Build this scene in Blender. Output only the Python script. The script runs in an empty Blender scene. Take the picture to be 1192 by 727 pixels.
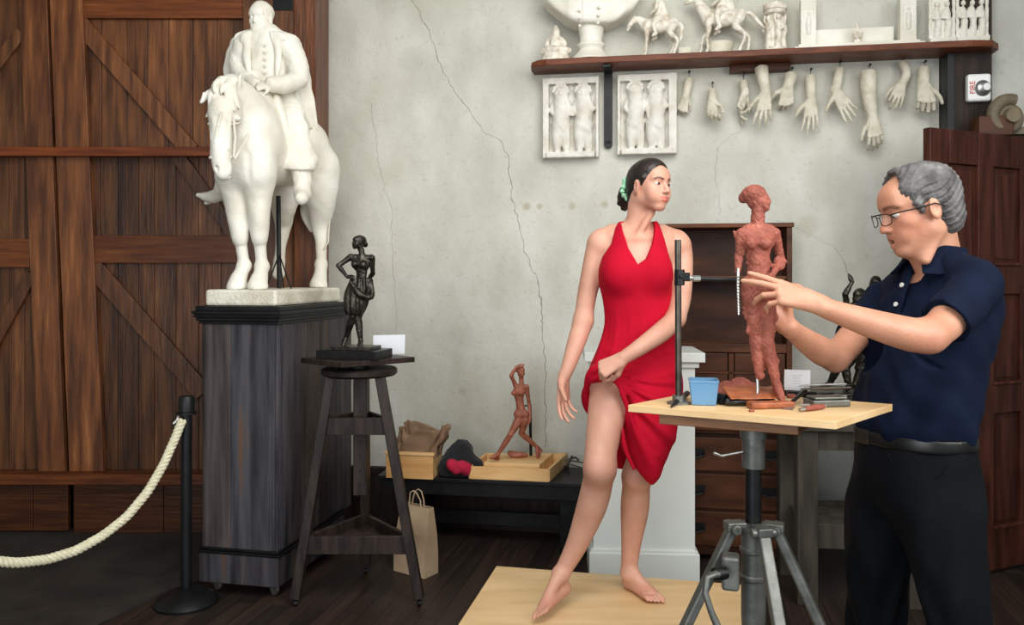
import bpy, math, random
import numpy as np
from mathutils import Vector, Matrix
random.seed(7)
SC = bpy.context.scene
COL = SC.collection
PI = math.pi
# ---------------------------------------------------------------- measured layout
F, HC, HY, CX = 950.0, 1.45, 321.0, 596.0      # focal length (px), eye height (m), horizon row, centre column
WS = 0.17                                       # the back wall turns this much towards us per metre to the right
W0 = 4.68
def P(px, py, D):                               # a measured direction and a distance -> metres
    return np.array([(px - CX) / F * D, D, HC + (HY - py) / F * D])
def WD(px, off=0.0):                            # distance of the back wall (minus off) along a direction
    return (W0 - off) / (1 + WS * (px - CX) / F)
def WP(px, py, off=0.0):
    return P(px, py, WD(px, off))
def V(*a): return np.array(a, dtype=float)
def nrm(v):
    v = np.asarray(v, float); return v / max(1e-9, np.linalg.norm(v))

# ---------------------------------------------------------------- objects
def wloc(o):
    p = np.zeros(3)
    while o is not None:
        p += np.array(o.location); o = o.parent
    return p
def tag(o, label=None, cat=None, group=None, kind=None):
    if label: o['label'] = label
    if cat: o['category'] = cat
    if group: o['group'] = group
    if kind: o['kind'] = kind
    return o
def thing(name, loc, label, cat, group=None):
    o = bpy.data.objects.new(name, None); COL.objects.link(o)
    o.location = [float(c) for c in loc]; o.empty_display_size = .05
    return tag(o, label, cat, group)
def mkobj(name, verts, quads, mat, parent=None, at=None, tint=None, smooth=False, bevel=0.0, faces=None, subsurf=0):
    base = wloc(parent) if parent is not None else (np.asarray(at, float) if at is not None else np.zeros(3))
    v = np.asarray(verts, dtype=np.float64) - base
    me = bpy.data.meshes.new(name)
    if faces is not None:
        me.from_pydata([tuple(a) for a in v], [], faces)
    else:
        n, m = len(v), len(quads)
        me.vertices.add(n); me.vertices.foreach_set('co', v.astype(np.float32).ravel())
        me.loops.add(m * 4); me.loops.foreach_set('vertex_index', np.asarray(quads, dtype=np.int32).ravel())
        me.polygons.add(m)
        me.polygons.foreach_set('loop_start', np.arange(0, m * 4, 4, dtype=np.int32))
        me.polygons.foreach_set('loop_total', np.full(m, 4, dtype=np.int32))
        me.update(calc_edges=True)
    me.update()
    if faces is not None:
        att = me.color_attributes.new('tint', 'FLOAT_COLOR', 'CORNER')
        c = np.ones((len(me.loops), 4), np.float32)
        if tint is not None:
            fi = np.zeros(len(me.loops), np.int32)
            for p in me.polygons:
                fi[p.loop_start:p.loop_start + p.loop_total] = p.index
            c[:, :3] = np.asarray(tint, np.float32)[fi]
        att.data.foreach_set('color', c.ravel())
    else:
        att = me.color_attributes.new('tint', 'FLOAT_COLOR', 'POINT')
        c = np.ones((len(v), 4), np.float32)
        if tint is not None: c[:, :3] = tint
        att.data.foreach_set('color', c.ravel())
    if smooth:
        me.polygons.foreach_set('use_smooth', np.ones(len(me.polygons), dtype=bool))
    o = bpy.data.objects.new(name, me); COL.objects.link(o)
    me.materials.append(mat)
    if parent is not None: o.parent = parent
    else: o.location = [float(c) for c in base]
    if bevel:
        b = o.modifiers.new('bevel', 'BEVEL'); b.width = bevel; b.segments = 2; b.limit_method = 'ANGLE'; b.angle_limit = .6
    if subsurf:
        b = o.modifiers.new('sub', 'SUBSURF'); b.levels = subsurf; b.render_levels = subsurf
    return o

# ---------------------------------------------------------------- hard-surface mesh builder
class MB:
    def __init__(s): s.v = []; s.f = []; s.t = []
    def _add(s, vs, fs, tint):
        b = len(s.v); s.v += [tuple(float(c) for c in p) for p in vs]
        s.f += [tuple(b + i for i in f) for f in fs]
        if not hasattr(tint, '__len__'): tint = (tint,) * 3
        s.t += [tint] * len(fs)
        return s
    def box(s, c, size, rz=0.0, R=None, tint=1.0):
        c = np.asarray(c, float); h = np.asarray(size, float) / 2
        if R is None:
            R = np.array([[math.cos(rz), -math.sin(rz), 0], [math.sin(rz), math.cos(rz), 0], [0, 0, 1]])
        vs = [c + R @ (h * np.array(q)) for q in
              [(-1,-1,-1),(1,-1,-1),(1,1,-1),(-1,1,-1),(-1,-1,1),(1,-1,1),(1,1,1),(-1,1,1)]]
        return s._add(vs, [(0,3,2,1),(4,5,6,7),(0,1,5,4),(1,2,6,5),(2,3,7,6),(3,0,4,7)], tint)
    def bar(s, a, b, w, t, side=None, tint=1.0):
        a = np.asarray(a, float); b = np.asarray(b, float); d = nrm(b - a)
        sd = np.asarray(side if side is not None else (1, 0, 0), float)
        x = nrm(sd - d * np.dot(sd, d)); y = np.cross(d, x)
        return s.box((a + b) / 2, (w, t, np.linalg.norm(b - a)), R=np.column_stack([x, y, d]), tint=tint)
    def hexa(s, bot, top, tint=1.0):
        n = len(bot); vs = list(bot) + list(top)
        fs = [tuple(range(n - 1, -1, -1)), tuple(range(n, 2 * n))] + [(i, (i + 1) % n, n + (i + 1) % n, n + i) for i in range(n)]
        return s._add(vs, fs, tint)
    def slab(s, poly, z0, z1, tint=1.0):        # plan polygon (ccw)
        return s.hexa([(x, y, z0) for x, y in poly], [(x, y, z1) for x, y in poly], tint)
    def tube(s, pts, r, n=10, tint=1.0, cap=True, flat=None):
        pts = [np.asarray(p, float) for p in pts]
        rs = list(r) if hasattr(r, '__len__') else [r] * len(pts)
        vs = []; up = None
        for i, p in enumerate(pts):
            d = nrm(pts[min(i + 1, len(pts) - 1)] - pts[max(i - 1, 0)])
            if up is None:
                up = np.array([0, 0, 1.0]) if abs(d[2]) < .9 else np.array([0, 1.0, 0])
            x = nrm(np.cross(up, d)); y = np.cross(d, x); up = y
            for k in range(n):
                a = 2 * PI * k / n
                vs.append(p + rs[i] * (math.cos(a) * x + math.sin(a) * y))
        fs = []
        for i in range(len(pts) - 1):
            for k in range(n):
                fs.append((i * n + k, i * n + (k + 1) % n, (i + 1) * n + (k + 1) % n, (i + 1) * n + k))
        if cap:
            fs.append(tuple(range(n - 1, -1, -1))); m = (len(pts) - 1) * n
            fs.append(tuple(range(m, m + n)))
        return s._add(vs, fs, tint)
    def lathe(s, prof, c, n=32, tint=1.0, sx=1.0, sy=1.0, axis=None):
        c = np.asarray(c, float)
        if axis is None: X, Y, Z = np.eye(3)
        else:
            Z = nrm(axis); X = nrm(np.cross((0, 1, 0) if abs(Z[1]) < .9 else (1, 0, 0), Z)); Y = np.cross(Z, X)
        vs = []
        for r, z in prof:
            for k in range(n):
                a = 2 * PI * k / n
                vs.append(c + X * (r * sx * math.cos(a)) + Y * (r * sy * math.sin(a)) + Z * z)
        fs = []
        for i in range(len(prof) - 1):
            for k in range(n):
                fs.append((i * n + k, i * n + (k + 1) % n, (i + 1) * n + (k + 1) % n, (i + 1) * n + k))
        fs.append(tuple(range(n - 1, -1, -1))); m = (len(prof) - 1) * n; fs.append(tuple(range(m, m + n)))
        return s._add(vs, fs, tint)
    def sheet(s, grid, tint=1.0):               # rows of points
        R = len(grid); C = len(grid[0]); vs = [p for r in grid for p in r]
        fs = [(i*C+j, i*C+j+1, (i+1)*C+j+1, (i+1)*C+j) for i in range(R-1) for j in range(C-1)]
        return s._add(vs, fs, tint)
    def build(s, name, mat, parent=None, at=None, bevel=0.0, smooth=False, solid=0.0):
        o = mkobj(name, s.v, None, mat, parent, at, tint=s.t, smooth=smooth, bevel=0, faces=s.f)
        if smooth and not solid:
            try: o.data.set_sharp_from_angle(angle=.7)
            except Exception: pass
        if solid:
            m = o.modifiers.new('solid', 'SOLIDIFY'); m.thickness = solid; m.offset = 0
        if bevel:
            b = o.modifiers.new('bevel', 'BEVEL'); b.width = bevel; b.segments = 2; b.limit_method = 'ANGLE'; b.angle_limit = .6
        return o

# ---------------------------------------------------------------- implicit-surface modeller
def cheap_noise(p, s, seed=0):                  # smooth pseudo-noise in about -1..1
    x, y, z = p[0] * s + seed * 1.7, p[1] * s + seed * 3.1, p[2] * s + seed * 5.3
    return (np.sin(x + 1.3 * np.sin(y * .9 + z * .4)) * np.cos(y * 1.1 + 1.7 * np.sin(z * .8)) + np.sin(z * 1.2 + 1.5 * np.cos(x * .7 - y * .5)) * np.cos(x * 1.3 + z * .3)) * .6
def smin(a, b, k):
    if k <= 0: return np.minimum(a, b)
    h = np.maximum(k - np.abs(a - b), 0) / k
    return np.minimum(a, b) - h * h * k * .25
class SDF:
    def __init__(s, k=.01): s.ops = []; s.k = k; s.fr = (V(0,0,0), np.eye(3), 1.0)
    def frame(s, o=(0,0,0), fwd=None, up=(0,0,1), sc=1.0):   # local x = right-hand side, y = forward, z = up
        if fwd is None: R = np.eye(3)
        else:
            y = nrm(fwd); z = nrm(np.asarray(up, float) - y * np.dot(up, y)); x = np.cross(y, z)
            R = np.column_stack([x, y, z])
        s.fr = (np.asarray(o, float), R, sc); return s
    def g(s, p):
        o, R, sc = s.fr; return o + R @ (np.asarray(p, float) * sc)
    def _put(s, fn, lo, hi, mode, k):
        s.ops.append((np.asarray(lo) - 1.7 * k - .004, np.asarray(hi) + 1.7 * k + .004, fn, mode, k)); return s
    def rc(s, a, b, ra, rb=None, k=None, mode='u', flat=None):
        o, R, sc = s.fr
        if rb is None: rb = ra
        k = (s.k if k is None else k) * (sc if sc < 1 else 1)
        A = s.g(a); B = s.g(b); ra *= sc; rb *= sc; m = max(ra, rb)
        if flat is not None: fd = nrm(R @ np.asarray(flat[0], float)); fs = 1.0 / flat[1]
        ba = B - A; bb = max(1e-12, float(ba @ ba))
        Ln = math.sqrt(bb); bq = (ra - rb) / Ln
        if flat is None and abs(bq) < .98:                       # exact round cone
            uu = ba / Ln; aq = math.sqrt(1 - bq * bq)
            def fn(p):
                q = [p[i] - np.float32(A[i]) for i in range(3)]
                y = q[0] * np.float32(uu[0]) + q[1] * np.float32(uu[1]) + q[2] * np.float32(uu[2])
                x = np.sqrt(np.maximum(q[0]**2 + q[1]**2 + q[2]**2 - y * y, 0)); kq = aq * y - bq * x
                return np.where(kq < 0, np.sqrt(x * x + y * y) - ra, np.where(kq > aq * Ln, np.sqrt(x * x + (y - Ln)**2) - rb, aq * x + bq * y - ra))
            return s._put(fn, np.minimum(A, B) - m, np.maximum(A, B) + m, mode, k)
        def fn(p):
            q = [p[i] - A[i] for i in range(3)]
            t = np.clip((q[0] * ba[0] + q[1] * ba[1] + q[2] * ba[2]) / bb, 0, 1)
            q = [q[i] - t * ba[i] for i in range(3)]
            r = ra + (rb - ra) * t
            if flat is not None:
                dd = (q[0] * fd[0] + q[1] * fd[1] + q[2] * fd[2])
                e = dd * (fs - 1)
                q = [q[i] + e * fd[i] for i in range(3)]
                L = np.sqrt(q[0]**2 + q[1]**2 + q[2]**2)
                return (L - r) * (1 / fs if fs > 1 else 1)
            return np.sqrt(q[0]**2 + q[1]**2 + q[2]**2) - r
        return s._put(fn, np.minimum(A, B) - m * (max(1, flat[1]) if flat is not None else 1), np.maximum(A, B) + m * (max(1, flat[1]) if flat is not None else 1), mode, k)
    def chain(s, pts, rs, k=None, mode='u', flat=None, sub=True):   # one smooth limb through several joints
        pts = [np.asarray(p, float) for p in pts]; rs = list(rs)
        if sub and len(pts) > 2:
            n = len(pts); Q = []; RR = []
            for i in range(n - 1):
                p0 = pts[max(i-1, 0)]; p1 = pts[i]; p2 = pts[i+1]; p3 = pts[min(i+2, n-1)]
                r0 = rs[max(i-1, 0)]; r1 = rs[i]; r2 = rs[i+1]; r3 = rs[min(i+2, n-1)]
                for t in (0, .167, .333, .5, .667, .833):
                    h = lambda a, b, c, d: .5 * (2*b + (c-a)*t + (2*a-5*b+4*c-d)*t*t + (3*b-a-3*c+d)*t**3)
                    Q.append(h(p0, p1, p2, p3)); RR.append(max(.3 * min(r1, r2), h(r0, r1, r2, r3)))
            Q.append(pts[-1]); RR.append(rs[-1]); pts, rs = Q, RR
        t_ = SDF(0); t_.fr = s.fr
        for i in range(len(pts) - 1): t_.rc(pts[i], pts[i+1], rs[i], rs[i+1], 0, 'u', flat)
        o, R, sc = s.fr; k = (s.k if k is None else k) * (sc if sc < 1 else 1)
        sg = [(q[0] - 1.7 * k - .01, q[1] + 1.7 * k + .01, q[2]) for q in t_.ops]
        def fn(p):
            l = [p[i].flat[0] for i in range(3)]; h = [p[i].flat[-1] for i in range(3)]; d = None
            for lo_, hi_, g in sg:
                if all(lo_[i] <= h[i] and hi_[i] >= l[i] for i in range(3)):
                    e = g(p); d = e if d is None else np.minimum(d, e)
            return d if d is not None else np.full(p[0].shape, 1.0, np.float32)
        return s._put(fn, np.min([q[0] for q in t_.ops], 0), np.max([q[1] for q in t_.ops], 0), mode, k)
    def ell(s, c, r, rot=None, k=None, mode='u'):   # rot: 3x3 in local frame or (axis, angle)
        o, R, sc = s.fr; k = (s.k if k is None else k) * (sc if sc < 1 else 1)
        C = s.g(c); r = np.asarray(r, float) * sc
        M = R
        if rot is not None:
            if len(rot) == 2: rot = np.array(Matrix.Rotation(rot[1], 3, Vector(rot[0])))
            M = R @ rot
        m = float(max(r))
        def fn(p):
            q = [p[i] - C[i] for i in range(3)]
            l = [sum(M[i, j] * q[i] for i in range(3)) for j in range(3)]
            k0 = np.sqrt(sum((l[j] / r[j])**2 for j in range(3)))
            k1 = np.sqrt(sum((l[j] / r[j]**2)**2 for j in range(3))) + 1e-9
            return k0 * (k0 - 1) / k1
        return s._put(fn, C - m, C + m, mode, k)
    def box(s, c, size, rot=None, r=.002, k=0.0, mode='u'):
        o, R, sc = s.fr; C = s.g(c); h = np.asarray(size, float) * sc / 2 - r
        M = R if rot is None else R @ (np.array(Matrix.Rotation(rot[1], 3, Vector(rot[0]))) if len(rot) == 2 else rot)
        m = float(np.linalg.norm(h)) + r
        def fn(p):
            q = [p[i] - C[i] for i in range(3)]
            l = [np.abs(sum(M[i, j] * q[i] for i in range(3))) - h[j] for j in range(3)]
            return np.sqrt(sum(np.maximum(a, 0)**2 for a in l)) + np.minimum(np.maximum(l[0], np.maximum(l[1], l[2])), 0) - r
        return s._put(fn, C - m, C + m, mode, k)
    def loft(s, rows, k=None, mode='u', ex=2.0, fold=None):   # rows (z, cx, cy, rx, ry) in the local frame, ascending z
        o, R, sc = s.fr; k = (s.k if k is None else k) * (sc if sc < 1 else 1)
        A = np.array(sorted([tuple(r) for r in rows])) * sc
        zz = np.linspace(A[0, 0], A[-1, 0], 160); T = [zz]
        for c in range(1, 5):
            d = np.gradient(A[:, c], A[:, 0]) if len(A) > 2 else np.full(len(A), (A[-1, c]-A[0, c])/(A[-1, 0]-A[0, 0]))
            i = np.clip(np.searchsorted(A[:, 0], zz) - 1, 0, len(A) - 2); h = A[i+1, 0] - A[i, 0]; t = (zz - A[i, 0]) / h
            T.append((2*t**3-3*t**2+1)*A[i, c] + (t**3-2*t**2+t)*h*d[i] + (-2*t**3+3*t**2)*A[i+1, c] + (t**3-t**2)*h*d[i+1])
        mn = V(min(T[1]-T[3]), min(T[2]-T[4]), zz[0]); mx = V(max(T[1]+T[3]), max(T[2]+T[4]), zz[-1])
        cs = [o + R @ V(x, y, z) for x in (mn[0], mx[0]) for y in (mn[1], mx[1]) for z in (mn[2], mx[2])]
        def fn(p):
            q = [p[i] - o[i] for i in range(3)]
            x, y, z = [sum(R[i, j] * q[i] for i in range(3)) for j in range(3)]
            cx, cy, rx, ry = [np.interp(z, T[0], T[j]) for j in (1, 2, 3, 4)]
            rx = np.maximum(rx, 1e-3); ry = np.maximum(ry, 1e-3)
            u, w = np.abs(x - cx) / rx, np.abs(y - cy) / ry
            if ex == 2.0: n = np.sqrt(u * u + w * w)
            else: n = (u**ex + w**ex)**(1 / ex)
            d = (n - 1) * np.minimum(rx, ry)
            if fold is not None: d = d - fold(x, y, z, np.arctan2(y - cy, x - cx))
            e = np.maximum(zz[0] - z, z - zz[-1])
            return smax(d, e, .004 * sc)
        return s._put(fn, np.min(cs, 0) - .01, np.max(cs, 0) + .01, mode, k)
    def poly_xz(s, pts, k=0.004, mode='i'):        # keep (i) / cut (s) a prism along Y, outline in world XZ
        pts = np.array(pts, float)
        def fn(p):
            x, z = p[0], p[2]; d = np.full(x.shape, 1e9); sgn = np.ones(x.shape); n = len(pts)
            for i in range(n):
                a, b = pts[i], pts[i - 1]; e = b - a; w0 = x - a[0]; w1 = z - a[1]
                t = np.clip((w0 * e[0] + w1 * e[1]) / (e @ e), 0, 1)
                d = np.minimum(d, (w0 - e[0] * t)**2 + (w1 - e[1] * t)**2)
                c1 = z >= a[1]; c2 = z < b[1]; c3 = e[0] * w1 > e[1] * w0
                fl = (c1 & c2 & c3) | (~c1 & ~c2 & ~c3)
                sgn = np.where(fl, -sgn, sgn)
            return sgn * np.sqrt(d)
        s.ops.append((V(-99, -99, -99), V(99, 99, 99), fn, mode, k)); return s
    def fnop(s, fn, mode='i', k=0.002, lo=None, hi=None):
        s.ops.append((V(-99, -99, -99) if lo is None else np.asarray(lo), V(99, 99, 99) if hi is None else np.asarray(hi), fn, mode, k)); return s
    def disp(s, fn): return s.fnop(fn, 'd')
    def mesh(s, res):
        us = [o for o in s.ops if o[3] == 'u']
        lo = np.min([o[0] for o in us], 0) - 2 * res; hi = np.max([o[1] for o in us], 0) + 2 * res
        n = np.ceil((hi - lo) / res).astype(int) + 1; B = 28; NY, NZ = int(n[1]) + 3, int(n[2]) + 3
        VI, VP, Q = [], [], []
        gid = lambda i, j, k: ((i + 1).astype(np.int64) * NY + (j + 1)) * NZ + (k + 1)
        for bi in range(0, n[0], B):
            for bj in range(0, n[1], B):
                for bk in range(0, n[2], B):
                    b0 = lo + np.array([bi, bj, bk]) * res; b1 = b0 + (B + 1) * res
                    act = [o for o in s.ops if np.all(o[0] <= b1) and np.all(o[1] >= b0)]
                    if not any(o[3] == 'u' for o in act): continue
                    ax = [b0[c] + np.arange(B + 1) * res for c in range(3)]
                    p = [a.astype(np.float32) for a in np.meshgrid(*ax, indexing='ij')]
                    f = np.full(p[0].shape, 1.0, np.float32)
                    for (l, h, fn, mode, k) in act:
                        d = fn(p)
                        if mode == 'u': f = smin(f, d, k)
                        elif mode == 's': f = smax(f, -d, k)
                        elif mode == 'i': f = smax(f, d, k)
                        else: f = f + d
                    ins = f < 0
                    if not ins.any() or ins.all(): continue
                    c8 = [ins[a:B+a, b:B+b, c:B+c] for a in (0,1) for b in (0,1) for c in (0,1)]
                    sm = sum(c.astype(np.int8) for c in c8)
                    I = np.argwhere((sm > 0) & (sm < 8))
                    if len(I):
                        acc = np.zeros((len(I), 3)); cnt = np.zeros(len(I))
                        for ax_ in range(3):
                            for u in (0, 1):
                                for w in (0, 1):
                                    o0 = np.zeros(3, int); o0[(ax_ + 1) % 3] = u; o0[(ax_ + 2) % 3] = w
                                    o1 = o0.copy(); o1[ax_] = 1
                                    f0 = f[tuple((I + o0).T)]; f1 = f[tuple((I + o1).T)]
                                    m = (f0 < 0) != (f1 < 0)
                                    t = np.where(m, f0 / np.where(m, f0 - f1, 1), 0)
                                    pt = I + o0; pt = pt + (o1 - o0) * t[:, None]
                                    acc += np.where(m[:, None], pt, 0); cnt += m
                        VP.append(b0 + (acc / cnt[:, None]) * res)
                        VI.append(gid(I[:, 0] + bi, I[:, 1] + bj, I[:, 2] + bk))
                    for ax_ in range(3):
                        a = ins[:B, :B, :B]
                        sl = [slice(0, B)] * 3; sl[ax_] = slice(1, B + 1)
                        b = ins[tuple(sl)]
                        E = np.argwhere(a != b)
                        if not len(E): continue
                        flip = a[tuple(E.T)]
                        u, w = (ax_ + 1) % 3, (ax_ + 2) % 3
                        G = E + np.array([bi, bj, bk]); cs = []
                        for du, dw in ((-1, -1), (0, -1), (0, 0), (-1, 0)):
                            H = G.copy(); H[:, u] += du; H[:, w] += dw
                            cs.append(gid(H[:, 0], H[:, 1], H[:, 2]))
                        q = np.stack(cs, 1)
                        q = np.where(flip[:, None], q, q[:, ::-1])
                        Q.append(q)
        VI = np.concatenate(VI); VP = np.concatenate(VP); Q = np.concatenate(Q)
        od = np.argsort(VI); VI = VI[od]; VP = VP[od]
        idx = np.searchsorted(VI, Q); idx = np.clip(idx, 0, len(VI) - 1)
        ok = np.all(VI[idx] == Q, axis=1)
        return VP, idx[ok]
    def build(s, name, mat, parent=None, at=None, res=.005, tint=None, keep_main=False):
        v, q = s.mesh(res)
        t = tint(v) if tint is not None else None
        return mkobj(name, v, q, mat, parent, at, tint=t, smooth=True)
def smax(a, b, k): return -smin(-a, -b, k)

# ---------------------------------------------------------------- materials
def mat(name, c1, c2=None, rough=.6, metal=0.0, scale=6.0, stretch=(1, 1, 1), bump=0.0, bscale=40.0, detail=5.0, lo=.35, hi=.65,
        spec=.5, trans=0.0, alpha=1.0, sheen=0.0, sss=0.0, rz=0.0, coat=0.0, c3=None, bstretch=(1, 1, 1)):
    m = bpy.data.materials.new(name); m.use_nodes = True; nt = m.node_tree; N = nt.nodes; L = nt.links
    b = N['Principled BSDF']
    at = N.new('ShaderNodeAttribute'); at.attribute_name = 'tint'
    mul = N.new('ShaderNodeMix'); mul.data_type = 'RGBA'; mul.blend_type = 'MULTIPLY'; mul.inputs[0].default_value = 1.0
    L.new(at.outputs['Color'], mul.inputs['B'])
    tc = N.new('ShaderNodeTexCoord')
    def mp(sc_):
        q = N.new('ShaderNodeMapping'); q.inputs['Scale'].default_value = sc_; q.inputs['Rotation'].default_value = (0, 0, rz)
        L.new(tc.outputs['Object'], q.inputs['Vector']); return q
    if c2 is not None:
        nz = N.new('ShaderNodeTexNoise'); nz.inputs['Scale'].default_value = scale; nz.inputs['Detail'].default_value = detail
        L.new(mp(stretch).outputs['Vector'], nz.inputs['Vector'])
        cr = N.new('ShaderNodeValToRGB'); cr.color_ramp.elements[0].position = lo; cr.color_ramp.elements[1].position = hi
        cr.color_ramp.elements[0].color = (*c1, 1); cr.color_ramp.elements[1].color = (*c2, 1)
        if c3 is not None:
            e = cr.color_ramp.elements.new(min(.99, hi + .12)); e.color = (*c3, 1)
        L.new(nz.outputs['Fac'], cr.inputs['Fac']); L.new(cr.outputs['Color'], mul.inputs['A'])
    else:
        mul.inputs['A'].default_value = (*c1, 1)
    L.new(mul.outputs['Result'], b.inputs['Base Color'])
    b.inputs['Roughness'].default_value = rough; b.inputs['Metallic'].default_value = metal
    b.inputs['Specular IOR Level'].default_value = spec
    b.inputs['Transmission Weight'].default_value = trans; b.inputs['Alpha'].default_value = alpha
    if sheen: b.inputs['Sheen Weight'].default_value = sheen
    if coat: b.inputs['Coat Weight'].default_value = coat; b.inputs['Coat Roughness'].default_value = .25
    if sss:
        b.inputs['Subsurface Weight'].default_value = sss; b.inputs['Subsurface Radius'].default_value = (.012, .004, .002); b.inputs['Subsurface Scale'].default_value = 1.0
    if bump:
        n2 = N.new('ShaderNodeTexNoise'); n2.inputs['Scale'].default_value = bscale; n2.inputs['Detail'].default_value = 6
        L.new(mp(bstretch if bstretch != (1,1,1) else stretch).outputs['Vector'], n2.inputs['Vector'])
        bp = N.new('ShaderNodeBump'); bp.inputs['Strength'].default_value = bump; bp.inputs['Distance'].default_value = .01
        L.new(n2.outputs['Fac'], bp.inputs['Height']); L.new(bp.outputs['Normal'], b.inputs['Normal'])
    return m
def S(r, g, b):                                  # sRGB 0-255 -> linear
    f = lambda c: (c / 255 / 12.92) if c / 255 <= .04045 else ((c / 255 + .055) / 1.055)**2.4
    return (f(r), f(g), f(b))
# ================================================================ materials
M = {}
M['plaster_relief'] = mat('relief_plaster', S(226,223,214), S(206,200,186), rough=.68, scale=12, bump=.2, bscale=60)
M['plaster'] = mat('white_plaster', S(232,229,218), S(214,208,192), rough=.62, scale=5, bump=.25, bscale=60)
M['plaster_old'] = mat('aged_plaster', S(214,208,190), S(188,180,158), rough=.7, scale=14, bump=.4, bscale=90)
M['plaster_dirty'] = mat('dusty_plaster', S(228,222,208), S(182,166,142), rough=.68, scale=26, bump=.4, bscale=90, lo=.45, hi=.72)
M['marble'] = mat('marble_slab', S(226,221,205), S(190,182,160), rough=.55, scale=9, bump=.5, bscale=70, lo=.4, hi=.75)
M['doorwood'] = mat('varnished_barn_boards', S(74,42,24), S(124,77,44), rough=.42, scale=5, stretch=(5, 5, .5), bump=.35, bscale=14, c3=S(160,110,66), spec=.4)
M['doorwood_h'] = mat('varnished_rail_wood', S(96,46,16), S(132,72,32), rough=.42, scale=7, stretch=(.5, 5, 6), bump=.3, bscale=14, c3=S(150,92,50), spec=.4)
M['greywood'] = mat('weathered_black_boards', S(42,39,41), S(76,74,77), rough=.5, scale=6, stretch=(4, 4, .35), bump=.3, bscale=14, c3=S(96,72,58), lo=.3, hi=.62, spec=.22)
M['blackwood'] = mat('black_painted_wood', S(14,14,15), S(26,26,27), rough=.38, scale=9, bump=.15, bscale=30, spec=.22)
M['stoolwood'] = mat('dark_stained_wood', S(30,23,20), S(52,41,36), rough=.45, scale=10, stretch=(3, 3, .5), bump=.2, spec=.22)
M['shelfwood'] = mat('reddish_shelf_wood', S(86,44,27), S(118,66,42), rough=.4, scale=8, stretch=(.5, 4, 4), bump=.2, spec=.22)
M['deskwood'] = mat('old_walnut', S(58,32,19), S(92,54,33), rough=.42, scale=4, stretch=(.6, 3, 3), bump=.06, c3=S(118,76,48), spec=.22)
M['doorpanel'] = mat('mahogany_door', S(54,26,20), S(84,46,35), rough=.33, scale=6, stretch=(4, 4, .5), bump=.15, spec=.22)
M['post'] = mat('dark_post_wood', S(34,24,19), S(54,40,32), rough=.5, scale=8, stretch=(4, 4, .5), bump=.25, spec=.22)
M['ply'] = mat('birch_plywood', S(214,176,122), S(232,198,148), rough=.5, scale=3.5, stretch=(.6, 3, 3), bump=.08, c3=S(238,210,166), rz=.2)
M['plyedge'] = mat('plywood_edge', S(188,148,98), S(222,186,134), rough=.6, scale=60, stretch=(.3, .3, 8))
M['pine'] = mat('pine_box', S(214,166,104), S(236,196,140), rough=.5, scale=5, stretch=(.5, 4, 4), bump=.1)
M['bronze'] = mat('dark_bronze', S(42,38,34), S(70,66,58), rough=.34, metal=.75, scale=30, bump=.3, bscale=70)
M['clay'] = mat('red_modelling_clay', S(138,74,60), S(160,90,74), rough=.6, scale=26, bump=.5, bscale=120, c3=S(178,112,94), spec=.3)
M['terracotta'] = mat('red_wax_figure', S(140,76,56), S(168,98,74), rough=.5, scale=30, bump=.3, bscale=120)
M['iron'] = mat('black_iron', S(13,13,14), S(24,24,25), rough=.45, metal=.4, scale=20)
M['steel'] = mat('brushed_steel', S(150,150,146), S(186,186,182), rough=.34, metal=.9, scale=30)
M['dullsteel'] = mat('grey_cast_metal', S(92,93,88), S(122,123,117), rough=.45, metal=.6, scale=14, bump=.15)
M['darksteel'] = mat('oiled_pipe', S(64,60,55), S(92,86,78), rough=.35, metal=.8, scale=20)
M['rope'] = mat('cream_rope', S(206,199,166), S(224,218,190), rough=.85, scale=60)
M['paint'] = mat('white_painted_plinth', S(214,218,212), S(224,227,221), rough=.45, scale=2)
M['skin'] = mat('skin', S(200,144,120), S(212,160,136), rough=.5, scale=9, sss=.12, bump=.05, bscale=200)
M['skin_m'] = mat('skin_man', S(190,132,104), S(206,150,122), rough=.46, scale=10, sss=.1, bump=.12, bscale=140)
M['dress'] = mat('red_jersey', S(178,2,34), S(188,4,40), rough=.85, scale=8, spec=.2)
M['hair_dark'] = mat('dark_brown_hair', S(24,17,15), S(44,32,27), rough=.38, scale=30, stretch=(1, 1, 1), bump=.4, bscale=50)
M['hair_grey'] = mat('grey_hair', S(56,54,54), S(112,110,108), rough=.6, scale=22, bump=.5, bscale=90, c3=S(150,148,146))
M['navy'] = mat('navy_pique', S(9,18,38), S(12,23,45), rough=.85, scale=14, spec=.15, bump=.15, bscale=300)
M['jeans'] = mat('black_denim', S(9,11,14), S(15,17,21), rough=.9, spec=.15, scale=9, bump=.2, bscale=200)
M['leather_b'] = mat('black_leather', S(10,10,10), S(20,19,18), rough=.35, scale=20)
M['leather'] = mat('brown_leather', S(134,70,38), S(168,92,52), rough=.42, scale=22, bump=.2)
M['white'] = mat('white_card', S(236,238,242), rough=.5)
M['ink'] = mat('grey_ink', S(196,198,206), rough=.6)
M['paperbag'] = mat('kraft_paper', S(172,146,116), S(188,162,130), rough=.75, scale=8, bump=.3, bscale=14)
M['kraft_dark'] = mat('brown_crumpled_paper', S(120,92,68), S(148,118,90), rough=.7, scale=9, bump=.5, bscale=16)
M['blackcloth'] = mat('black_cloth', S(18,18,22), S(28,28,34), rough=.95, scale=12, sheen=.1)
M['crimson'] = mat('crimson_cloth', S(190,26,62), S(160,16,48), rough=.9, scale=12)
M['blueplastic'] = mat('translucent_blue_plastic', S(136,190,228), rough=.3, trans=.55, spec=.5)
M['green'] = mat('mint_green_scrunchie', S(150,212,166), S(178,228,188), rough=.8, scale=60)
M['eyewhite'] = mat('eye_white', S(205,196,190), rough=.2)
M['brow'] = mat('brow_hair', S(42,30,25), rough=.8)
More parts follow.
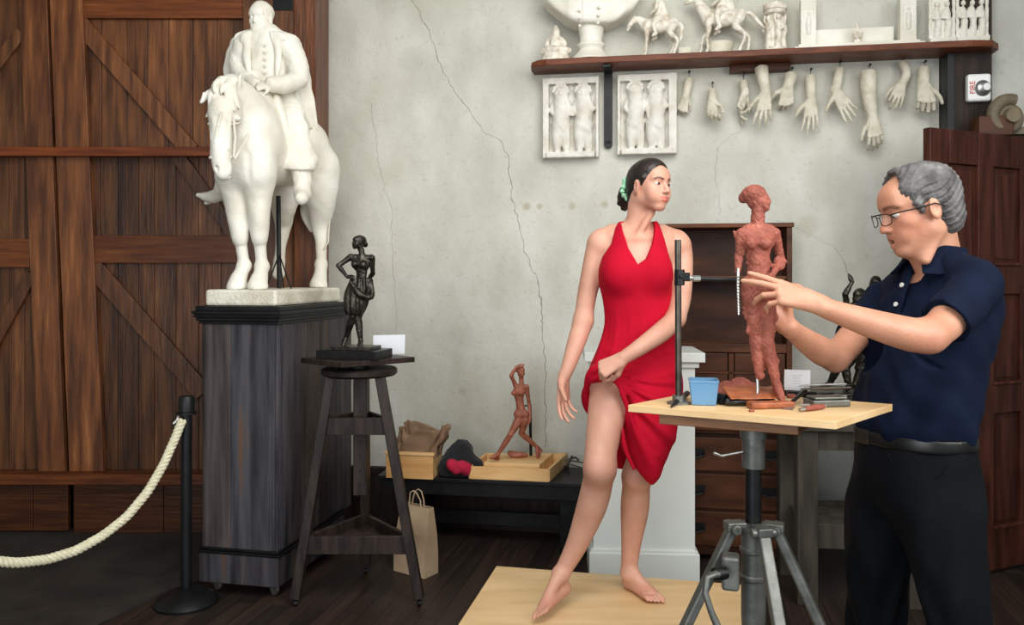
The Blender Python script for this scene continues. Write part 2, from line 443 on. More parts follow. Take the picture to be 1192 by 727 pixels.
M['brow_m'] = mat('grey_brow_hair', S(66,58,54), rough=.8)
M['red'] = mat('red_letters', S(196,30,34), rough=.5)
M['alarm'] = mat('alarm_white', S(236,236,232), rough=.35)
M['glass'] = mat('clear_lens', (.95, .97, .98), rough=.03, trans=.96, spec=.5)
M['lens'] = mat('spectacle_lens', (.9, .95, 1), rough=.02, alpha=.10, spec=.8)
M['tablewood'] = mat('grey_brown_bench_wood', S(46,42,36), S(70,65,56), rough=.6, scale=6, stretch=(3, 3, .5), bump=.2, spec=.22)
M['volute'] = mat('olive_grey_wood', S(96,84,66), S(130,116,92), rough=.55, scale=10, bump=.3)
M['button'] = mat('pearl_button', S(228,226,220), rough=.3)
M['stone'] = mat('grey_stone_floor', S(96,96,90), S(128,128,120), rough=.7, scale=4, bump=.2)

def wall_material():
    m = bpy.data.materials.new('bare_concrete'); m.use_nodes = True; nt = m.node_tree; N = nt.nodes; L = nt.links
    b = N['Principled BSDF']; b.inputs['Roughness'].default_value = .8; b.inputs['Specular IOR Level'].default_value = .25
    tc = N.new('ShaderNodeTexCoord')
    def noise(sc, det, st=(1, 1, 1)):
        q = N.new('ShaderNodeMapping'); q.inputs['Scale'].default_value = st; L.new(tc.outputs['Object'], q.inputs['Vector'])
        n = N.new('ShaderNodeTexNoise'); n.inputs['Scale'].default_value = sc; n.inputs['Detail'].default_value = det
        L.new(q.outputs['Vector'], n.inputs['Vector']); return n
    def mth(op, a, b_=None, c=None):
        q = N.new('ShaderNodeMath'); q.operation = op
        for i, x in enumerate((a, b_, c)):
            if x is None: continue
            if isinstance(x, (int, float)): q.inputs[i].default_value = x
            else: L.new(x, q.inputs[i])
        return q.outputs[0]
    def ramp(x, p0, c0, p1, c1):
        r = N.new('ShaderNodeValToRGB'); r.color_ramp.elements[0].position = p0; r.color_ramp.elements[1].position = p1
        r.color_ramp.elements[0].color = (*c0, 1); r.color_ramp.elements[1].color = (*c1, 1); L.new(x, r.inputs['Fac']); return r.outputs['Color']
    def mix(f, a, b_, mode='MIX'):
        q = N.new('ShaderNodeMix'); q.data_type = 'RGBA'; q.blend_type = mode
        if isinstance(f, (int, float)): q.inputs[0].default_value = f
        else: L.new(f, q.inputs[0])
        for key, x in (('A', a), ('B', b_)):
            if isinstance(x, tuple): q.inputs[key].default_value = (*x, 1)
            else: L.new(x, q.inputs[key])
        return q.outputs['Result']
    base = ramp(noise(1.1, 6).outputs['Fac'], .32, S(198,197,187), .68, S(212,211,201))
    mid = ramp(noise(5, 8, (1, 1, .6)).outputs['Fac'], .3, S(222,220,212), .7, (1, 1, 1))
    c = mix(.75, base, mid, 'MULTIPLY')
    fine = ramp(noise(46, 4).outputs['Fac'], .27, S(170,164,150), .4, (1, 1, 1))
    c = mix(.22, c, fine, 'MULTIPLY')
    warm = ramp(noise(.8, 3, (1, 1, 2.2)).outputs['Fac'], .5, (0, 0, 0), .75, (1, 1, 1))
    q = N.new('ShaderNodeSeparateColor'); L.new(warm, q.inputs[0])
    c = mix(mth('MULTIPLY', q.outputs[0], .35), c, S(186,180,158))
    sx = N.new('ShaderNodeSeparateXYZ'); L.new(tc.outputs['Object'], sx.inputs[0])
    X, Z = sx.outputs['X'], sx.outputs['Z']
    wob = mth('MULTIPLY', mth('SUBTRACT', noise(16, 5).outputs['Fac'], .5), .05)
    cracks = [([(480,0),(497,32),(507,60),(516,85),(530,108),(550,135),(563,154),(582,163),(590,180),(597,235),(611,290),(628,335),(634,420),(636,520)], .0042, .85),
              ([(431,120),(437,160),(443,205),(455,240),(459,330),(462,392)], .003, .55),
              ([(862,120),(862,150),(835,172),(833,205),(838,250)], .003, .5),
              ([(905,256),(938,270),(972,288),(986,312),(992,330)], .0035, .6),
              ([(700,380),(640,381),(632,384)], .002, .2),
              ([(955,505),(968,540),(962,590)], .003, .4)]
    tot = None
    for pts, w, stg in cracks:
        q = [WP(*p) for p in pts]; q.sort(key=lambda a: a[2]); z0, z1 = q[0][2], q[-1][2]; x0 = min(a[0] for a in q) - .01; x1 = max(a[0] for a in q) + .01
        fc = N.new('ShaderNodeFloatCurve'); cv = fc.mapping.curves[0]
        uv = [((a[2]-z0)/(z1-z0), (a[0]-x0)/(x1-x0)) for a in q]
        cv.points[0].location = uv[0]; cv.points[1].location = uv[-1]
        for u in uv[1:-1]: cv.points.new(*u)
        for p_ in cv.points: p_.handle_type = 'VECTOR'
        fc.mapping.update()
        t = mth('DIVIDE', mth('SUBTRACT', Z, z0), z1 - z0); L.new(t, fc.inputs['Value'])
        xc = mth('MULTIPLY_ADD', fc.outputs[0], x1 - x0, x0)
        d = mth('ABSOLUTE', mth('SUBTRACT', mth('ADD', X, wob), xc))
        inr = mth('MULTIPLY', mth('GREATER_THAN', t, 0.0), mth('LESS_THAN', t, 1.0))
        k = mth('MULTIPLY', mth('SUBTRACT', 1.0, mth('SMOOTH_MIN', mth('DIVIDE', d, w), 1.0, .2)), inr)
        k = mth('MULTIPLY', mth('MAXIMUM', k, 0.0), stg)
        tot = k if tot is None else mth('MAXIMUM', tot, k)
    cw = noise(9, 3).outputs['Fac']
    c = mix(mth('MULTIPLY', tot, mth('MULTIPLY_ADD', cw, 1.6, -.1)), c, S(84,84,78))
    for (px, py, r_, col, st) in [(613,240,.028,S(150,138,104),.6),(628,240,.022,S(150,138,104),.5),(666,240,.026,S(150,138,104),.5),(704,238,.026,S(146,132,98),.5),
                              (538,455,.03,S(140,134,112),.35),(480,70,.1,S(150,150,140),.25),(940,262,.07,S(168,160,130),.4),(1010,330,.1,S(205,200,186),.4),(980,560,.3,S(196,198,194),.6),(640,580,.3,S(176,176,164),.3)]:
        a = WP(px, py)
        dx = mth('MULTIPLY', mth('SUBTRACT', X, float(a[0])), 1 / r_); dz = mth('MULTIPLY', mth('SUBTRACT', Z, float(a[2])), 1 / r_)
        rr = mth('ADD', mth('MULTIPLY', dx, dx), mth('MULTIPLY', dz, dz))
        c = mix(mth('MULTIPLY', mth('MAXIMUM', mth('SUBTRACT', 1.0, rr), 0.0), st), c, col)
    L.new(c, b.inputs['Base Color'])
    bp = N.new('ShaderNodeBump'); bp.inputs['Strength'].default_value = .35; bp.inputs['Distance'].default_value = .02
    h = mth('MULTIPLY_ADD', tot, -.6, mth('ADD', noise(11, 8).outputs['Fac'], mth('MULTIPLY', noise(70, 3).outputs['Fac'], .25)))
    L.new(h, bp.inputs['Height']); L.new(bp.outputs['Normal'], b.inputs['Normal'])
    return m
M['wall'] = wall_material()
def floor_material():
    m = bpy.data.materials.new('dark_floor_planks'); m.use_nodes = True; nt = m.node_tree; N = nt.nodes; L = nt.links
    b = N['Principled BSDF']; tc = N.new('ShaderNodeTexCoord')
    mp = N.new('ShaderNodeMapping'); mp.inputs['Rotation'].default_value = (0, 0, -(PI / 2 - math.radians(12)))
    L.new(tc.outputs['Object'], mp.inputs['Vector'])
    br = N.new('ShaderNodeTexBrick'); br.inputs['Scale'].default_value = 1.0; br.inputs['Brick Width'].default_value = 2.2; br.inputs['Row Height'].default_value = .085
    br.inputs['Mortar Size'].default_value = .0022; br.inputs['Color1'].default_value = (*S(34,26,22), 1); br.inputs['Color2'].default_value = (*S(56,42,35), 1); br.inputs['Mortar'].default_value = (*S(16,13,12), 1)
    L.new(mp.outputs['Vector'], br.inputs['Vector'])
    n = N.new('ShaderNodeTexNoise'); n.inputs['Scale'].default_value = 5; n.inputs['Detail'].default_value = 6
    mp2 = N.new('ShaderNodeMapping'); mp2.inputs['Scale'].default_value = (.5, 6, 1); L.new(mp.outputs['Vector'], mp2.inputs['Vector']); L.new(mp2.outputs['Vector'], n.inputs['Vector'])
    cr = N.new('ShaderNodeValToRGB'); cr.color_ramp.elements[0].position = .35; cr.color_ramp.elements[1].position = .75
    cr.color_ramp.elements[0].color = (.7, .7, .7, 1); cr.color_ramp.elements[1].color = (1.5, 1.4, 1.3, 1); L.new(n.outputs['Fac'], cr.inputs['Fac'])
    mx = N.new('ShaderNodeMix'); mx.data_type = 'RGBA'; mx.blend_type = 'MULTIPLY'; mx.inputs[0].default_value = 1
    L.new(br.outputs['Color'], mx.inputs['A']); L.new(cr.outputs['Color'], mx.inputs['B']); L.new(mx.outputs['Result'], b.inputs['Base Color'])
    b.inputs['Roughness'].default_value = .5
    bp = N.new('ShaderNodeBump'); bp.inputs['Strength'].default_value = .3; bp.inputs['Distance'].default_value = .004; bp.invert = True
    L.new(br.outputs['Fac'], bp.inputs['Height']); L.new(bp.outputs['Normal'], b.inputs['Normal'])
    return m
M['floor'] = floor_material()
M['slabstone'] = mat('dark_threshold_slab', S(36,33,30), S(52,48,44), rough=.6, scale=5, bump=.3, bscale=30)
M['ceiling'] = mat('ceiling_plaster', S(200,198,190), rough=.9)

# ================================================================ the room
def struct(name, mb, m, **k):
    o = mb.build(name, m, **k); o['kind'] = 'structure'; return o
wy = lambda x, off=0.0: W0 - WS * x - off
fl = MB(); fl.slab([(-4, -1.5), (5.2, -1.5), (5.2, 6.9), (-4, 6.9)], -.08, 0); struct('floor', fl, M['floor'])
XE = WP(1093, 100)[0]                                # where the concrete ends at the dark post
XP = WP(1155, 100, .1)[0]
ZT = 3.75
w = MB()
w.slab([(-4, wy(-4)), (XE, wy(XE)), (XE, wy(XE) + .25), (-4, wy(-4) + .25)], 0, ZT)
struct('wall_back', w, M['wall'])
w = MB()
ZL = 2.2
w.slab([(XE, wy(XE) + .03), (5.2, wy(5.2) + .03), (5.2, wy(5.2) + .25), (XE, wy(XE) + .25)], ZL, ZT)
struct('wall_over_doorway', w, M['wall'])
w = MB(); w.slab([(XE, wy(XE) + .02), (XP, wy(XP) + .02), (XP, wy(XP) + .25), (XE, wy(XE) + .25)], 0, ZL); struct('wall_pier', w, M['post'])
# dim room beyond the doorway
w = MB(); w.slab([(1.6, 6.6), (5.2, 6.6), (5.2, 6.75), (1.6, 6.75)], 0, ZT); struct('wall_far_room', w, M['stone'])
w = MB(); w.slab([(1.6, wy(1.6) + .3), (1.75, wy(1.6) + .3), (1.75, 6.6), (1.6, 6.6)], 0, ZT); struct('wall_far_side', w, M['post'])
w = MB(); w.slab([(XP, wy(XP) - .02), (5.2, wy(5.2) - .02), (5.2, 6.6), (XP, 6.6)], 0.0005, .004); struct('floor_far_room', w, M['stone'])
w = MB(); w.slab([(5.05, -1.5), (5.2, -1.5), (5.2, 6.75), (5.05, 6.75)], 0, ZT); struct('wall_right', w, M['ceiling'])
w = MB(); w.slab([(-4, -1.5), (-3.85, -1.5), (-3.85, 5.4), (-4, 5.4)], 0, ZT); struct('wall_left', w, M['wall'])
# ceiling with a large skylight opening above the modelling area
SKY = (-1.3, 3.6, -.9, 2.9)
w = MB()
w.slab([(-4, -1.5), (SKY[0], -1.5), (SKY[0], 6.8), (-4, 6.8)], ZT, ZT + .12)
w.slab([(SKY[1], -1.5), (5.2, -1.5), (5.2, 6.8), (SKY[1], 6.8)], ZT, ZT + .12)
w.slab([(SKY[0], -1.5), (SKY[1], -1.5), (SKY[1], SKY[2]), (SKY[0], SKY[2])], ZT, ZT + .12)
w.slab([(SKY[0], SKY[3]), (SKY[1], SKY[3]), (SKY[1], 6.8), (SKY[0], 6.8)], ZT, ZT + .12)
struct('ceiling', w, M['ceiling'])
# dark slab in front of the barn doors
DY = 4.56
w = MB(); a = P(96, 735, 1.45*950/414); 
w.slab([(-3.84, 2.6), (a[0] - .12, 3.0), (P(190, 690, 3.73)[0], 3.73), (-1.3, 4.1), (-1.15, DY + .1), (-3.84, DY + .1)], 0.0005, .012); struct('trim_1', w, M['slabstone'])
# wall pilaster
w = MB(); w.slab([(XE, wy(XE, .1)), (XP, wy(XP, .1)), (XP, wy(XP) + .05), (XE, wy(XE) + .05)], 0, ZT); o = struct('trim_2', w, M['post'], bevel=.004)
# low wainscot boarding behind the bench
w = MB(); x0, x1 = -1.3, 1.3
w.slab([(x0, wy(x0, .03)), (x1, wy(x1, .03)), (x1, wy(x1) - .001), (x0, wy(x0) - .001)], 0, .3, tint=.8)
w.slab([(x0, wy(x0, .045)), (x1, wy(x1, .045)), (x1, wy(x1) - .001), (x0, wy(x0) - .001)], .3, .33, tint=.7)
struct('baseboard_back', w, M['post'])

# ---------------------------------------------------------------- barn doors
def D_(px, py, dy=0.0): return P(px, py, DY - dy)
door = thing('barn_door', D_(150, 621) * V(1, 1, 0), 'tall brown plank barn double doors with diagonal braces, left of the concrete wall', 'door')
random.seed(3)
zt = 3.5
def gx(py): return 57 + (py - 0) * 23 / 615.0       # the sagging gap between the leaves
def zpy(py): return HC + (HY - py) / F * DY
def xpx(px): return (px - CX) / F * DY
def planks(mb, x0, x1, z0, z1, y, wd=.115, lo=.7, hi=1.2, th=.03):
    x = x0
    while x < x1 - .01:
        e = min(x1, x + wd * random.uniform(.75, 1.25)); t = random.uniform(lo, hi)
        mb.box(((x + e) / 2, y + th / 2, (z0 + z1) / 2), (e - x - .003, th, z1 - z0), tint=(t, t * random.uniform(.95, 1.02), t * random.uniform(.9, 1.0))); x = e
def leafpart(name, mb, m='doorwood', lab=None, bevel=.003):
    o = mb.build(name, M[m], door, bevel=bevel)
    if lab: o['label'] = lab
    return o
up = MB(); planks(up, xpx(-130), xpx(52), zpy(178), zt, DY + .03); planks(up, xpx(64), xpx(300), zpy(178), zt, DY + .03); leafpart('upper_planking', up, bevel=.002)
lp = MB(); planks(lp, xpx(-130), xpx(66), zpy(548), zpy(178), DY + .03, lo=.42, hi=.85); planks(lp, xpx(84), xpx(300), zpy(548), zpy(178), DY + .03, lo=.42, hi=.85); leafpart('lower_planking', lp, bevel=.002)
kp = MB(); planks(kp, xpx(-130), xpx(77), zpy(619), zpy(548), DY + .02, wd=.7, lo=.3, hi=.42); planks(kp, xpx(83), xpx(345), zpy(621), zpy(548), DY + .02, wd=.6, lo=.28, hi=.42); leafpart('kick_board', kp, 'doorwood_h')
def lean(mb, xa0, xb0, xa1, xb1, y0, y1, dy=.014, th=.03, tint=1.0):   # stile: top edge px, bottom edge px
    v = []
    for yy in (DY - dy, DY - dy + th):
        v.append([(xpx(xa1), yy, zpy(y1)), (xpx(xb1), yy, zpy(y1)), (xpx(xb0), yy, zpy(y0)), (xpx(xa0), yy, zpy(y0))])
    mb.hexa(v[1], v[0], tint)
for (a0, b0, a1, b1, t) in ((24, 56, 46, 77, 1.0), (59, 97, 82, 122, 1.05)):
    s = MB(); lean(s, a0, b0, a1, b1, 0, 548, th=.04, tint=(t, t * .92, t * .85)); lean(s, a0 - 4, b0 - 4, a0, b0, -105, 0, th=.04, tint=(t, t * .92, t * .85)); leafpart('stile', s)
s = MB(); lean(s, 283, 345, 287, 345, -105, 548, th=.04, tint=.8); leafpart('stile', s)
def rail(x0, x1, y0, y1, t=1.0, dy=.0, th=.045, m='doorwood_h'):
    s = MB(); s.box(((xpx(x0) + xpx(x1)) / 2, DY - dy + th / 2, (zpy(y0) + zpy(y1)) / 2), (xpx(x1) - xpx(x0), th, zpy(y0) - zpy(y1)), tint=t); return leafpart('rail', s, m)
rail(92, 290, -4, 21, .85); rail(-130, 27, -30, -4, .9)
rail(100, 345, 274, 306, .62); rail(-130, 34, 278, 311, .75)
def brace(xa, ya, xb, yb, wpx, t=1.0, dy=-.004):
    s = MB(); a = D_(xa, ya, dy); b = D_(xb, yb, dy); s.bar(a + V(0, .016, 0), b + V(0, .016, 0), wpx / F * DY, .032, side=(b - a)[[2, 1, 0]] * V(1, 0, -1), tint=t); leafpart('diagonal_brace', s)
brace(88, 22, 222, 176, 20, 1.15); brace(205, 180, 285, 290, 16, .6); brace(104, 306, 236, 458, 22, .7)
brace(-40, 120, 24, 36, 14, .9); brace(-30, 440, 36, 318, 14, .7)
b = MB(); b.box((xpx(-130) / 2 + xpx(345) / 2, DY - .03, zpy(178)), (xpx(345) - xpx(-130), .06, .05), tint=(.95, .75, .6)); o = leafpart('crossbar', b, 'doorwood_h', 'long horizontal bar across both leaves')
b = MB(); b.box((xpx(-130) / 2 + xpx(345) / 2, DY - .035, zpy(554)), (xpx(345) - xpx(-130), .09, .055), tint=(.62, .56, .5)); leafpart('bottom_ledge', b, 'doorwood_h')
b = MB(); b.bar(D_(334, 262, .004), D_(334, 302, .004), .09, .012, tint=1); b.bar(D_(285, 283, .004), D_(340, 283, .004), .012, .05, tint=1); leafpart('hinge', b, 'iron')
b = MB(); b.box((xpx(330), DY - .01, zpy(6)), (.11, .02, .07)); leafpart('hinge', b, 'iron')
w = MB(); w.box(((xpx(345) + xpx(371)) / 2, DY + .1, zt / 2), (xpx(371) - xpx(345), .3, zt), tint=(.9, .75, .62)); struct('trim_3', w, M['doorwood'], bevel=.004)
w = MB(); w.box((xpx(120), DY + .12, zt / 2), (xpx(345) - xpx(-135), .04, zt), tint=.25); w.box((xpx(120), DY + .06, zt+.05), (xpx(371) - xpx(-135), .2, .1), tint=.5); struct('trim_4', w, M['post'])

# ---------------------------------------------------------------- open panelled door on the right
A = V(1.93, 3.80, 0); Bp = V(2.60, 4.10, 0); dv = nrm(Bp - A); nv = np.cross(dv, (0, 0, 1))   # nv points to the camera side
Wd = np.linalg.norm(Bp - A)
pd = thing('panelled_door', A, 'open reddish-brown panelled door standing behind the man in the navy shirt', 'door')
def dp(u, z, n=0.0): return A + dv * u + V(0, 0, z) + nv * n
def dbox(mb, u0, u1, z0, z1, n0, n1, tint=1.0):
    mb.hexa([dp(u0, z0, n0), dp(u1, z0, n0), dp(u1, z0, n1), dp(u0, z0, n1)], [dp(u0, z1, n0), dp(u1, z1, n0), dp(u1, z1, n1), dp(u0, z1, n1)], tint)
DH = 2.14
cols = ((.0, .13), (.33, .44), (.64, Wd)); rows = ((.02, .22), (.78, .92), (1.36, 1.50), (1.98, DH))
m_ = MB()
for u0, u1 in cols: dbox(m_, u0, u1, .02, DH, -.02, .02)
for z0, z1 in rows:
    for ua, ub in ((.13, .33), (.44, .64)): dbox(m_, ua, ub, z0, z1, -.02, .02, .95)
m_.build('door_frame', M['doorpanel'], pd, bevel=.004)
for (z0, z1) in ((.22, .78), (.92, 1.36), (1.50, 1.98)):
    for ua, ub in ((.13, .33), (.44, .64)):
        q = MB(); dbox(q, ua, ub, z0, z1, -.008, .006, .9)
        dbox(q, ua + .03, ub - .03, z0 + .03, z1 - .03, -.012, .012, 1.05); q.build('door_panel', M['doorpanel'], pd, bevel=.006)
        q = MB(); dbox(q, ua, ub, z0, z0 + .016, .006, .028, 1.3); q.build('panel_moulding', M['doorpanel'], pd, bevel=.004)
h = MB()
for z in (.25, 1.1, 1.9): dbox(h, Wd - .005, Wd + .012, z, z + .1, -.01, .02)
h.build('hinge', M['iron'], pd)
# iron strip / lintel block and the carved volute
c = WP(1145, 146, .2); q = MB(); q.box(c + V(.04, 0, -.01), (.16, .12, .1), rz=-.16)
o = tag(q.build('lintel_block', M['deskwood'], at=c, bevel=.006), 'small reddish wooden block above the top of the open door', 'block')
c = WP(1173, 136, .22); q = MB()
q.tube([c + V(.085*(1-t/52)*math.cos(t*.27+1.2)*.98, 0, .085*(1-t/52)*math.sin(t*.27+1.2)) for t in range(0, 44)], [.034*(1-t/60) for t in range(0, 44)], n=12)
q.lathe([(.0, -.05), (.034, -.05), (.036, .05), (.0, .055)], c, n=20, axis=(0, 1, 0))
q.box(c + V(.14, .03, -.065), (.26, .06, .035), rz=-.1)
o = tag(q.build('scroll_bracket', M['volute'], at=c, smooth=True), 'olive grey carved wooden scroll above the right end of the open door', 'scroll')
# fire alarm
c = WP(1140, 102, .13)
fa = thing('fire_alarm', c, 'white wall fire alarm with round strobe lens on the dark wooden post', 'alarm')
q = MB(); q.box(c + V(0, .012, 0), (.112, .045, .14), rz=-.168); q.build('alarm_body', M['alarm'], fa, bevel=.012)
q = MB(); q.lathe([(0, .0), (.036, .0), (.034, .012), (.022, .022), (.0, .026)], c + V(.012, -.012, -.005), n=24, axis=(.0, -1, 0)); q.build('strobe_lens', M['steel'], fa, smooth=True)
q = MB(); q.lathe([(.038, -.002), (.041, .003), (.038, .006)], c + V(.012, -.012, -.005), n=24, axis=(.0, -1, 0)); q.build('lens_ring', M['dullsteel'], fa, smooth=True)
q = MB(); q.lathe([(0, 0), (.018, 0), (.018, .014), (0, .016)], c + V(.012, -.034, -.005), n=16, axis=(0, -1, 0)); q.build('strobe_bulb', M['alarm'], fa, smooth=True)
def text_mesh(txt, size, loc, rot, material, parent, name):
    cu = bpy.data.curves.new(name, 'FONT'); cu.body = txt; cu.size = size; cu.extrude = .0006; cu.align_x = 'CENTER'; cu.align_y = 'CENTER'
    o = bpy.data.objects.new(name, cu); COL.objects.link(o)
    dg = bpy.context.evaluated_depsgraph_get(); me = bpy.data.meshes.new_from_object(o.evaluated_get(dg))
    bpy.data.objects.remove(o)
    Mx = Matrix.Translation(Vector([float(a) for a in loc])) @ rot
    vs = [Mx @ v.co for v in me.vertices]; fs = [tuple(p.vertices) for p in me.polygons]
    return mkobj(name, [tuple(v) for v in vs], None, material, parent, faces=fs)
text_mesh('FIRE', .036, c + V(-.037, -.0065, .0), Matrix.Rotation(-.168, 4, 'Z') @ Matrix.Rotation(PI/2, 4, 'X') @ Matrix.Rotation(PI/2, 4, 'Z'), M['red'], fa, 'lettering')
# ================================================================ anatomy helpers
def hand(f, wrist, d, n, s=1.0, side=1, curl=(.3, .3, .3, .3), spread=.06, thumb=None, tcurl=.2, wr=.026, curl2=None, k=.007, fr=1.0):
    """wrist point, d finger direction, n the way the palm faces; side +1/-1 puts the thumb on +/- (d x n)"""
    d = nrm(d); n = nrm(np.asarray(n, float) - d * np.dot(n, d)); t = np.cross(d, n) * side
    W = np.asarray(wrist, float)
    g = lambda a, b, c: W + s * (d * a + t * b + n * c)
    kn = [g(.092, .030, -.002), g(.096, .010, -.005), g(.091, -.010, -.004), g(.082, -.028, 0)]
    f.chain([g(-.015, 0, 0), g(.02, .004, 0)], [wr * s, wr * s * .95], k=k, flat=(n, .72))
    for i, q in enumerate(kn):
        st = g(.012, (.014, .005, -.005, -.014)[i], 0)
        f.rc(st, q, .0155 * s, .0115 * s, k=k * 1.4, flat=(n, .9))
    f.rc(g(.03, .002, .004), g(.07, .0, .004), .022 * s, .020 * s, k=k, flat=(n, .55))
    ln = [(.040, .024, .020), (.044, .028, .021), (.041, .026, .020), (.032, .019, .018)]
    rr = [(.0092, .0082, .0072, .0060), (.0094, .0084, .0074, .0062), (.0088, .0080, .0070, .0058), (.0080, .0070, .0062, .0052)]
    tips = []
    for i, q in enumerate(kn):
        a = curl[i]; sp = spread * (1.5, .5, -.5, -1.5)[i]; ang = 0; p = q
        dd = nrm(d * math.cos(sp) + t * math.sin(sp))
        c2 = (curl2[i] if curl2 is not None else a)
        for j in range(3):
            ang += (a, c2 * 1.25, c2 * .8)[j]
            e = p + s * ln[i][j] * (dd * math.cos(ang) + n * math.sin(ang))
            f.rc(p, e, rr[i][j] * s * fr, rr[i][j + 1] * s * fr, k=.0025)
            p = e
        tips.append(p)
    # thumb
    b0 = g(.018, .018, .004); td = thumb if thumb is not None else (.75, .62, .18)
    td = nrm(d * td[0] + t * td[1] + n * td[2])
    b1 = b0 + s * .040 * nrm(td + t * .35); f.rc(b0, b1, .0165 * s, .0125 * s, k=k)
    tn = nrm(d * .6 - t * .5 + n * .5)
    b2 = b1 + s * .032 * nrm(td + tn * tcurl * .5); f.rc(b1, b2, .0112 * s, .0095 * s, k=.004)
    b3 = b2 + s * .026 * nrm(td + tn * tcurl * 1.6); f.rc(b2, b3, .0095 * s, .0068 * s, k=.003)
    return tips
def foot(f, ankle, toe, heel, s=1.0, up=(0, 0, 1), side=1, rr=1.0, toes=True):
    """ankle, ball-of-toes point and heel point; side +1: big toe on the + (dir x up) side"""
    a, t, h = [np.asarray(q, float) for q in (ankle, toe, heel)]
    d = nrm(t - h); u = nrm(np.asarray(up, float) - d * np.dot(up, d)); x = np.cross(d, u) * side
    f.rc(a, h, .031 * s, .027 * s, k=.02); f.rc(a + d * .01, t - d * .02 * s + x * .012 * s + u * .008, .030 * s, .019 * s, k=.02)
    f.rc(h, t - d * .01 * s - x * .018 * s, .024 * s, .016 * s, k=.02); f.rc(h, t + x * .016 * s, .024 * s, .018 * s, k=.02)
    if toes:
        for i, (o, l, r) in enumerate([(.026, .050, .0125), (.008, .046, .0085), (-.006, .040, .008), (-.019, .032, .0075), (-.030, .024, .0072)]):
            p = t + x * o * s; f.rc(p - d * .01 * s, p + d * l * s * .5 + u * .003 * s, r * s, r * s * .95, k=.006)
            f.rc(p + d * l * s * .5 + u * .003 * s, p + d * l * s - u * .003 * s, r * s * .95, r * s * .8, k=.003)
def head(f, C, fwd, up=(0, 0, 1), s=1.0, male=False, mouth=.0, ears=True, jaw=1.0):
    o0 = f.fr; f.frame(C, fwd, up, s); k = .016
    f.ell((0, -.022, .036), (.073, .094, .080), k=k)
    f.ell((0, .012, .006), (.063, .072, .088), k=.03)
    f.ell((0, .030, -.045), (.050 * jaw, .054, .052), k=.03)
    cy_ = .062 if male else .052
    f.rc((-.040 * jaw, -.002, -.058), (-.014, cy_, -.097), .020, .015, k=.025); f.rc((.040 * jaw, -.002, -.058), (.014, cy_, -.097), .020, .015, k=.025)
    f.ell((0, .068 if male else .060, -.099 if male else -.094), (.019, .016, .014), k=.02)
    for x in (-1, 1):
        f.ell((x * .040, .052, -.022), (.020, .020, .018), k=.022)          # cheek bone
        f.ell((x * .026, .064 if male else .060, -.055), (.020, .020, .022) if male else (.016, .016, .020), k=.02)
        f.rc((x * .012, .080, .024), (x * .046, .064, .022), .0095, .007, k=.014)   # brow ridge
        f.ell((x * .031, .089, .001), (.016, .014, .0105), k=.012, mode='s')
        f.ell((x * .031, .0665, .001), (.0175, .0155, .0135), k=.004)              # lid
        if ears:
            f.ell((x * .076, -.012, -.008), (.008, .019, .031), rot=((0, 0, 1), -x * .35), k=.006)
            f.ell((x * .086, -.008, -.004), (.007, .010, .018), rot=((0, 0, 1), -x * .35), k=.004, mode='s')
    f.ell((0, .062, .045), (.045, .026, .03), k=.03)
    f.rc((0, .082, .012), (0, .102, -.030), .0072, .0100, k=.012)
    f.ell((0, .103, -.034), (.0095, .009, .008), k=.006)
    for x in (-1, 1): f.ell((x * .0115, .092, -.037), (.0072, .0095, .0065), k=.006)
    f.ell((0, .074 if male else .071, -.066), (.026, .018, .02), k=.015)
    if not male:
        for x in (-1, 1): f.ell((x * .036, .046, -.044), (.022, .022, .026), k=.03)
    if not mouth:
        f.rc((-.025, .0825, -.0595), (0, .0900, -.0610), .0032, .0050, k=.005); f.rc((.025, .0825, -.0595), (0, .0900, -.0610), .0032, .0050, k=.005)
        f.rc((-.017, .081, -.0705), (0, .0885, -.0725), .0038, .0060, k=.005); f.rc((.017, .081, -.0705), (0, .0885, -.0725), .0038, .0060, k=.005)
        f.rc((-.028, .0860, -.0598), (0, .0965, -.0665), .0014, .0014, k=.003, mode='s'); f.rc((.028, .0860, -.0598), (0, .0965, -.0665), .0014, .0014, k=.003, mode='s')
    else:
        f.rc((-.018, .080, -.060), (0, .0915, -.057), .0042, .0052, k=.006); f.rc((.018, .080, -.060), (0, .0915, -.057), .0042, .0052, k=.006)
        f.rc((-.015, .079, -.078), (0, .088, -.082), .0045, .0065, k=.006); f.rc((.015, .079, -.078), (0, .088, -.082), .0045, .0065, k=.006)
        f.ell((0, .092, -.0695), (.014, .014, .0060), k=.003, mode='s')
    f.fr = o0
def toL(C, fwd, up, s):
    y = nrm(fwd); z = nrm(np.asarray(up, float) - y * np.dot(up, y)); x = np.cross(y, z); R = np.column_stack([x, y, z])
    return lambda v: ((v - np.asarray(C)) @ R) / s
def blob(v, c, r, soft=.35):
    d = np.sqrt((((v - np.array(c)) / np.array(r))**2).sum(1)); return np.clip((1 + soft - d) / (2 * soft), 0, 1)
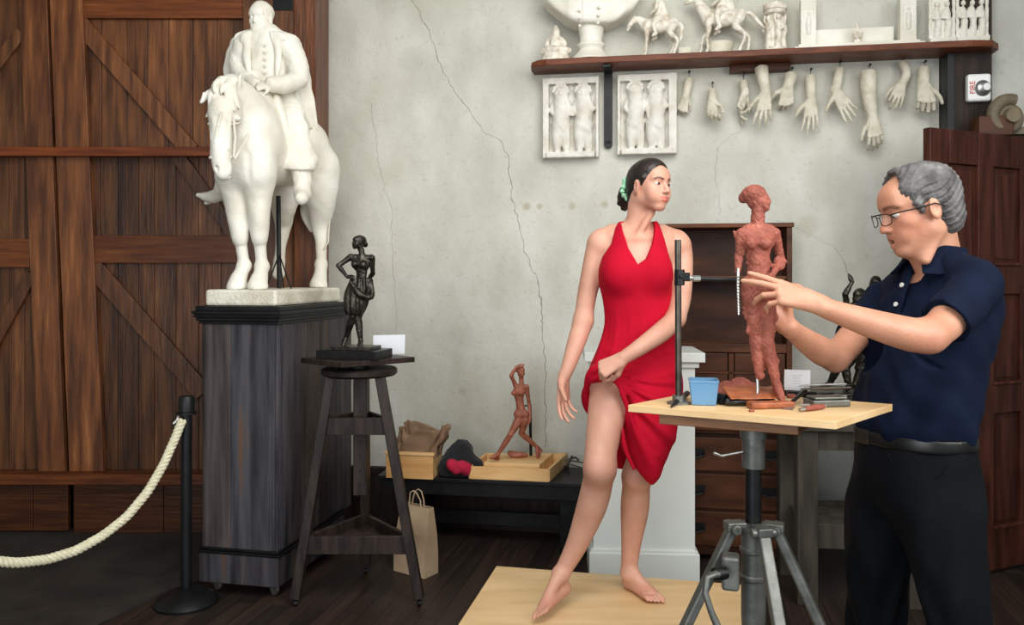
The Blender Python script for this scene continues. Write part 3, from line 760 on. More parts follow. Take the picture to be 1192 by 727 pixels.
def eyes(name, root_person, C, fwd, up, s, look, iris, parent):
    y = nrm(fwd); z = nrm(np.asarray(up, float) - y * np.dot(up, y)); x = np.cross(y, z); R = np.column_stack([x, y, z])
    for sx in (-1, 1):
        c = np.asarray(C) + R @ (V(sx * .031, .0692, .0005) * s)
        f = SDF(.001); f.frame(c, fwd, up, s); f.ell((0, 0, 0), (.0172, .0145, .0100)); f.ell((0, .0035, 0), (.0135, .012, .0092))
        lk = nrm(R @ np.asarray(look, float))
        def tf(v, c=c):
            q = v - c; cosv = (q @ lk) / np.linalg.norm(q, axis=1)
            rr = np.linalg.norm(q - np.outer(q @ lk, lk), axis=1) / s
            ir = np.clip((.0080 - rr) / .001, 0, 1) * (cosv > 0); pu = np.clip((.0036 - rr) / .0008, 0, 1) * (cosv > 0)
            lid = np.clip(((q @ z) / s - .0060) / .0012, 0, 1)
            t = np.ones((len(v), 3)); t = t * (1 - ir[:, None]) + np.array(iris) * ir[:, None]; t = t * (1 - pu[:, None]) + np.array([.02] * 3) * pu[:, None]
            t = t * (1 - lid[:, None]) + np.array([.12, .07, .05]) * lid[:, None]
            return t
        f.build('eye', M['eyewhite'], parent, res=.0012, tint=tf)
def lerp3(t, a, c):
    return t[:, None] * np.array(c) + (1 - t[:, None]) * a

# ================================================================ the posing woman
pl = lambda x, y, D: P(x, y, D)
woman = thing('person', (P(738, 690, 3.12)[0], 3.12, .2), 'woman in red halter dress standing barefoot on the plywood platform, lifting her hem', 'person')
HC_w = P(757, 217, 3.13); Fw = nrm(V(.60, -.80, .04)); Uw = nrm(V(.06, .0, 1)); hs = .86
f = SDF(.02)
head(f, HC_w, Fw, Uw, hs, jaw=.96)
Pn = lambda x, y, D: P(x, y, D)
f.chain([P(747, 232, 3.15), P(743, 254, 3.17), P(740, 275, 3.2)], [.046, .045, .056], k=.03)
f.rc(P(738, 236, 3.17), P(740, 268, 3.15), .018, .012, k=.02)
f.rc(P(758, 248, 3.12), P(744, 272, 3.12), .014, .012, k=.02)
# shoulders, chest
f.rc(P(735, 268, 3.22), P(700, 279, 3.2), .034, .042, k=.04); f.rc(P(747, 268, 3.22), P(786, 279, 3.22), .034, .042, k=.04)
f.rc(P(741, 277, 3.115), P(712, 274, 3.16), .009, .008, k=.02); f.rc(P(750, 277, 3.115), P(778, 274, 3.17), .009, .008, k=.02)
xl = lambda a, b, y, D, cy, ry: (P(0, y, D)[2], (P(a, y, D)[0] + P(b, y, D)[0]) / 2, cy, (P(b, y, D)[0] - P(a, y, D)[0]) / 2, ry)
f.loft([xl(712, 772, 262, 3.2, 3.2, .05), xl(700, 785, 280, 3.2, 3.2, .085), xl(699, 783, 300, 3.2, 3.19, .105), xl(702, 778, 330, 3.18, 3.18, .105), xl(708, 778, 355, 3.18, 3.18, .092),
        xl(708, 779, 375, 3.18, 3.18, .092), xl(698, 783, 405, 3.18, 3.19, .108), xl(692, 786, 435, 3.18, 3.2, .115), xl(700, 780, 458, 3.18, 3.2, .10)], k=.03)
for a in ((720, 318), (764, 317)): f.ell(P(a[0], a[1], 3.095), (.058, .05, .056), k=.03)
# right leg (image left), stepping forward on the toes
f.chain([P(714, 440, 3.14), P(710, 462, 3.10), P(700, 520, 3.0), P(698, 545, 2.96)], [.088, .078, .060, .055], k=.04)
f.ell(P(697, 543, 2.935), (.040, .032, .048), k=.03)
f.chain([P(699, 545, 2.98), P(690, 585, 3.03), P(672, 632, 3.07), P(655, 664, 3.07)], [.053, .056, .041, .030], k=.035)
f.ell(P(660, 666, 3.06), (.010, .012, .014), k=.02)
foot(f, P(652, 668, 3.06), P(633, 709, 2.955), P(656, 684, 3.085), .84, up=(-.75, -.7, .35), side=1)
# left leg, flat on the board
f.chain([P(762, 440, 3.22), P(756, 500, 3.2), P(742, 552, 3.17)], [.088, .070, .054], k=.04)
f.ell(P(741, 552, 3.135), (.04, .03, .045), k=.03)
f.chain([P(741, 556, 3.18), P(739, 590, 3.23), P(735, 630, 3.25), P(732, 664, 3.25)], [.052, .056, .040, .031], k=.035)
for q in ((726, 667, 3.24), (740, 667, 3.22)): f.ell(P(*q), (.010, .012, .014), k=.02)
zf = .2
hl = P(733, 684, 3.27); hl[2] = zf + .028; tl = P(757, 688, 3.145); tl[2] = zf + .019
foot(f, P(734, 668, 3.24), tl, hl, .95, up=(0, 0, 1), side=-1)
# right arm hanging, turned out
f.chain([P(697, 286, 3.2), P(692, 300, 3.2), P(683, 345, 3.2), P(679, 372, 3.19)], [.047, .041, .038, .035], k=.03)
f.chain([P(679, 374, 3.19), P(673, 392, 3.17), P(662, 425, 3.13), P(657, 438, 3.12)], [.035, .037, .027, .023], k=.03)
hand(f, P(656, 440, 3.12), (-.01, -.22, -1), (.75, -.65, 0), .93, side=1, curl=(.18, .25, .3, .32), spread=.13, thumb=(.8, .35, .5), wr=.023)
# left arm across, fist holding the hem
f.chain([P(791, 287, 3.22), P(794, 305, 3.21), P(793, 345, 3.14), P(787, 370, 3.08)], [.047, .042, .038, .035], k=.03)
f.chain([P(786, 371, 3.08), P(770, 386, 3.01), P(742, 406, 2.955), P(726, 416, 2.945)], [.035, .037, .029, .024], k=.02)
hand(f, P(725, 417, 2.945), (-.88, -.02, -.46), (.10, .75, -.65), .93, side=1, curl=(1.25, 1.3, 1.3, 1.3), curl2=(1.35, 1.35, 1.35, 1.35), spread=.02, thumb=(.8, .1, .75), tcurl=.9, wr=.023)
Lw = toL(HC_w, Fw, Uw, hs)
def w_tint(v):
    q = Lw(v); t = np.ones((len(v), 3))
    near = np.linalg.norm(q, axis=1) < .18
    ck = np.maximum(blob(q, (.043, .062, -.035), (.022, .03, .018), .8), blob(q, (-.043, .062, -.035), (.022, .03, .018), .8)) * .5
    t = lerp3(ck * near, t, (1.0, .80, .78))
    lip = np.maximum(blob(q, (0, .086, -.0605), (.0265, .03, .0052), .2), blob(q, (0, .086, -.0725), (.021, .03, .0068), .2))
    t = lerp3(lip * near, t, (.80, .38, .40))
    t = lerp3(np.maximum(blob(q, (.0105, .094, -.043), (.004, .004, .003)), blob(q, (-.0105, .094, -.043), (.004, .004, .003))) * near, t, (.45, .25, .22))
    for sx in (-1, 1):
        for (a, b, h) in ((.017, .088, .0195), (.024, .086, .0225), (.032, .082, .0245), (.040, .075, .024), (.047, .068, .0205)):
            t = lerp3(blob(q, (sx * a, b, h), (.0068, .02, .0040), .3) * near * .95, t, (.10, .07, .065))
        t = lerp3(blob(q, (sx * .032, .08, .012), (.018, .02, .008), .7) * near * .3, t, (.72, .5, .48))
    for kk, r in ((P(697, 543, 2.93), .06), (P(741, 552, 3.12), .05), (P(640, 705, 2.98), .06), (P(750, 690, 3.16), .06), (P(706, 430, 2.98), .05), (P(657, 465, 3.1), .05)):
        d = np.linalg.norm(v - kk, axis=1); t = lerp3(np.clip(1 - d / r, 0, 1) * .5, t, (1.0, .78, .78))
    return t
wb = f.build('body', M['skin'], woman, res=.0032, tint=w_tint)
eyes('eye', woman, HC_w, Fw, Uw, hs, (.15, 1, .02), (.16, .09, .06), wb)
# hair: pulled back into a low bun
f = SDF(.012); f.frame(HC_w, Fw, Uw, hs)
f.ell((0, -.026, .040), (.0785, .098, .084)); f.ell((0, -.066, -.012), (.062, .056, .072), k=.03); f.ell((0, .012, .062), (.064, .064, .060), k=.03)
f.ell((0, .098, -.004), (.058, .066, .082), k=.012, mode='s')                     # face opening
f.ell((0, .125, .05), (.040, .070, .052), k=.02, mode='s')
f.box((0, .07, -.13), (.4, .2, .12), k=.01, mode='s')
f.ell((0, -.068, -.06), (.044, .034, .05), k=.02)
for x in (-1, 1):
    f.ell((x * .080, .002, -.040), (.03, .032, .044), k=.01, mode='s'); f.rc((x * .068, .022, .03), (x * .068, .012, .0), .014, .006, k=.01)
f.ell((.0, -.138, -.022), (.046, .042, .052), k=.012); f.ell((0, -.085, -.075), (.040, .030, .05), k=.03); f.rc((0, -.088, -.10), (0, -.092, -.145), .026, .008, k=.02)
for i in range(8):
    a = i * .8; f.rc((.022 * math.cos(a), -.14, -.03 + .03 * math.sin(a)), (.034 * math.cos(a + .3), -.160 - .006 * (i % 3), -.045 + .042 * math.sin(a + .3)), .018, .009, k=.02)
Rh = np.column_stack([np.cross(Fw, nrm(Uw)), Fw, Uw])
def hairdisp(p):
    q = [p[i] - HC_w[i] for i in range(3)]; l = [sum(Rh[i, j] * q[i] for i in range(3)) for j in range(3)]
    a = np.arctan2(l[0], l[2]); return .0004 * np.sin(a * 60 + 10 * l[1]) + .0003 * np.sin(a * 105 + 40 * l[1])
f.disp(hairdisp)
f.build('hair', M['hair_dark'], woman, res=.0024)
q = MB(); y = Fw; z = nrm(Uw - y * np.dot(Uw, y)); x = np.cross(y, z); bc = HC_w + hs * (-.108 * y + .0 * z)
ring = [bc + hs * (.052 * math.cos(a) * x + .056 * math.sin(a) * z - (.010) * y) + hs * y * .006 * math.sin(a * 5) for a in np.linspace(0, 2 * PI, 60)]
q.tube(ring, [hs * (.0105 + .0035 * math.sin(i * 1.9)) for i in range(60)], n=8, cap=False)
q.build('scrunchie', M['green'], woman, smooth=True)

# ---------------------------------------------------------------- dress
f = SDF(.012)
fist = P(703, 440, 3.0)
def vf(x, y, z, a):                                # long soft hanging folds that grow towards the hem
    t = np.clip((P(0, 345, 3.1)[2] - z) / .5, 0, 1); return .0045 * t * np.sin(a * 13 + 3 * np.sin(z * 6)) + .002 * t * np.sin(a * 29 + z * 9)
f.loft([xl(720, 765, 258, 3.19, 3.18, .075), xl(708, 778, 275, 3.18, 3.18, .098), xl(698, 783, 300, 3.18, 3.175, .116), xl(697, 782, 325, 3.16, 3.17, .118), xl(702, 784, 350, 3.16, 3.17, .104),
        xl(704, 787, 375, 3.16, 3.17, .104), xl(696, 790, 405, 3.16, 3.17, .112), xl(687, 792, 430, 3.16, 3.17, .125), xl(685, 792, 446, 3.16, 3.17, .135), xl(697, 787, 468, 3.16, 3.17, .12), xl(712, 772, 492, 3.16, 3.17, .07)], k=.01, fold=vf)
for a in ((721, 318), (764, 317)): f.ell(P(a[0], a[1], 3.095), (.060, .054, .062), k=.05)
# right-hand drape, sagging from the fist to the far hip
def df(x, y, z, a):
    px = x * F / 3.05 + CX; pz = HY + (HC - z) * F / 3.05
    rx, rz = px - 706, pz - 436; ang = np.arctan2(rz, rx); rad = np.sqrt(rx * rx + rz * rz)
    amp = np.clip(rad / 30, 0, 1) * np.clip((150 - rad) / 50, .25, 1)
    return amp * (.0055 * np.sin(ang * 17 + rad * .018) + .0025 * np.sin(ang * 37 + 1 + rad * .03)) * np.clip((3.12 - y) / .06, 0, 1)
f.loft([xl(716, 778, 415, 3.1, 3.14, .07), xl(706, 787, 432, 3.1, 3.13, .11), xl(711, 791, 450, 3.1, 3.12, .125), xl(718, 790, 480, 3.1, 3.12, .14), xl(721, 787, 505, 3.1, 3.12, .14), xl(724, 782, 522, 3.1, 3.12, .13),
        xl(732, 774, 538, 3.1, 3.12, .12), xl(744, 766, 554, 3.1, 3.11, .09), xl(752, 761, 563, 3.1, 3.11, .05)], k=.05, fold=df)
# back panel hanging behind the raised leg
f.loft([xl(684, 745, 440, 3.25, 3.27, .06), xl(677, 745, 462, 3.25, 3.27, .055), xl(681, 745, 478, 3.25, 3.28, .05), xl(700, 745, 500, 3.25, 3.28, .05), xl(712, 742, 530, 3.25, 3.28, .045), xl(718, 734, 546, 3.25, 3.28, .03)], k=.012, fold=df)
# cloth bunched up round the fist and the folds that radiate from it
def sag(pts, rr, D0=2.96, D1=2.97, k=.016):
    n = len(pts); f.chain([P(a[0], a[1], D0 + (D1 - D0) * i / (n - 1)) for i, a in enumerate(pts)], rr, k=k)
sag([(706, 446), (716, 462), (722, 490), (728, 522), (738, 545)], [.010, .010, .009, .009, .006], 2.985, 3.0)
sag([(712, 442), (726, 462), (737, 492), (751, 520), (765, 530)], [.011, .010, .009, .009, .005], 2.985, 3.0)
sag([(714, 438), (732, 456), (747, 478), (764, 494), (780, 492)], [.011, .010, .008, .008, .004], 2.985, 3.03)
sag([(716, 434), (734, 446), (752, 458), (770, 464), (784, 462)], [.010, .009, .007, .006, .003], 2.985, 3.06)
f.chain([P(684, 462, 3.12), P(684, 446, 3.07), P(690, 432, 3.03), P(700, 428, 3.02)], [.010, .014, .018, .018], k=.02)
f.ell(P(705, 438, 3.03), (.030, .028, .026), k=.02)
f.rc(P(690, 440, 3.04), P(704, 446, 3.0), .017, .015, k=.02)
# neckline: halter cut out of the front, open sides
out = [(721, 250), (713, 283), (703, 298), (695, 320), (690, 345), (660, 400), (640, 600), (830, 600), (830, 400), (800, 340), (785, 325), (780, 300), (773, 272), (768, 250)]
f.poly_xz([tuple(P(a, b, 3.1)[[0, 2]]) for a, b in out], k=.006)
vn = [(725, 240), (727, 268), (732, 289), (742, 308), (752, 301), (760, 285), (765, 265), (765, 240)]
vz = np.array([P(a, b, 3.07)[[0, 2]] for a, b in vn])
g_ = SDF(); g_.poly_xz([tuple(a) for a in vz]); vfn = g_.ops[0][2]
f.fnop(lambda p: np.maximum(vfn(p), p[1] - 3.17), 's', k=.004)
f.fnop(lambda p: np.maximum(P(0, 292, 3.2)[2] - p[2], 3.24 - p[1]), 's', k=.004)   # open back
# hollow out below so that legs show inside the hem
f.ell(P(745, 560, 3.14), (.085, .085, .16), k=.01, mode='s')
f.rc(P(703, 470, 3.05), P(697, 545, 2.95), .082, .062, k=.008, mode='s')
f.rc(P(700, 462, 2.98), P(697, 545, 2.85), .07, .062, k=.008, mode='s')
f.build('dress', M['dress'], woman, res=.0034)
# ================================================================ the sculptor
man = thing('person', (1.2, 2.25, 0), 'grey-haired man with glasses in navy polo shirt, hands at the clay figure', 'person')
HM = P(1067, 243, 2.22); FM = nrm(V(-.96, .02, -.27)); UM = nrm(V(-.27, -.0, 1)); ms = .99
axm = nrm(V(.32, -.95, 0)); fm = nrm(V(-.95, -.32, 0))            # shoulder axis (towards his left) and chest direction
SH = P(1082, 325, 2.28)
bx = lambda x, y, z: V(SH[0], SH[1], 0) + axm * x + fm * y + V(0, 0, z)
f = SDF(.02)
head(f, HM, FM, UM, ms, male=True, mouth=1, jaw=1.0)
f.chain([P(1084, 252, 2.24), P(1087, 275, 2.26), P(1090, 305, 2.28)], [.058, .058, .066], k=.03)
f.rc(P(1062, 284, 2.22), P(1076, 306, 2.24), .026, .03, k=.03)                     # throat under the chin
f.rc(P(1092, 268, 2.19), P(1078, 302, 2.19), .013, .012, k=.03)
f.loft([(.95, 0, 0, .15, .105), (1.1, 0, 0, .15, .105), (1.3, 0, 0, .17, .10), (1.42, 0, 0, .15, .085), (1.46, 0, 0, .09, .07)], k=.02) if False else None
f.fr = (V(SH[0], SH[1], 0), np.column_stack([axm, fm, V(0, 0, 1)]), 1.0)
f.loft([(.93, -.01, .035, .12, .09), (1.1, -.005, .028, .11, .085), (1.3, 0, 0, .13, .08), (1.40, 0, -.005, .13, .075), (1.45, 0, 0, .08, .06)], k=.02)
f.frame()
# near (left) arm
f.chain([P(1135, 331, 2.12), P(1121, 353, 2.08), P(1098, 378, 2.03), P(1082, 390, 2.0)], [.054, .050, .044, .041], k=.03)
f.chain([P(1082, 390, 2.0), P(1060, 389, 1.99), P(1010, 375, 1.975), P(965, 360, 1.97), P(950, 353, 1.97)], [.041, .042, .034, .025, .023], k=.02)
f.ell(P(1083, 398, 1.985), (.02, .02, .018), k=.02)
TL = hand(f, P(948, 352, 1.97), nrm(P(880, 332, 1.99) - P(948, 352, 1.97)), (-.2, .80, -.56), .93, side=-1, curl=(.04, .10, .5, .65), spread=.07, thumb=(.80, .45, .35), tcurl=.3, wr=.030)
# far (right) arm
f.chain([P(1024, 352, 2.44), P(1008, 374, 2.40), P(985, 402, 2.33), P(972, 414, 2.30)], [.050, .046, .042, .039], k=.03)
f.chain([P(972, 414, 2.30), P(958, 409, 2.27), P(935, 394, 2.22), P(919, 381, 2.18)], [.039, .040, .031, .023], k=.02)
f.ell(P(972, 424, 2.30), (.02, .02, .018), k=.02)
TR = hand(f, P(917, 380, 2.178), (-.50, -.10, .42), (-.62, -.35, .55), .88, side=1, curl=(.75, .8, .9, .95), spread=.03, thumb=(.8, .4, .4), tcurl=.5, wr=.029)
# legs inside the jeans
for a, b in (((-.10), .06), (.09, .02)):
    f.chain([bx(a, .04, .92), bx(a * 1.15, b, .5), bx(a * 1.3, b - .02, .1)], [.062, .05, .04], k=.03)
Lm = toL(HM, FM, UM, ms)
def m_tint(v):
    q = Lm(v); t = np.ones((len(v), 3)); near = np.linalg.norm(q, axis=1) < .2
    red = np.maximum(blob(q, (.045, .055, -.035), (.03, .04, .03), .9), blob(q, (0, .1, -.03), (.016, .02, .016), .8)) * .55
    red = np.maximum(red, blob(q, (.078, -.01, -.01), (.02, .03, .035), .5) * .4); red = np.maximum(red, blob(q, (-.045, .055, -.035), (.03, .04, .03), .9) * .5)
    t = lerp3(red * near, t, (1.0, .74, .70))
    lip = np.maximum(blob(q, (0, .09, -.0575), (.019, .012, .0045), .3), blob(q, (0, .086, -.081), (.016, .012, .0055), .3))
    t = lerp3(lip * near * .8, t, (.80, .48, .46))
    t = lerp3(blob(q, (0, .082, -.0695), (.013, .02, .005), .25) * near, t, (.20, .08, .08))
    for sx in (-1, 1):
        for (a, b, h) in ((.015, .09, .0215), (.023, .088, .0245), (.032, .082, .026), (.041, .075, .0245), (.049, .066, .020)):
            t = lerp3(blob(q, (sx * a, b, h), (.007, .02, .0050), .4) * near * .8, t, (.24, .19, .17))
    beard = blob(q, (0, .04, -.085), (.06, .07, .045), .5) * .28
    t = lerp3(beard * near, t, (.72, .68, .68))
    for kk, r in ((P(1083, 398, 1.97), .08), (P(905, 345, 2.05), .09), (P(905, 375, 2.15), .07)):
        d = np.linalg.norm(v - kk, axis=1); t = lerp3(np.clip(1 - d / r, 0, 1) * .5, t, (1.0, .80, .78))
    return t
mb_ = f.build('body', M['skin_m'], man, res=.0036, tint=m_tint)
eyes('eye', man, HM, FM, UM, ms, (.0, 1, -.35), (.14, .11, .09), mb_)
# hair
f = SDF(.012); f.frame(HM, FM, UM, ms)
f.ell((0, -.026, .038), (.082, .102, .086)); f.ell((0, -.070, -.030), (.062, .050, .062), k=.03); f.ell((0, .02, .075), (.060, .058, .046), k=.03)
f.ell((.0, .098, .010), (.068, .074, .088), k=.012, mode='s')
f.ell((.0, .105, .070), (.066, .078, .040), rot=((1, 0, 0), -.35), k=.02, mode='s')
f.box((0, .07, -.12), (.4, .2, .12), k=.01, mode='s'); f.box((0, -.09, -.165), (.4, .2, .14), k=.01, mode='s')
for x in (-1, 1):
    f.ell((x * .082, .006, -.042), (.03, .036, .052), k=.008, mode='s'); f.rc((x * .070, .026, .02), (x * .069, .018, -.008), .013, .006, k=.01)
Rm = np.column_stack([np.cross(FM, nrm(UM)), FM, UM])
def hd2(p):
    q = [p[i] - HM[i] for i in range(3)]; l = [sum(Rm[i, j] * q[i] for i in range(3)) for j in range(3)]
    u = l[2] * 1.0 + l[1] * .55 + .012 * np.sin(l[1] * 45 + l[0] * 30)
    return .0011 * np.sin(u * 330) + .0008 * np.sin(u * 610 + l[1] * 40) + .0009 * np.sin(l[1] * 55 + l[2] * 70 + 3 * np.sin(l[0] * 40))
f.disp(hd2); f.build('hair', M['hair_grey'], man, res=.0025)
# glasses
gR = Rm; gp = lambda x, y, z: HM + ms * (gR @ V(x, y, z))
gl = MB()
for sx in (-1, 1):
    pts = []
    for a in np.linspace(0, 2 * PI, 33):
        c, s_ = math.cos(a), math.sin(a); pts.append(gp(sx * .034 + .0255 * np.sign(c) * abs(c)**.7, .108 - .006 * abs(c) * (1 if c * sx > 0 else 0) * 1.5, -.004 + .016 * np.sign(s_) * abs(s_)**.75))
    gl.tube(pts, .0013, n=6)
    gl.tube([gp(sx * .059, .100, .006), gp(sx * .075, .085, .008), gp(sx * .083, .03, .006), gp(sx * .086, -.012, .006), gp(sx * .082, -.035, -.008)], .0019, n=8)
gl.tube([gp(-.009, .108, .002), gp(0, .111, .005), gp(.009, .108, .002)], .0014, n=6)
g_o = gl.build('glasses_frame', M['iron'], man, smooth=True)
for sx in (-1, 1):
    q = MB(); ring = [gp(sx * .034 + .025 * np.sign(math.cos(a)) * abs(math.cos(a))**.7, .1065, -.004 + .0155 * np.sign(math.sin(a)) * abs(math.sin(a))**.75) for a in np.linspace(0, 2 * PI, 28, endpoint=False)]
    q._add(ring, [tuple(range(28))], 1.0); q.build('lens', M['lens'], g_o)
# ---------------------------------------------------------------- navy polo shirt
Fr = (V(SH[0], SH[1], 0), np.column_stack([axm, fm, V(0, 0, 1)]), 1.0)
f = SDF(.02); f.fr = Fr
def sf(x, y, z, a):
    t = np.clip((1.30 - z) / .3, 0, 1)
    return .005 * t * np.sin(a * 9 + 9 * z) + .0035 * np.sin(z * 34 + a * 3 + 2 * np.sin(x * 20)) * t + .0025 * np.sin(x * 40 + z * 30)
f.loft([(1.005, -.012, .042, .166, .130), (1.03, -.012, .042, .173, .140), (1.08, -.01, .036, .176, .142), (1.16, -.006, .024, .174, .138), (1.26, 0, .010, .180, .130), (1.34, 0, -.006, .186, .120), (1.40, 0, -.018, .172, .102), (1.44, 0, -.022, .125, .083), (1.47, 0, -.02, .082, .07)], k=.03, fold=sf)
f.frame()
f.rc(P(1094, 306, 2.27), P(1134, 327, 2.14), .058, .056, k=.04); f.rc(P(1088, 310, 2.30), P(1030, 350, 2.44), .056, .050, k=.04)
def sleeve(f, a, b, c, r0, r1, r2):
    f.chain([a, b, c], [r0, r1, r2], k=.03)
f.rc(P(1136, 348, 2.2), P(1134, 400, 2.26), .058, .056, k=.05)                      # back of the shirt
sleeve(f, P(1136, 330, 2.125), P(1121, 353, 2.08), P(1094, 380, 2.02), .058, .060, .062)
sleeve(f, P(1026, 352, 2.44), P(1010, 373, 2.40), P(984, 404, 2.33), .054, .054, .055)
# sleeve openings (cut flat across the arm)
def cutplane(c, n, r):
    c = np.asarray(c); n = nrm(n)
    def fn(p):
        d = sum((p[i] - c[i]) * n[i] for i in range(3)); rr = np.sqrt(sum((p[i] - c[i])**2 for i in range(3))) - r
        return np.maximum(-d, rr)
    return fn
eL, uL = P(1082, 390, 2.0), P(1138, 328, 2.12); nL = nrm(nrm(eL - uL) + V(-.1, 0, -.1))
cL = P(1100, 376, 2.035); f.fnop(cutplane(cL, nL, .16), 's', k=.003)
eR, uR = P(972, 414, 2.30), P(1016, 345, 2.44); cR = P(992, 392, 2.355); f.fnop(cutplane(cR, nrm(eR - uR), .11), 's', k=.003)
arm = SDF(); arm.rc(uL + (eL-uL)*.3, eL, .056, .052); av = arm.ops[0][2]
f.fnop(lambda p: np.maximum(av(p), -sum((p[i] - (cL - nL * .012)[i]) * nL[i] for i in range(3))), 's', k=.002)
# neck opening
f.rc(P(1084, 250, 2.24), P(1090, 300, 2.275), .064, .066, k=.006, mode='s')
f.disp(lambda p: .0016 * np.sin(p[2] * 60 + p[0] * 50 + 3 * np.sin(p[1] * 30)) * (p[2] > 1.0))
sh = f.build('polo_shirt', M['navy'], man, res=.0042)
# folded collar round the neck, open at the throat
g2 = SDF(.006); cu = nrm(V(.10, .03, 1)); cC = P(1090, 300, 2.275) ; cf_ = nrm(fm - cu * np.dot(fm, cu)); g2.frame(cC, cf_, cu)
g2.loft([(-.055, 0, .012, .112, .104), (-.035, 0, .006, .100, .094), (-.010, 0, .002, .086, .084), (.018, 0, 0, .0765, .0765), (.030, 0, -.002, .073, .073)], k=.002)
g2.loft([(-.09, 0, .006, .092, .088), (-.035, 0, .004, .090, .085), (-.010, 0, .001, .078, .076), (.018, 0, 0, .069, .069), (.06, 0, -.002, .066, .066)], k=.002, mode='s')
Rc_ = np.column_stack([np.cross(cf_, cu), cf_, cu])
def throat(p):
    l = [sum(Rc_[i, j] * (p[i] - cC[i]) for i in range(3)) for j in range(3)]
    return np.maximum(np.abs(l[0]) - (.014 + np.maximum(0, .0 - l[2]) * .75), -l[1])
g2.fnop(throat, 's', k=.003)
g2.fnop(lambda p: -(sum(cu[i] * (p[i] - cC[i]) for i in range(3)) + .028 + .55 * np.maximum(0, sum(cf_[i] * (p[i] - cC[i]) for i in range(3)) - .02)), 'i', k=.004)
o = g2.build('collar', M['navy'], man, res=.0022)
# placket and buttons
g2 = SDF(.003); g2.fr = Fr; g2.rc((-.000, .076, 1.455), (0, .106, 1.385), .016, .016, flat=((0, 1, 0), .35)); g2.rc((0, .106, 1.385), (0, .131, 1.29), .016, .016, flat=((0, 1, 0), .35)); g2.build('placket', M['navy'], man, res=.003)
for z_, y_ in ((1.425, .096), (1.372, .117)):
    c = bx(0, y_, z_); q = MB(); q.lathe([(0, 0), (.0066, 0), (.0066, .003), (0, .0036)], c, n=14, axis=fm + V(0, 0, .3)); q.build('button', M['button'], man)
placket = None
# ---------------------------------------------------------------- belt and jeans
f = SDF(.004); f.fr = Fr
f.loft([(.985, -.012, .044, .170, .136), (1.0, -.012, .044, .171, .137), (1.022, -.012, .044, .170, .136)], ex=2.1)
f.build('belt', M['leather_b'], man, res=.004)
bk = bx(-.060, .172, 1.004); q = MB()
q.box(bk + fm * .008, (.052, .006, .04), R=np.column_stack([axm, fm, V(0, 0, 1)])); q.build('belt_buckle', M['darksteel'], man, bevel=.002)
f = SDF(.02); f.fr = Fr
def jf(x, y, z, a):
    return .0045 * np.sin(z * 26 + 4 * np.sin(a * 2)) * np.clip((.8 - z) / .3, 0, 1) + .003 * np.sin(a * 7 + z * 14)
f.loft([(.76, -.012, .04, .12, .07), (.82, -.012, .040, .165, .125), (.87, -.012, .042, .174, .142), (.93, -.012, .044, .172, .143), (1.0, -.012, .044, .165, .131)], k=.02, fold=jf)
f.loft([(.05, .13, -.02, .064, .088), (.28, .125, -.01, .066, .078), (.5, .112, .012, .075, .084), (.68, .095, .035, .088, .100), (.84, .076, .040, .090, .118), (.95, .06, .04, .05, .08)], k=.05, fold=jf)
f.loft([(.05, -.14, .05, .064, .088), (.28, -.135, .06, .066, .078), (.5, -.125, .07, .075, .084), (.68, -.115, .065, .088, .100), (.84, -.10, .045, .090, .118), (.95, -.07, .04, .05, .08)], k=.03, fold=jf)
jn = f.build('jeans', M['jeans'], man, res=.0048)
q = MB()
q.tube([bx(.150, .075, .985), bx(.145, .108, .935), bx(.112, .146, .912), bx(.065, .174, .918), bx(.035, .180, .975)], .0022, n=6); q.build('pocket_seam', M['jeans'], man)
for s_ in (-1, 1):
    f = SDF(.02); f.fr = Fr; y0 = .0 if s_ > 0 else .07
    f.rc((s_ * .135, y0 - .05, .045), (s_ * .15, y0 + .12, .038), .045, .040); f.rc((s_ * .15, y0 + .12, .036), (s_ * .155, y0 + .17, .034), .042, .034, k=.02)
    f.rc((s_ * .135, y0 - .04, .05), (s_ * .132, y0 - .03, .12), .045, .048)
    f.fnop(lambda p: .002 - p[2], 'i', k=.004); f.build('shoe', M['leather_b'], man, res=.006)
# ================================================================ furniture and floor things
RA = math.radians(12)                                              # the floor boards and plinths turn by this
ex, ey = V(math.cos(RA), -math.sin(RA), 0), V(math.sin(RA), math.cos(RA), 0)
Rr = np.column_stack([ex, ey, V(0, 0, 1)])
# ---- tall boarded pedestal
A0 = V(-1.418, 3.735, 0); WD_, DP_ = .375, .70
def rb(o, u0, u1, v0, v1, z0, z1, mb, tint=1.0):
    c = o + ex * (u0 + u1) / 2 + ey * (v0 + v1) / 2 + V(0, 0, (z0 + z1) / 2); mb.box(c, (u1 - u0, v1 - v0, z1 - z0), R=Rr, tint=tint)
ped = thing('statue_pedestal', A0 + ex * WD_ / 2 + ey * DP_ / 2, 'tall weathered black boarded pedestal on casters under the white horse and rider', 'pedestal')
q = MB(); rb(A0, .02, WD_ - .02, .02, DP_ - .02, .06, 1.24, q, .5)
x = .0
for wd_, t in ((.145, (1.12, .98, .86)), (.205, (1.0, 1.02, 1.06)), (.025, (1.1, 1.12, 1.2))):
    rb(A0, x, x + wd_ - .002, 0, .02, .2, 1.25, q, t); x += wd_
x = 0
random.seed(5)
for wd_, t in ((.04, (1.2, 1.2, 1.3)), (.12, (.9, .9, .95)), (.11, (.8, .7, .64)), (.14, (1.05, .85, .7)), (.13, (.9, .8, .72)), (.14, (.85, .82, .8)), (.15, (.95, .86, .8))):
    rb(A0, WD_ - .02, WD_, x, x + wd_ - .002, .2, 1.25, q, t); rb(A0, 0, .02, x, x + wd_ - .002, .2, 1.25, q, .8); x += wd_
q.build('boarded_body', M['greywood'], ped, bevel=.002)
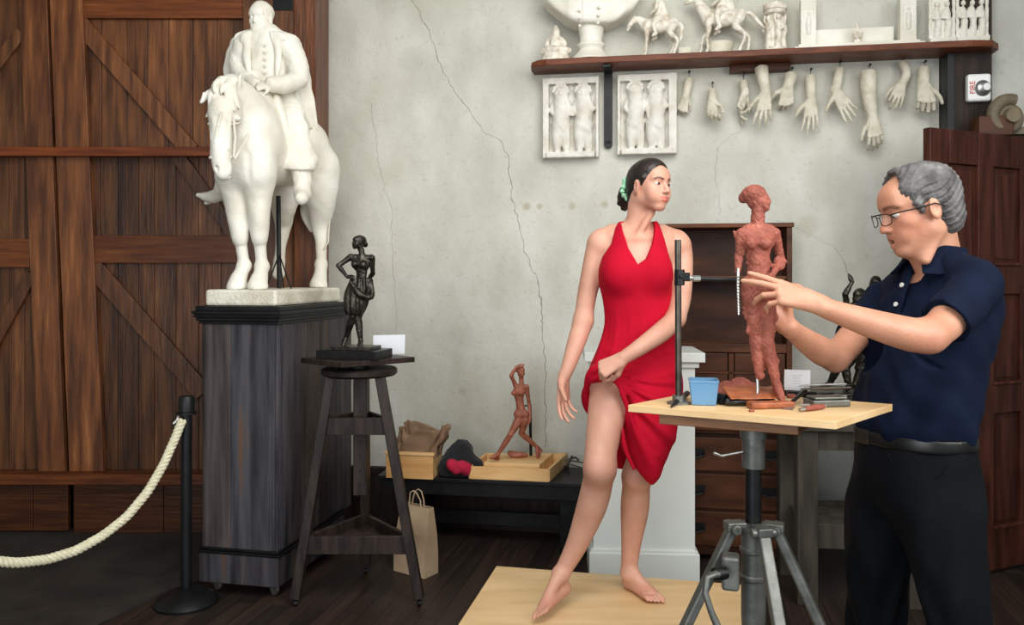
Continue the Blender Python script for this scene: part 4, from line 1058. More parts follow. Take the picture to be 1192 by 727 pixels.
q = MB(); rb(A0, -.012, WD_ + .012, -.012, DP_ + .012, .055, .19, q, (.82, .8, .8)); q.build('plinth_board', M['greywood'], ped, bevel=.006)
q = MB(); rb(A0, -.018, WD_ + .018, -.018, DP_ + .018, .19, .202, q, .7); rb(A0, -.008, WD_ + .008, -.008, DP_ + .008, .202, .216, q, .8); q.build('base_moulding', M['blackwood'], ped, bevel=.004)
q = MB()
for (o_, z0, z1) in ((.010, 1.232, 1.246), (.020, 1.246, 1.262), (.030, 1.262, 1.27), (.034, 1.276, 1.292), (.026, 1.268, 1.278), (.022, 1.292, 1.313)): rb(A0, -o_, WD_ + o_, -o_, DP_ + o_, z0, z1, q, 1.0)
q.build('cornice', M['blackwood'], ped, bevel=.003)
for u, v in ((.05, .05), (WD_ - .04, .05), (.05, DP_ - .06), (WD_ - .04, DP_ - .06)):
    c = A0 + ex * u + ey * v; q = MB(); q.lathe([(0, -.009), (.022, -.009), (.024, 0), (.022, .009), (0, .009)], c + V(0, 0, .0245), n=20, axis=(ex * .5 + ey)); q.box(c + V(0, 0, .047), (.028, .022, .02)); q.build('caster', M['steel'], ped, smooth=True)
# ---- marble slab
msl = MB(); rb(A0, .008, WD_ - .012, .01, DP_ + .012, 1.314, 1.388, msl, 1.0)
o = msl.build('marble_base', M['marble'], at=A0 + ex * .18 + ey * .4 + V(0, 0, 1.314), bevel=.012); tag(o, 'thick worn marble slab under the hooves of the white horse', 'slab')

# ---- rope stanchion
c = P(217, 700, 3.62); c[2] = 0
st = thing('rope_stanchion', c, 'black rope stanchion standing left of the tall boarded pedestal', 'stanchion')
q = MB(); q.lathe([(0, .0), (.135, .0), (.137, .012), (.12, .03), (.085, .05), (.045, .062), (.03, .07), (0, .07)], c, n=40); q.build('base', M['iron'], st, smooth=True)
q = MB(); q.lathe([(.024, .06), (.024, .86), (0, .86)], c, n=20); q.build('post', M['iron'], st, smooth=True)
q = MB(); q.lathe([(.024, .845), (.036, .85), (.036, .905), (.03, .918), (0, .92)], c, n=28); q.build('cap', M['iron'], st, smooth=True)
q = MB(); q.lathe([(.024, .835), (.044, .838), (.044, .848), (.024, .85)], c, n=28); q.build('collar', M['iron'], st, smooth=True)
q = MB(); q.tube([c + V(-.028, -.01, .84), c + V(-.034, -.02, .815), c + V(-.046, -.03, .80)], .006, n=8); q.build('hook', M['steel'], st, smooth=True)
# the twisted rope
pts_px = [(212, 489, 3.58), (203, 512, 3.56), (190, 541, 3.52), (172, 572, 3.47), (148, 601, 3.40), (120, 623, 3.33), (88, 641, 3.25), (55, 651, 3.17), (20, 655, 3.08), (-15, 652, 3.0), (-60, 636, 2.88), (-110, 600, 2.75)]
cp = np.array([P(*a) for a in pts_px]); tt = np.linspace(0, len(cp) - 1, 420)
cur = np.column_stack([np.interp(tt, range(len(cp)), cp[:, i]) for i in range(3)])
for _ in range(60): cur[1:-1] = (cur[:-2] + cur[1:-1] * 2 + cur[2:]) / 4
q = MB(); L_ = 0
strand = [[], [], []]
for i in range(len(cur)):
    d = nrm(cur[min(i + 1, len(cur) - 1)] - cur[max(i - 1, 0)]); xx = nrm(np.cross((0, 1, 0), d)); yy = np.cross(d, xx)
    if i: L_ += np.linalg.norm(cur[i] - cur[i - 1])
    for k in range(3):
        a = L_ * 2 * PI / .055 + k * 2 * PI / 3; strand[k].append(cur[i] + .0095 * (math.cos(a) * xx + math.sin(a) * yy))
for s_ in strand: q.tube(s_, .0105, n=7)
o = q.build('barrier_rope', M['rope'], at=cur[0], smooth=True); tag(o, 'cream twisted rope sagging from the black stanchion', 'rope')

# ---- tripod stool (modelling stand) with lazy susan
SCx = P(428, 600, 3.73); SCx[2] = 0
stl = thing('modelling_stand', SCx, 'tall dark three-legged wooden modelling stand carrying the small dark bronze', 'stand')
tops = [P(386, 437, 3.66), P(442, 437, 3.66), P(424, 437, 3.83)]; feet = [P(344, 702, 3.585), P(488, 700, 3.585), P(426, 672, 3.98)]
for a in feet: a[2] = .035
lz = lambda i, z: tops[i] + (feet[i] - tops[i]) * ((tops[i][2] - z) / (tops[i][2] - feet[i][2]))
for i in range(3):
    q = MB(); q.bar(feet[i], tops[i] + V(0, 0, .005), .042, .052, side=(1, 0, 0) if i < 2 else (1, 0, 0)); lg = q.build('leg', M['stoolwood'], stl, bevel=.003)
    q = MB(); q.lathe([(0, -.008), (.014, -.008), (.015, 0), (.014, .008), (0, .008)], V(feet[i][0], feet[i][1], .0155), n=16, axis=(1, .3, 0)); q.lathe([(.006, .02), (.006, .045)], V(feet[i][0], feet[i][1], 0), n=8); q.build('caster', M['iron'], lg, smooth=True)
zu = HC - (495 - HY) * 3.66 / F
q = MB()
for i, j in ((0, 1), (1, 2), (2, 0)): q.bar(lz(i, zu), lz(j, zu), .075, .02, side=(0, 0, 1))
q.build('upper_brace', M['stoolwood'], stl, bevel=.002)
zl = HC - (634 - HY) * 3.6 / F
q = MB()
for i, j in ((0, 1), (1, 2), (2, 0)): q.bar(lz(i, zl), lz(j, zl), .078, .022, side=(0, 0, 1), tint=1.15)
q.build('lower_brace', M['stoolwood'], stl, bevel=.002)
q = MB(); cc_ = (lz(0, zl) + lz(1, zl) + lz(2, zl)) / 3
tri = [tuple((lz(i, zl) * .94 + cc_ * .06)[:2]) for i in range(3)]; q.slab(tri, zl - .02, zl - .005, 1.5); q.build('shelf', M['stoolwood'], stl)
q = MB(); cx_ = P(420, 430, 3.73); q.box(V(cx_[0], 3.73, (1.0 + .455) / 2), (.062, .045, .55), tint=1.1); col_ = q.build('column', M['stoolwood'], stl, bevel=.003)
for z in np.linspace(.5, .9, 7): q = MB(); q.lathe([(0, 0), (.006, 0), (.006, .002), (0, .002)], V(cx_[0], 3.706, z), n=10, axis=(0, -1, 0)); q.build('peg_hole', M['iron'], col_)
zd = HC - (432 - HY) * 3.73 / F
dc = V(P(418, 432, 3.73)[0], 3.74, 0)
q = MB(); q.lathe([(0, zd - .018), (.16, zd - .018), (.172, zd - .008), (.172, zd + .01), (.165, zd + .016), (0, zd + .016)], dc, n=48, tint=.8); q.build('disc', M['stoolwood'], stl, smooth=True)
zt_ = HC - (419 - HY) * 3.73 / F
q = MB(); q.lathe([(0, zd + .016), (.05, zd + .016), (.05, zt_ - .012), (0, zt_ - .012)], dc, n=24); q.build('turntable_bearing', M['iron'], stl)
tc_ = [P(350, 419.5, 3.72), P(398, 424, 3.52), P(483, 416.5, 3.76), P(436, 413, 3.98)]
q = MB(); q.slab([tuple(a[:2]) for a in tc_], zt_ - .012, zt_ + .012, .95); q.build('turntable_board', M['stoolwood'], stl, bevel=.003)

# ---- bench along the wall
bz = .385
bA, bB = V(P(437, 558, 4.30)[0], 4.36, 0), V(P(708, 558, 4.22)[0], 4.16, 0); bd = nrm(bB - bA); bn = V(-bd[1], bd[0], 0); BL = np.linalg.norm(bB - bA)
Rb = np.column_stack([bd, bn, V(0, 0, 1)])
def bb(mb, u0, u1, v0, v1, z0, z1, tint=1.0): mb.box(bA + bd * (u0 + u1) / 2 + bn * (v0 + v1) / 2 + V(0, 0, (z0 + z1) / 2), (u1 - u0, v1 - v0, z1 - z0), R=Rb, tint=tint)
bench = thing('bench', bA + bd * .6 + bn * .15, 'long low black bench against the concrete wall behind the modelling stand', 'bench')
q = MB(); bb(q, 0, BL, 0, .36, bz - .022, bz); q.build('bench_top', M['blackwood'], bench, bevel=.004)
q = MB(); bb(q, .12, BL - .02, .02, .04, bz - .095, bz - .022)
q.hexa([bA + bd * u + bn * .02 + V(0, 0, z) for u, z in ((.12, bz - .022), (.12, bz - .095), (.09, bz - .088), (.065, bz - .065), (.035, bz - .045), (.02, bz - .022))],
       [bA + bd * u + bn * .04 + V(0, 0, z) for u, z in ((.12, bz - .022), (.12, bz - .095), (.09, bz - .088), (.065, bz - .065), (.035, bz - .045), (.02, bz - .022))]); q.build('apron', M['blackwood'], bench, bevel=.002)
for u in (.16, BL - .26): q = MB(); bb(q, u, u + (.05 if u < .5 else .22), .05, .33, 0, bz - .022, .8); q.build('panel_leg', M['blackwood'], bench, bevel=.003)
q = MB(); bb(q, .2, BL - .1, .17, .19, .1, .17, .8); q.build('stretcher', M['blackwood'], bench)
def on_bench(px, py, lift=0.0):          # the point of the bench top seen at px,py
    D = (HC - bz) * F / (py - HY); p = P(px, py, D); p[2] = bz + lift; return p
# wooden box with a crumpled bag in it
a = on_bench(478, 557); bxr = thing('wooden_box', a, 'small open pine box on the bench with a crumpled paper bag in it', 'box')
q = MB(); w_, d_, h_ = .245, .20, .125; c0 = a + bn * .01 + V(0, 0, 0)
def lb(mb, u0, u1, v0, v1, z0, z1, t=1.0): mb.box(a + bd * (u0 + u1) / 2 + bn * (v0 + v1) / 2 + V(0, 0, (z0 + z1) / 2), (u1 - u0, v1 - v0, z1 - z0), R=Rb, tint=t)
lb(q, -.135, .12, 0, .012, 0, h_, (.9, .78, .62)); lb(q, -.135, .12, d_ - .012, d_, 0, h_); lb(q, -.135, -.122, .012, d_ - .012, 0, h_, .9); lb(q, .108, .12, .012, d_ - .012, 0, h_, .9)
lb(q, -.12, .106, .012, d_ - .012, 0, .008); q.build('box_sides', M['pine'], bxr, bevel=.002)
q = MB(); lb(q, -.142, .127, -.008, .02, h_, h_ + .014, 1.1); q.build('box_rim', M['pine'], bxr, bevel=.002)
# crumpled kraft bag standing in the box
def crumpled(name, base, w, d, h, R, seed, material, at, flare=.15, open_=True, tilt=0.0, amp=.012):
    q = MB(); n = 44; rows = []; rr = random.Random(seed)
    for j in range(16):
        t = j / 15; row = []
        for i in range(n + 1):
            a_ = 2 * PI * i / n; cx, sy = math.cos(a_), math.sin(a_)
            sx_ = np.sign(cx) * min(1, abs(cx)**.45 * 1.05); sy_ = np.sign(sy) * min(1, abs(sy)**.45 * 1.05)
            ww = w / 2 * (1 + flare * t); dd = d / 2 * (1 + flare * .3 * t)
            nz = amp * t * (cheap_noise(np.array([cx * 2.2, sy * 2.2, t * 3.0]), 1.6, seed) + .6 * cheap_noise(np.array([cx * 5, sy * 5, t * 6.0]), 1.9, seed + 3))
            z = h * t + (amp * 2.2 * cheap_noise(np.array([cx * 3, sy * 3, 1.0]), 1.7, seed + 7) * t * t if open_ else 0)
            p = R @ V(sx_ * ww + nz * cx * 2 + tilt * t, sy_ * dd + nz * sy * 2, z); row.append(base + p)
        rows.append(row)
    q.sheet(rows); return q.build(name, material, at=at, smooth=True, solid=.0012)
b0 = a + bn * .10 + V(0, 0, .01)
o = crumpled('paper_bag', b0 - bd * .01, .20, .13, .245, Rb, 4, M['kraft_dark'], b0, flare=.30, tilt=.05, amp=.016); tag(o, 'crumpled brown paper bag with open top standing in the pine box', 'bag')
# heap of black cloth with crimson inside
c = on_bench(536, 556); f = SDF(.04)
f.ell(c + V(0, .08, .06), (.090, .085, .085)); f.ell(c + V(-.05, .06, .055), (.07, .07, .07)); f.ell(c + V(.045, .08, .04), (.065, .07, .06)); f.ell(c + V(-.005, .11, .13), (.06, .06, .05))
f.disp(lambda p: .010 * cheap_noise(p, 30, 2) + .004 * cheap_noise(p, 70, 4)); f.fnop(lambda p: bz + .001 - p[2], 'i')
o = f.build('jacket', M['blackcloth'], at=c, res=.004); tag(o, 'bundled black cloth garment on the bench beside the pine box', 'garment')
f = SDF(.02); d_ = on_bench(534, 556)
f.ell(d_ + V(.0, -.02, .06), (.052, .035, .036)); f.ell(d_ + V(.035, -.015, .055), (.03, .03, .04)); f.ell(d_ + V(-.035, -.015, .075), (.03, .03, .025))
f.disp(lambda p: .008 * cheap_noise(p, 55, 5)); o = f.build('scarf', M['crimson'], at=d_, res=.003); tag(o, 'crumpled crimson cloth tucked into the black garment on the bench', 'scarf')
# pine tray
ta = [on_bench(547, 557), on_bench(639, 558), on_bench(659, 541), on_bench(566, 541)]
ta[1] = ta[0] + bd * np.linalg.norm(ta[1] - ta[0]); 
tr = thing('wooden_tray', sum(ta) / 4, 'shallow pine tray on the bench under the walking terracotta figure', 'tray')
q = MB(); q.slab([tuple(p[:2]) for p in ta], bz, bz + .012); q.build('tray_bottom', M['pine'], tr)
q = MB()
for i in range(4): p0, p1 = ta[i] + V(0, 0, .034), ta[(i + 1) % 4] + V(0, 0, .034); q.bar(p0, p1, .066, .014, side=(0, 0, 1), tint=(1, .94, .84) if i == 0 else 1)
q.build('tray_sides', M['pine'], tr, bevel=.002)
tb = [(p * .72 + (sum(ta) / 4) * .28) for p in ta]; q = MB(); q.slab([tuple(p[:2]) for p in tb], bz + .012, bz + .078, 1.05); o = q.build('figure_board', M['pine'], tr, bevel=.003)
# wire clamp and cable right of the tray
c = on_bench(664, 546, .0); q = MB(); q.tube([c + V(-.02, 0, .006), c + V(.0, .02, .05), c + V(.012, .02, .07)], .006, n=8); q.tube([c + V(-.03, .02, .045), c + V(.03, .02, .062), c + V(.045, .0, .05)], .0055, n=8)
q.tube([c + V(.0, .02, .045), c + V(.07, .03, .03), c + V(.11, -.02, .015), c + V(.16, .0, .02), c + V(.2, .04, .008)], .0035, n=6); q.tube([c + V(-.02, .01, .03), c + V(.05, -.03, .02), c + V(.1, -.05, .006), c + V(.15, -.02, .004)], .003, n=6)
q.lathe([(0, 0), (.012, 0), (.014, .02), (0, .024)], c + V(-.02, 0, 0), n=14)
o = q.build('armature_clamp', M['darksteel'], at=c, smooth=True); tag(o, 'small dark metal clamp with curling wires on the bench right of the tray', 'clamp')
# paper carrier bag on the floor
c = P(484, 664, 4.0); c[2] = 0; cb = thing('paper_carrier_bag', c, 'brown paper carrier bag with twisted handles on the floor beside the stand', 'bag')
ra = math.radians(-35); Rc = np.array([[math.cos(ra), -math.sin(ra), 0], [math.sin(ra), math.cos(ra), 0], [0, 0, 1]])
q = MB(); W_, D2, H_ = .20, .10, .33
def cb_(u, v, z): return c + Rc @ V(u, v, z)
bot = [(-W_/2, -D2/2), (W_/2, -D2/2), (W_/2, D2/2), (-W_/2, D2/2)]
def ring(z, dsc, wsc, sh=0): return [cb_(u * wsc + sh, v * dsc, z) for u, v in bot]
levels = [ring(.002, 1, 1), ring(.1, 1, 1), ring(.2, .8, .97, .004), ring(H_, .3, .9, .01)]
for l0, l1 in zip(levels[:-1], levels[1:]):
    for i in range(4): q._add([l0[i], l0[(i + 1) % 4], l1[(i + 1) % 4], l1[i]], [(0, 1, 2, 3)], 1.0 if i in (0, 2) else .9)
q._add(levels[0], [(0, 3, 2, 1)], 1.0); q.build('bag_body', M['paperbag'], cb, solid=.0015)
for v in (-.012, .012):
    q = MB(); q.tube([cb_(.045, v, H_ - .02), cb_(.04, v, H_ + .03), cb_(.02, v * 1.5, H_ + .065), cb_(0, v * 1.5, H_ + .072), cb_(-.02, v * 1.5, H_ + .06), cb_(-.03, v, H_ + .02), cb_(-.035, v, H_ - .02)], .0035, n=6); q.build('handle', M['paperbag'], cb, smooth=True)

# ---- white plinth behind the model
c = V(P(751, 660, 3.86)[0], 3.99, 0); wp = thing('white_plinth', c, 'white painted wooden plinth with moulded cap standing behind the woman', 'plinth')
Rp = np.array([[math.cos(-.06), -math.sin(-.06), 0], [math.sin(-.06), math.cos(-.06), 0], [0, 0, 1]])
q = MB(); q.box(c + V(0, 0, .55), (.475, .30, .98), R=Rp); q.build('shaft', M['paint'], wp, bevel=.002)
q = MB(); q.box(c + V(0, 0, .075), (.515, .335, .15), R=Rp); q.box(c + V(0, 0, .155), (.50, .322, .02), R=Rp); q.build('base', M['paint'], wp, bevel=.004)
q = MB(); q.box(c + V(0, 0, 1.07), (.56, .37, .045), R=Rp); q.box(c + V(0, 0, 1.035), (.51, .33, .03), R=Rp); q.build('cap', M['paint'], wp, bevel=.004)

# ---- old desk with open hutch
dA = V(.86, 4.18, 0); dth = math.atan(-.17); dd = V(math.cos(dth), math.sin(dth), 0); dn = V(-dd[1], dd[0], 0); Rd = np.column_stack([dd, dn, V(0, 0, 1)])
DW = .565; DPt = .26
dsk = thing('hutch_desk', dA + dd * DW / 2 + dn * .15, 'old dark wooden bureau with open shelves above drawers behind the clay figure', 'desk')
def db(mb, u0, u1, v0, v1, z0, z1, t=1.0): mb.box(dA + dd * (u0 + u1) / 2 + dn * (v0 + v1) / 2 + V(0, 0, (z0 + z1) / 2), (u1 - u0, v1 - v0, z1 - z0), R=Rd, tint=t)
UL = -.12
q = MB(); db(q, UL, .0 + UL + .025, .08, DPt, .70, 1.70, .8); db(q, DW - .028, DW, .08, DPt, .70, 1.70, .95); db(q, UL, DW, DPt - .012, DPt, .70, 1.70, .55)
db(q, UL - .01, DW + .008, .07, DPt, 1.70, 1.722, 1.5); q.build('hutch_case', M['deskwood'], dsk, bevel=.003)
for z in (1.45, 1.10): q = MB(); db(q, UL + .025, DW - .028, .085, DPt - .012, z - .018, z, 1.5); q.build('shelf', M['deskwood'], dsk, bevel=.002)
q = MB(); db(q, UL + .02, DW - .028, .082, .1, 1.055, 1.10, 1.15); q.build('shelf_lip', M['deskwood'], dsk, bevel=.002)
for (u0, u1) in ((.0, .245), (.28, .53)):
    for (z0, z1) in ((.955, 1.05), (.84, .945), (.72, .83)):
        q = MB(); db(q, u0, u1, .08, .2, z0, z1, .85); dr = q.build('drawer', M['deskwood'], dsk, bevel=.003)
q = MB()
for z in (.95, .835): db(q, UL, DW - .028, .075, .2, z - .004, z + .006, 1.35)
db(q, .25, .275, .075, .2, .72, 1.05, 1.0); db(q, UL, -.005, .08, .2, .72, 1.05, .8); q.build('drawer_rail', M['deskwood'], dsk)
q = MB(); db(q, UL - .03, DW + .02, -.05, DPt, .672, .70, 1.3); db(q, UL - .02, DW + .012, -.035, DPt, .655, .672, .9); q.build('writing_ledge', M['deskwood'], dsk, bevel=.006)
q = MB(); db(q, UL, DW, .0, DPt, .03, .655, .6); q.build('lower_case', M['deskwood'], dsk, bevel=.003)
for (z0, z1) in ((.46, .63), (.27, .445), (.08, .255)):
    q = MB(); db(q, UL + .03, DW - .03, -.014, .0, z0, z1, .95); dr = q.build('drawer', M['deskwood'], dsk, bevel=.004)
    for u in (.08, .44):
        cc2 = dA + dd * u + dn * (-.018) + V(0, 0, (z0 + z1) / 2); q = MB()
        q.box(cc2 + V(0, 0, .01), (.09, .006, .04), R=Rd); q.tube([cc2 + dd * s_ - dn * b_ + V(0, 0, z_) for s_, b_, z_ in ((-.035, 0, .01), (-.032, .018, -.004), (0, .022, -.014), (.032, .018, -.004), (.035, 0, .01))], .005, n=8); q.build('drawer_handle', M['iron'], dr)

# ---- grey work table behind the man
gt0 = P(938, 700, 3.63); gt0[2] = 0
gt = thing('work_table', gt0 + V(.35, .2, 0), 'grey wooden work table behind the man, carrying the dark bronze group', 'table')
gz = .80
gl4 = [gt0 + V(0, 0, 0), gt0 + V(.47, -.05, 0), gt0 + V(.04, .36, 0), gt0 + V(.50, .32, 0)]
for p in gl4: q = MB(); q.box(p + V(0, 0, (gz - .03) / 2), (.088, .075, gz - .03), rz=-.1); q.build('leg', M['tablewood'], gt, bevel=.003)
q = MB()
for i, j in ((0, 1), (2, 3), (0, 2), (1, 3)): q.bar(gl4[i] + V(0, 0, gz - .075), gl4[j] + V(0, 0, gz - .075), .09, .03, side=(0, 0, 1))
q.build('apron', M['tablewood'], gt, bevel=.002)
for i, j in ((0, 1), (2, 3)): q = MB(); q.bar(gl4[i] + V(0, 0, .30), gl4[j] + V(0, 0, .30), .11, .03, side=(0, 0, 1), tint=.95); q.build('stretcher', M['tablewood'], gt, bevel=.002)
q = MB(); q.slab([tuple((gl4[0] + V(.02, .0, 0))[:2]), tuple(gl4[1][:2]), tuple(gl4[3][:2]), tuple(gl4[2][:2])], .32, .34, 1.1); q.build('lower_shelf', M['tablewood'], gt)
q = MB(); o_ = .06; q.slab([(gl4[0][0] - o_, gl4[0][1] - o_), (gl4[1][0] + o_, gl4[1][1] - o_), (gl4[3][0] + o_, gl4[3][1] + o_), (gl4[2][0] - o_, gl4[2][1] + o_)], gz - .03, gz, .9); q.build('table_top', M['tablewood'], gt, bevel=.004)

# ---- plywood platform
pf = [P(533, 727, 2.925), P(578, 658, 3.522)]; e1 = nrm((pf[1] - pf[0]) * V(1, 1, 0)); e0 = V(e1[1], -e1[0], 0)
B0 = pf[1] * V(1, 1, 0); PW = 1.055; PDp = .70
pl_ = thing('plywood_platform', B0 + e0 * PW / 2 - e1 * PDp / 2, 'low plywood platform on which the barefoot woman stands', 'platform')
cs = [B0 - e1 * PDp, B0 - e1 * PDp + e0 * PW, B0 + e0 * PW, B0]
q = MB(); q.slab([tuple(p[:2]) for p in cs], .18, .20); q.build('platform_top', M['ply'], pl_, bevel=.002)
q = MB(); ci = [sum(cs) / 4 + (p - sum(cs) / 4) * .985 for p in cs]
for i in range(4): q.bar(ci[i] + V(0, 0, .09), ci[(i + 1) % 4] + V(0, 0, .09), .18, .02, side=(0, 0, 1), tint=.9)
q.build('platform_sides', M['plyedge'], pl_)
# ================================================================ modelling table
tz = 1.12; TS = (HC - tz) / .385                       # board height; sizes below were first taken for a board at 1.065
tq = [P(731, 471, 2.44 * TS), P(973, 490.5, 2.157 * TS), P(1039, 470, 2.455 * TS), P(818, 453.8, 2.755 * TS)]
for p in tq: p[2] = tz
tcn = P(877, 500, 2.45 * TS); tcn[2] = 0
mt = thing('modelling_tripod', tcn, 'grey metal crank tripod with square plywood top in front of the man', 'stand')
q = MB(); q.slab([tuple(p[:2]) for p in tq], tz - .018, tz); q.build('board', M['ply'], mt, bevel=.0015)
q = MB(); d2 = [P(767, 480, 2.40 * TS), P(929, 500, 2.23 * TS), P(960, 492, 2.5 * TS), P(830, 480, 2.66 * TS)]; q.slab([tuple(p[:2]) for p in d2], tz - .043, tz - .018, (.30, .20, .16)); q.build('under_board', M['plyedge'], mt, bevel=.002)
q = MB(); q.lathe([(0, tz - .05), (.09, tz - .05), (.09, tz - .043), (0, tz - .043)], tcn, n=28); q.build('mounting_plate', M['dullsteel'], mt)
zc = HC - (530 - HY) * 2.45 * TS / F; zb = HC - (613 - HY) * 2.45 * TS / F
q = MB(); q.lathe([(.027, zc - .03), (.029, zc - .03), (.029, tz - .05), (0, tz - .05)], tcn, n=28); q.lathe([(.034, tz - .085), (.034, tz - .05), (0, tz - .05)], tcn, n=28); q.build('collar', M['dullsteel'], mt, smooth=True)
q = MB(); q.lathe([(.0205, zb - .25), (.0205, zc), (0, zc)], tcn, n=24); q.build('inner_column', M['iron'], mt, smooth=True)
q = MB(); q.tube([tcn + V(-.03, -.01, zc + .012), tcn + V(-.09, -.03, zc + .006), tcn + V(-.11, -.032, zc + .014)], .004, n=8); q.build('locking_lever', M['steel'], mt, smooth=True)
zh0 = HC - (722 - HY) * 2.42 * TS / F
q = MB(); q.lathe([(.0, zh0 - .03), (.029, zh0 - .03), (.031, zh0), (.031, zb - .01), (.043, zb - .006), (.045, zb + .006), (.026, zb + .012), (0, zb + .012)], tcn, n=32); q.build('housing', M['dullsteel'], mt, smooth=True)
for z in (zb - .065, zb - .135): q = MB(); q.lathe([(.031, z), (.035, z + .004), (.035, z + .012), (.031, z + .016)], tcn, n=28); q.build('ring', M['dullsteel'], mt, smooth=True)
zt3 = zb + .002
for ang, sp in ((math.radians(188), .46), (math.radians(-22), .42), (math.radians(278), .40)):
    dr_ = V(math.cos(ang), math.sin(ang), 0); top = tcn + dr_ * .056 + V(0, 0, zt3); bt = tcn + dr_ * sp + V(0, 0, .016)
    q = MB(); q.bar(bt, top, .030, .023, side=np.cross(dr_, (0, 0, 1))); lg = q.build('leg', M['dullsteel'], mt, bevel=.004)
    q = MB(); q.box(tcn + dr_ * .050 + V(0, 0, zt3 + .004), (.05, .038, .022), R=np.column_stack([dr_, np.cross((0, 0, 1), dr_), V(0, 0, 1)])); q.lathe([(0, -.032), (.013, -.032), (.013, .032), (0, .032)], top + V(0, 0, .0), n=14, axis=np.cross(dr_, (0, 0, 1))); q.build('hinge_bracket', M['dullsteel'], mt, bevel=.003)
    mid = top + (bt - top) * .36; n_ = np.cross(dr_, (0, 0, 1))
    q = MB()
    for s_ in (-.016, .016): q.tube([mid + n_ * s_, tcn + dr_ * .03 + n_ * s_ + V(0, 0, mid[2] - .045)], .0055, n=8)
    q.build('brace_rod', M['steel'], mt, smooth=True)
    q = MB(); q.lathe([(0, 0), (.03, 0), (.03, .008), (.014, .018), (0, .02)], V(bt[0], bt[1], 0.001), n=20); q.build('rubber_foot', M['iron'], lg, smooth=True)
# crank and gear box
gb = P(853, 668, 2.36 * TS); q = MB(); q.box(gb + V(.0, .02, 0), (.043, .05, .086), rz=-.3); q.build('gear_box', M['dullsteel'], mt, bevel=.008)
q = MB(); ck = [P(846, 668, 2.34 * TS), P(832, 668, 2.31 * TS), P(823, 672, 2.30 * TS), P(821, 690, 2.29 * TS), P(828, 712, 2.28 * TS), P(838, 735, 2.27 * TS)]; q.tube(ck, [.0095, .0085, .0085, .008, .008, .0095], n=10); q.build('crank', M['dullsteel'], mt, smooth=True)
q = MB(); q.lathe([(0, -.017), (.015, -.017), (.017, 0), (.015, .017), (0, .017)], P(838, 667, 2.33 * TS), n=16, axis=(1, .3, 0)); q.build('crank_boss', M['iron'], mt, smooth=True)
# ================================================================ statues
def fig(f, j, s, fw, fem=True, kk=1.0, feet=True, hands_=True, headf=True, body=True):
    """a small human figure through its joints (world points); s = height / 1.7 m"""
    fw = nrm(fw); k = .02 * s * kk; sh = nrm(np.asarray(j['sr'], float) - np.asarray(j['sl'], float))
    A = {a: np.asarray(b, float) for a, b in j.items() if a not in ('face', 'up')}
    if body:
        f.chain([A['chest'], A['waist'], A['pelvis']], [.112 * s, (.080 if fem else .095) * s, .105 * s], k=k, flat=(fw, .80))
        w = .5 * np.linalg.norm(A['sr'] - A['sl'])
        f.rc(A['chest'] - sh * w * .35, A['chest'] + sh * w * .35, .09 * s, .09 * s, k=k, flat=(fw, .85))
        f.rc(A['sl'] + sh * .02 * s, A['sr'] - sh * .02 * s, .048 * s, .048 * s, k=k * 1.5)
        f.rc(A['pelvis'] - sh * .06 * s, A['pelvis'] + sh * .06 * s, .092 * s, .092 * s, k=k)
        f.ell(A['pelvis'] - fw * .05 * s, (.12 * s, .09 * s, .09 * s), k=k)
        if fem:
            for q in (-1, 1): f.ell(A['chest'] + sh * q * .062 * s + fw * .085 * s + V(0, 0, -.01 * s), (.050 * s,) * 3, k=k)
        f.chain([(A['sl'] + A['sr']) / 2, A['neck'], A['head']], [.06 * s, .046 * s, .05 * s], k=k)
    if headf:
        head(f, A['head'], j.get('face', fw), j.get('up', (0, 0, 1)), s * .96)
    for a in 'lr':
        if 'e' + a in A:
            f.chain([A['s' + a], (A['s' + a] + A['e' + a]) / 2, A['e' + a]], [.050 * s, .040 * s, .035 * s], k=k)
            f.chain([A['e' + a], A['e' + a] * .7 + A['w' + a] * .3, A['w' + a]], [.036 * s, .036 * s, .023 * s], k=k * .6)
            if 'h' + a in A:
                d = A['h' + a] - A['w' + a]; f.chain([A['w' + a], A['w' + a] + d * .5, A['h' + a]], [.026 * s, .036 * s, .014 * s], k=k * .5, flat=(np.cross(nrm(d), (0.3, .2, 1)), .6))
        if 'k' + a in A:
            f.chain([A['p' + a], A['p' + a] * .55 + A['k' + a] * .45, A['k' + a]], [.088 * s, .075 * s, .054 * s], k=k)
            f.chain([A['k' + a], A['k' + a] * .68 + A['a' + a] * .32, A['a' + a]], [.052 * s, .056 * s, .034 * s], k=k)
            if 't' + a in A:
                f.chain([A['a' + a], A['a' + a] * .4 + A['t' + a] * .6, A['t' + a]], [.036 * s, .034 * s, .018 * s], k=k * .6)
                if 'q' + a in A: f.rc(A['a' + a], A['q' + a], .033 * s, .026 * s, k=k); f.rc(A['q' + a], A['t' + a], .024 * s, .018 * s, k=k)
def J(D, **k):
    o = {}
    for a, b in k.items():
        if a in ('face', 'up'): o[a] = b
        else: o[a] = P(b[0], b[1], D + (b[2] if len(b) > 2 else 0))
    return o
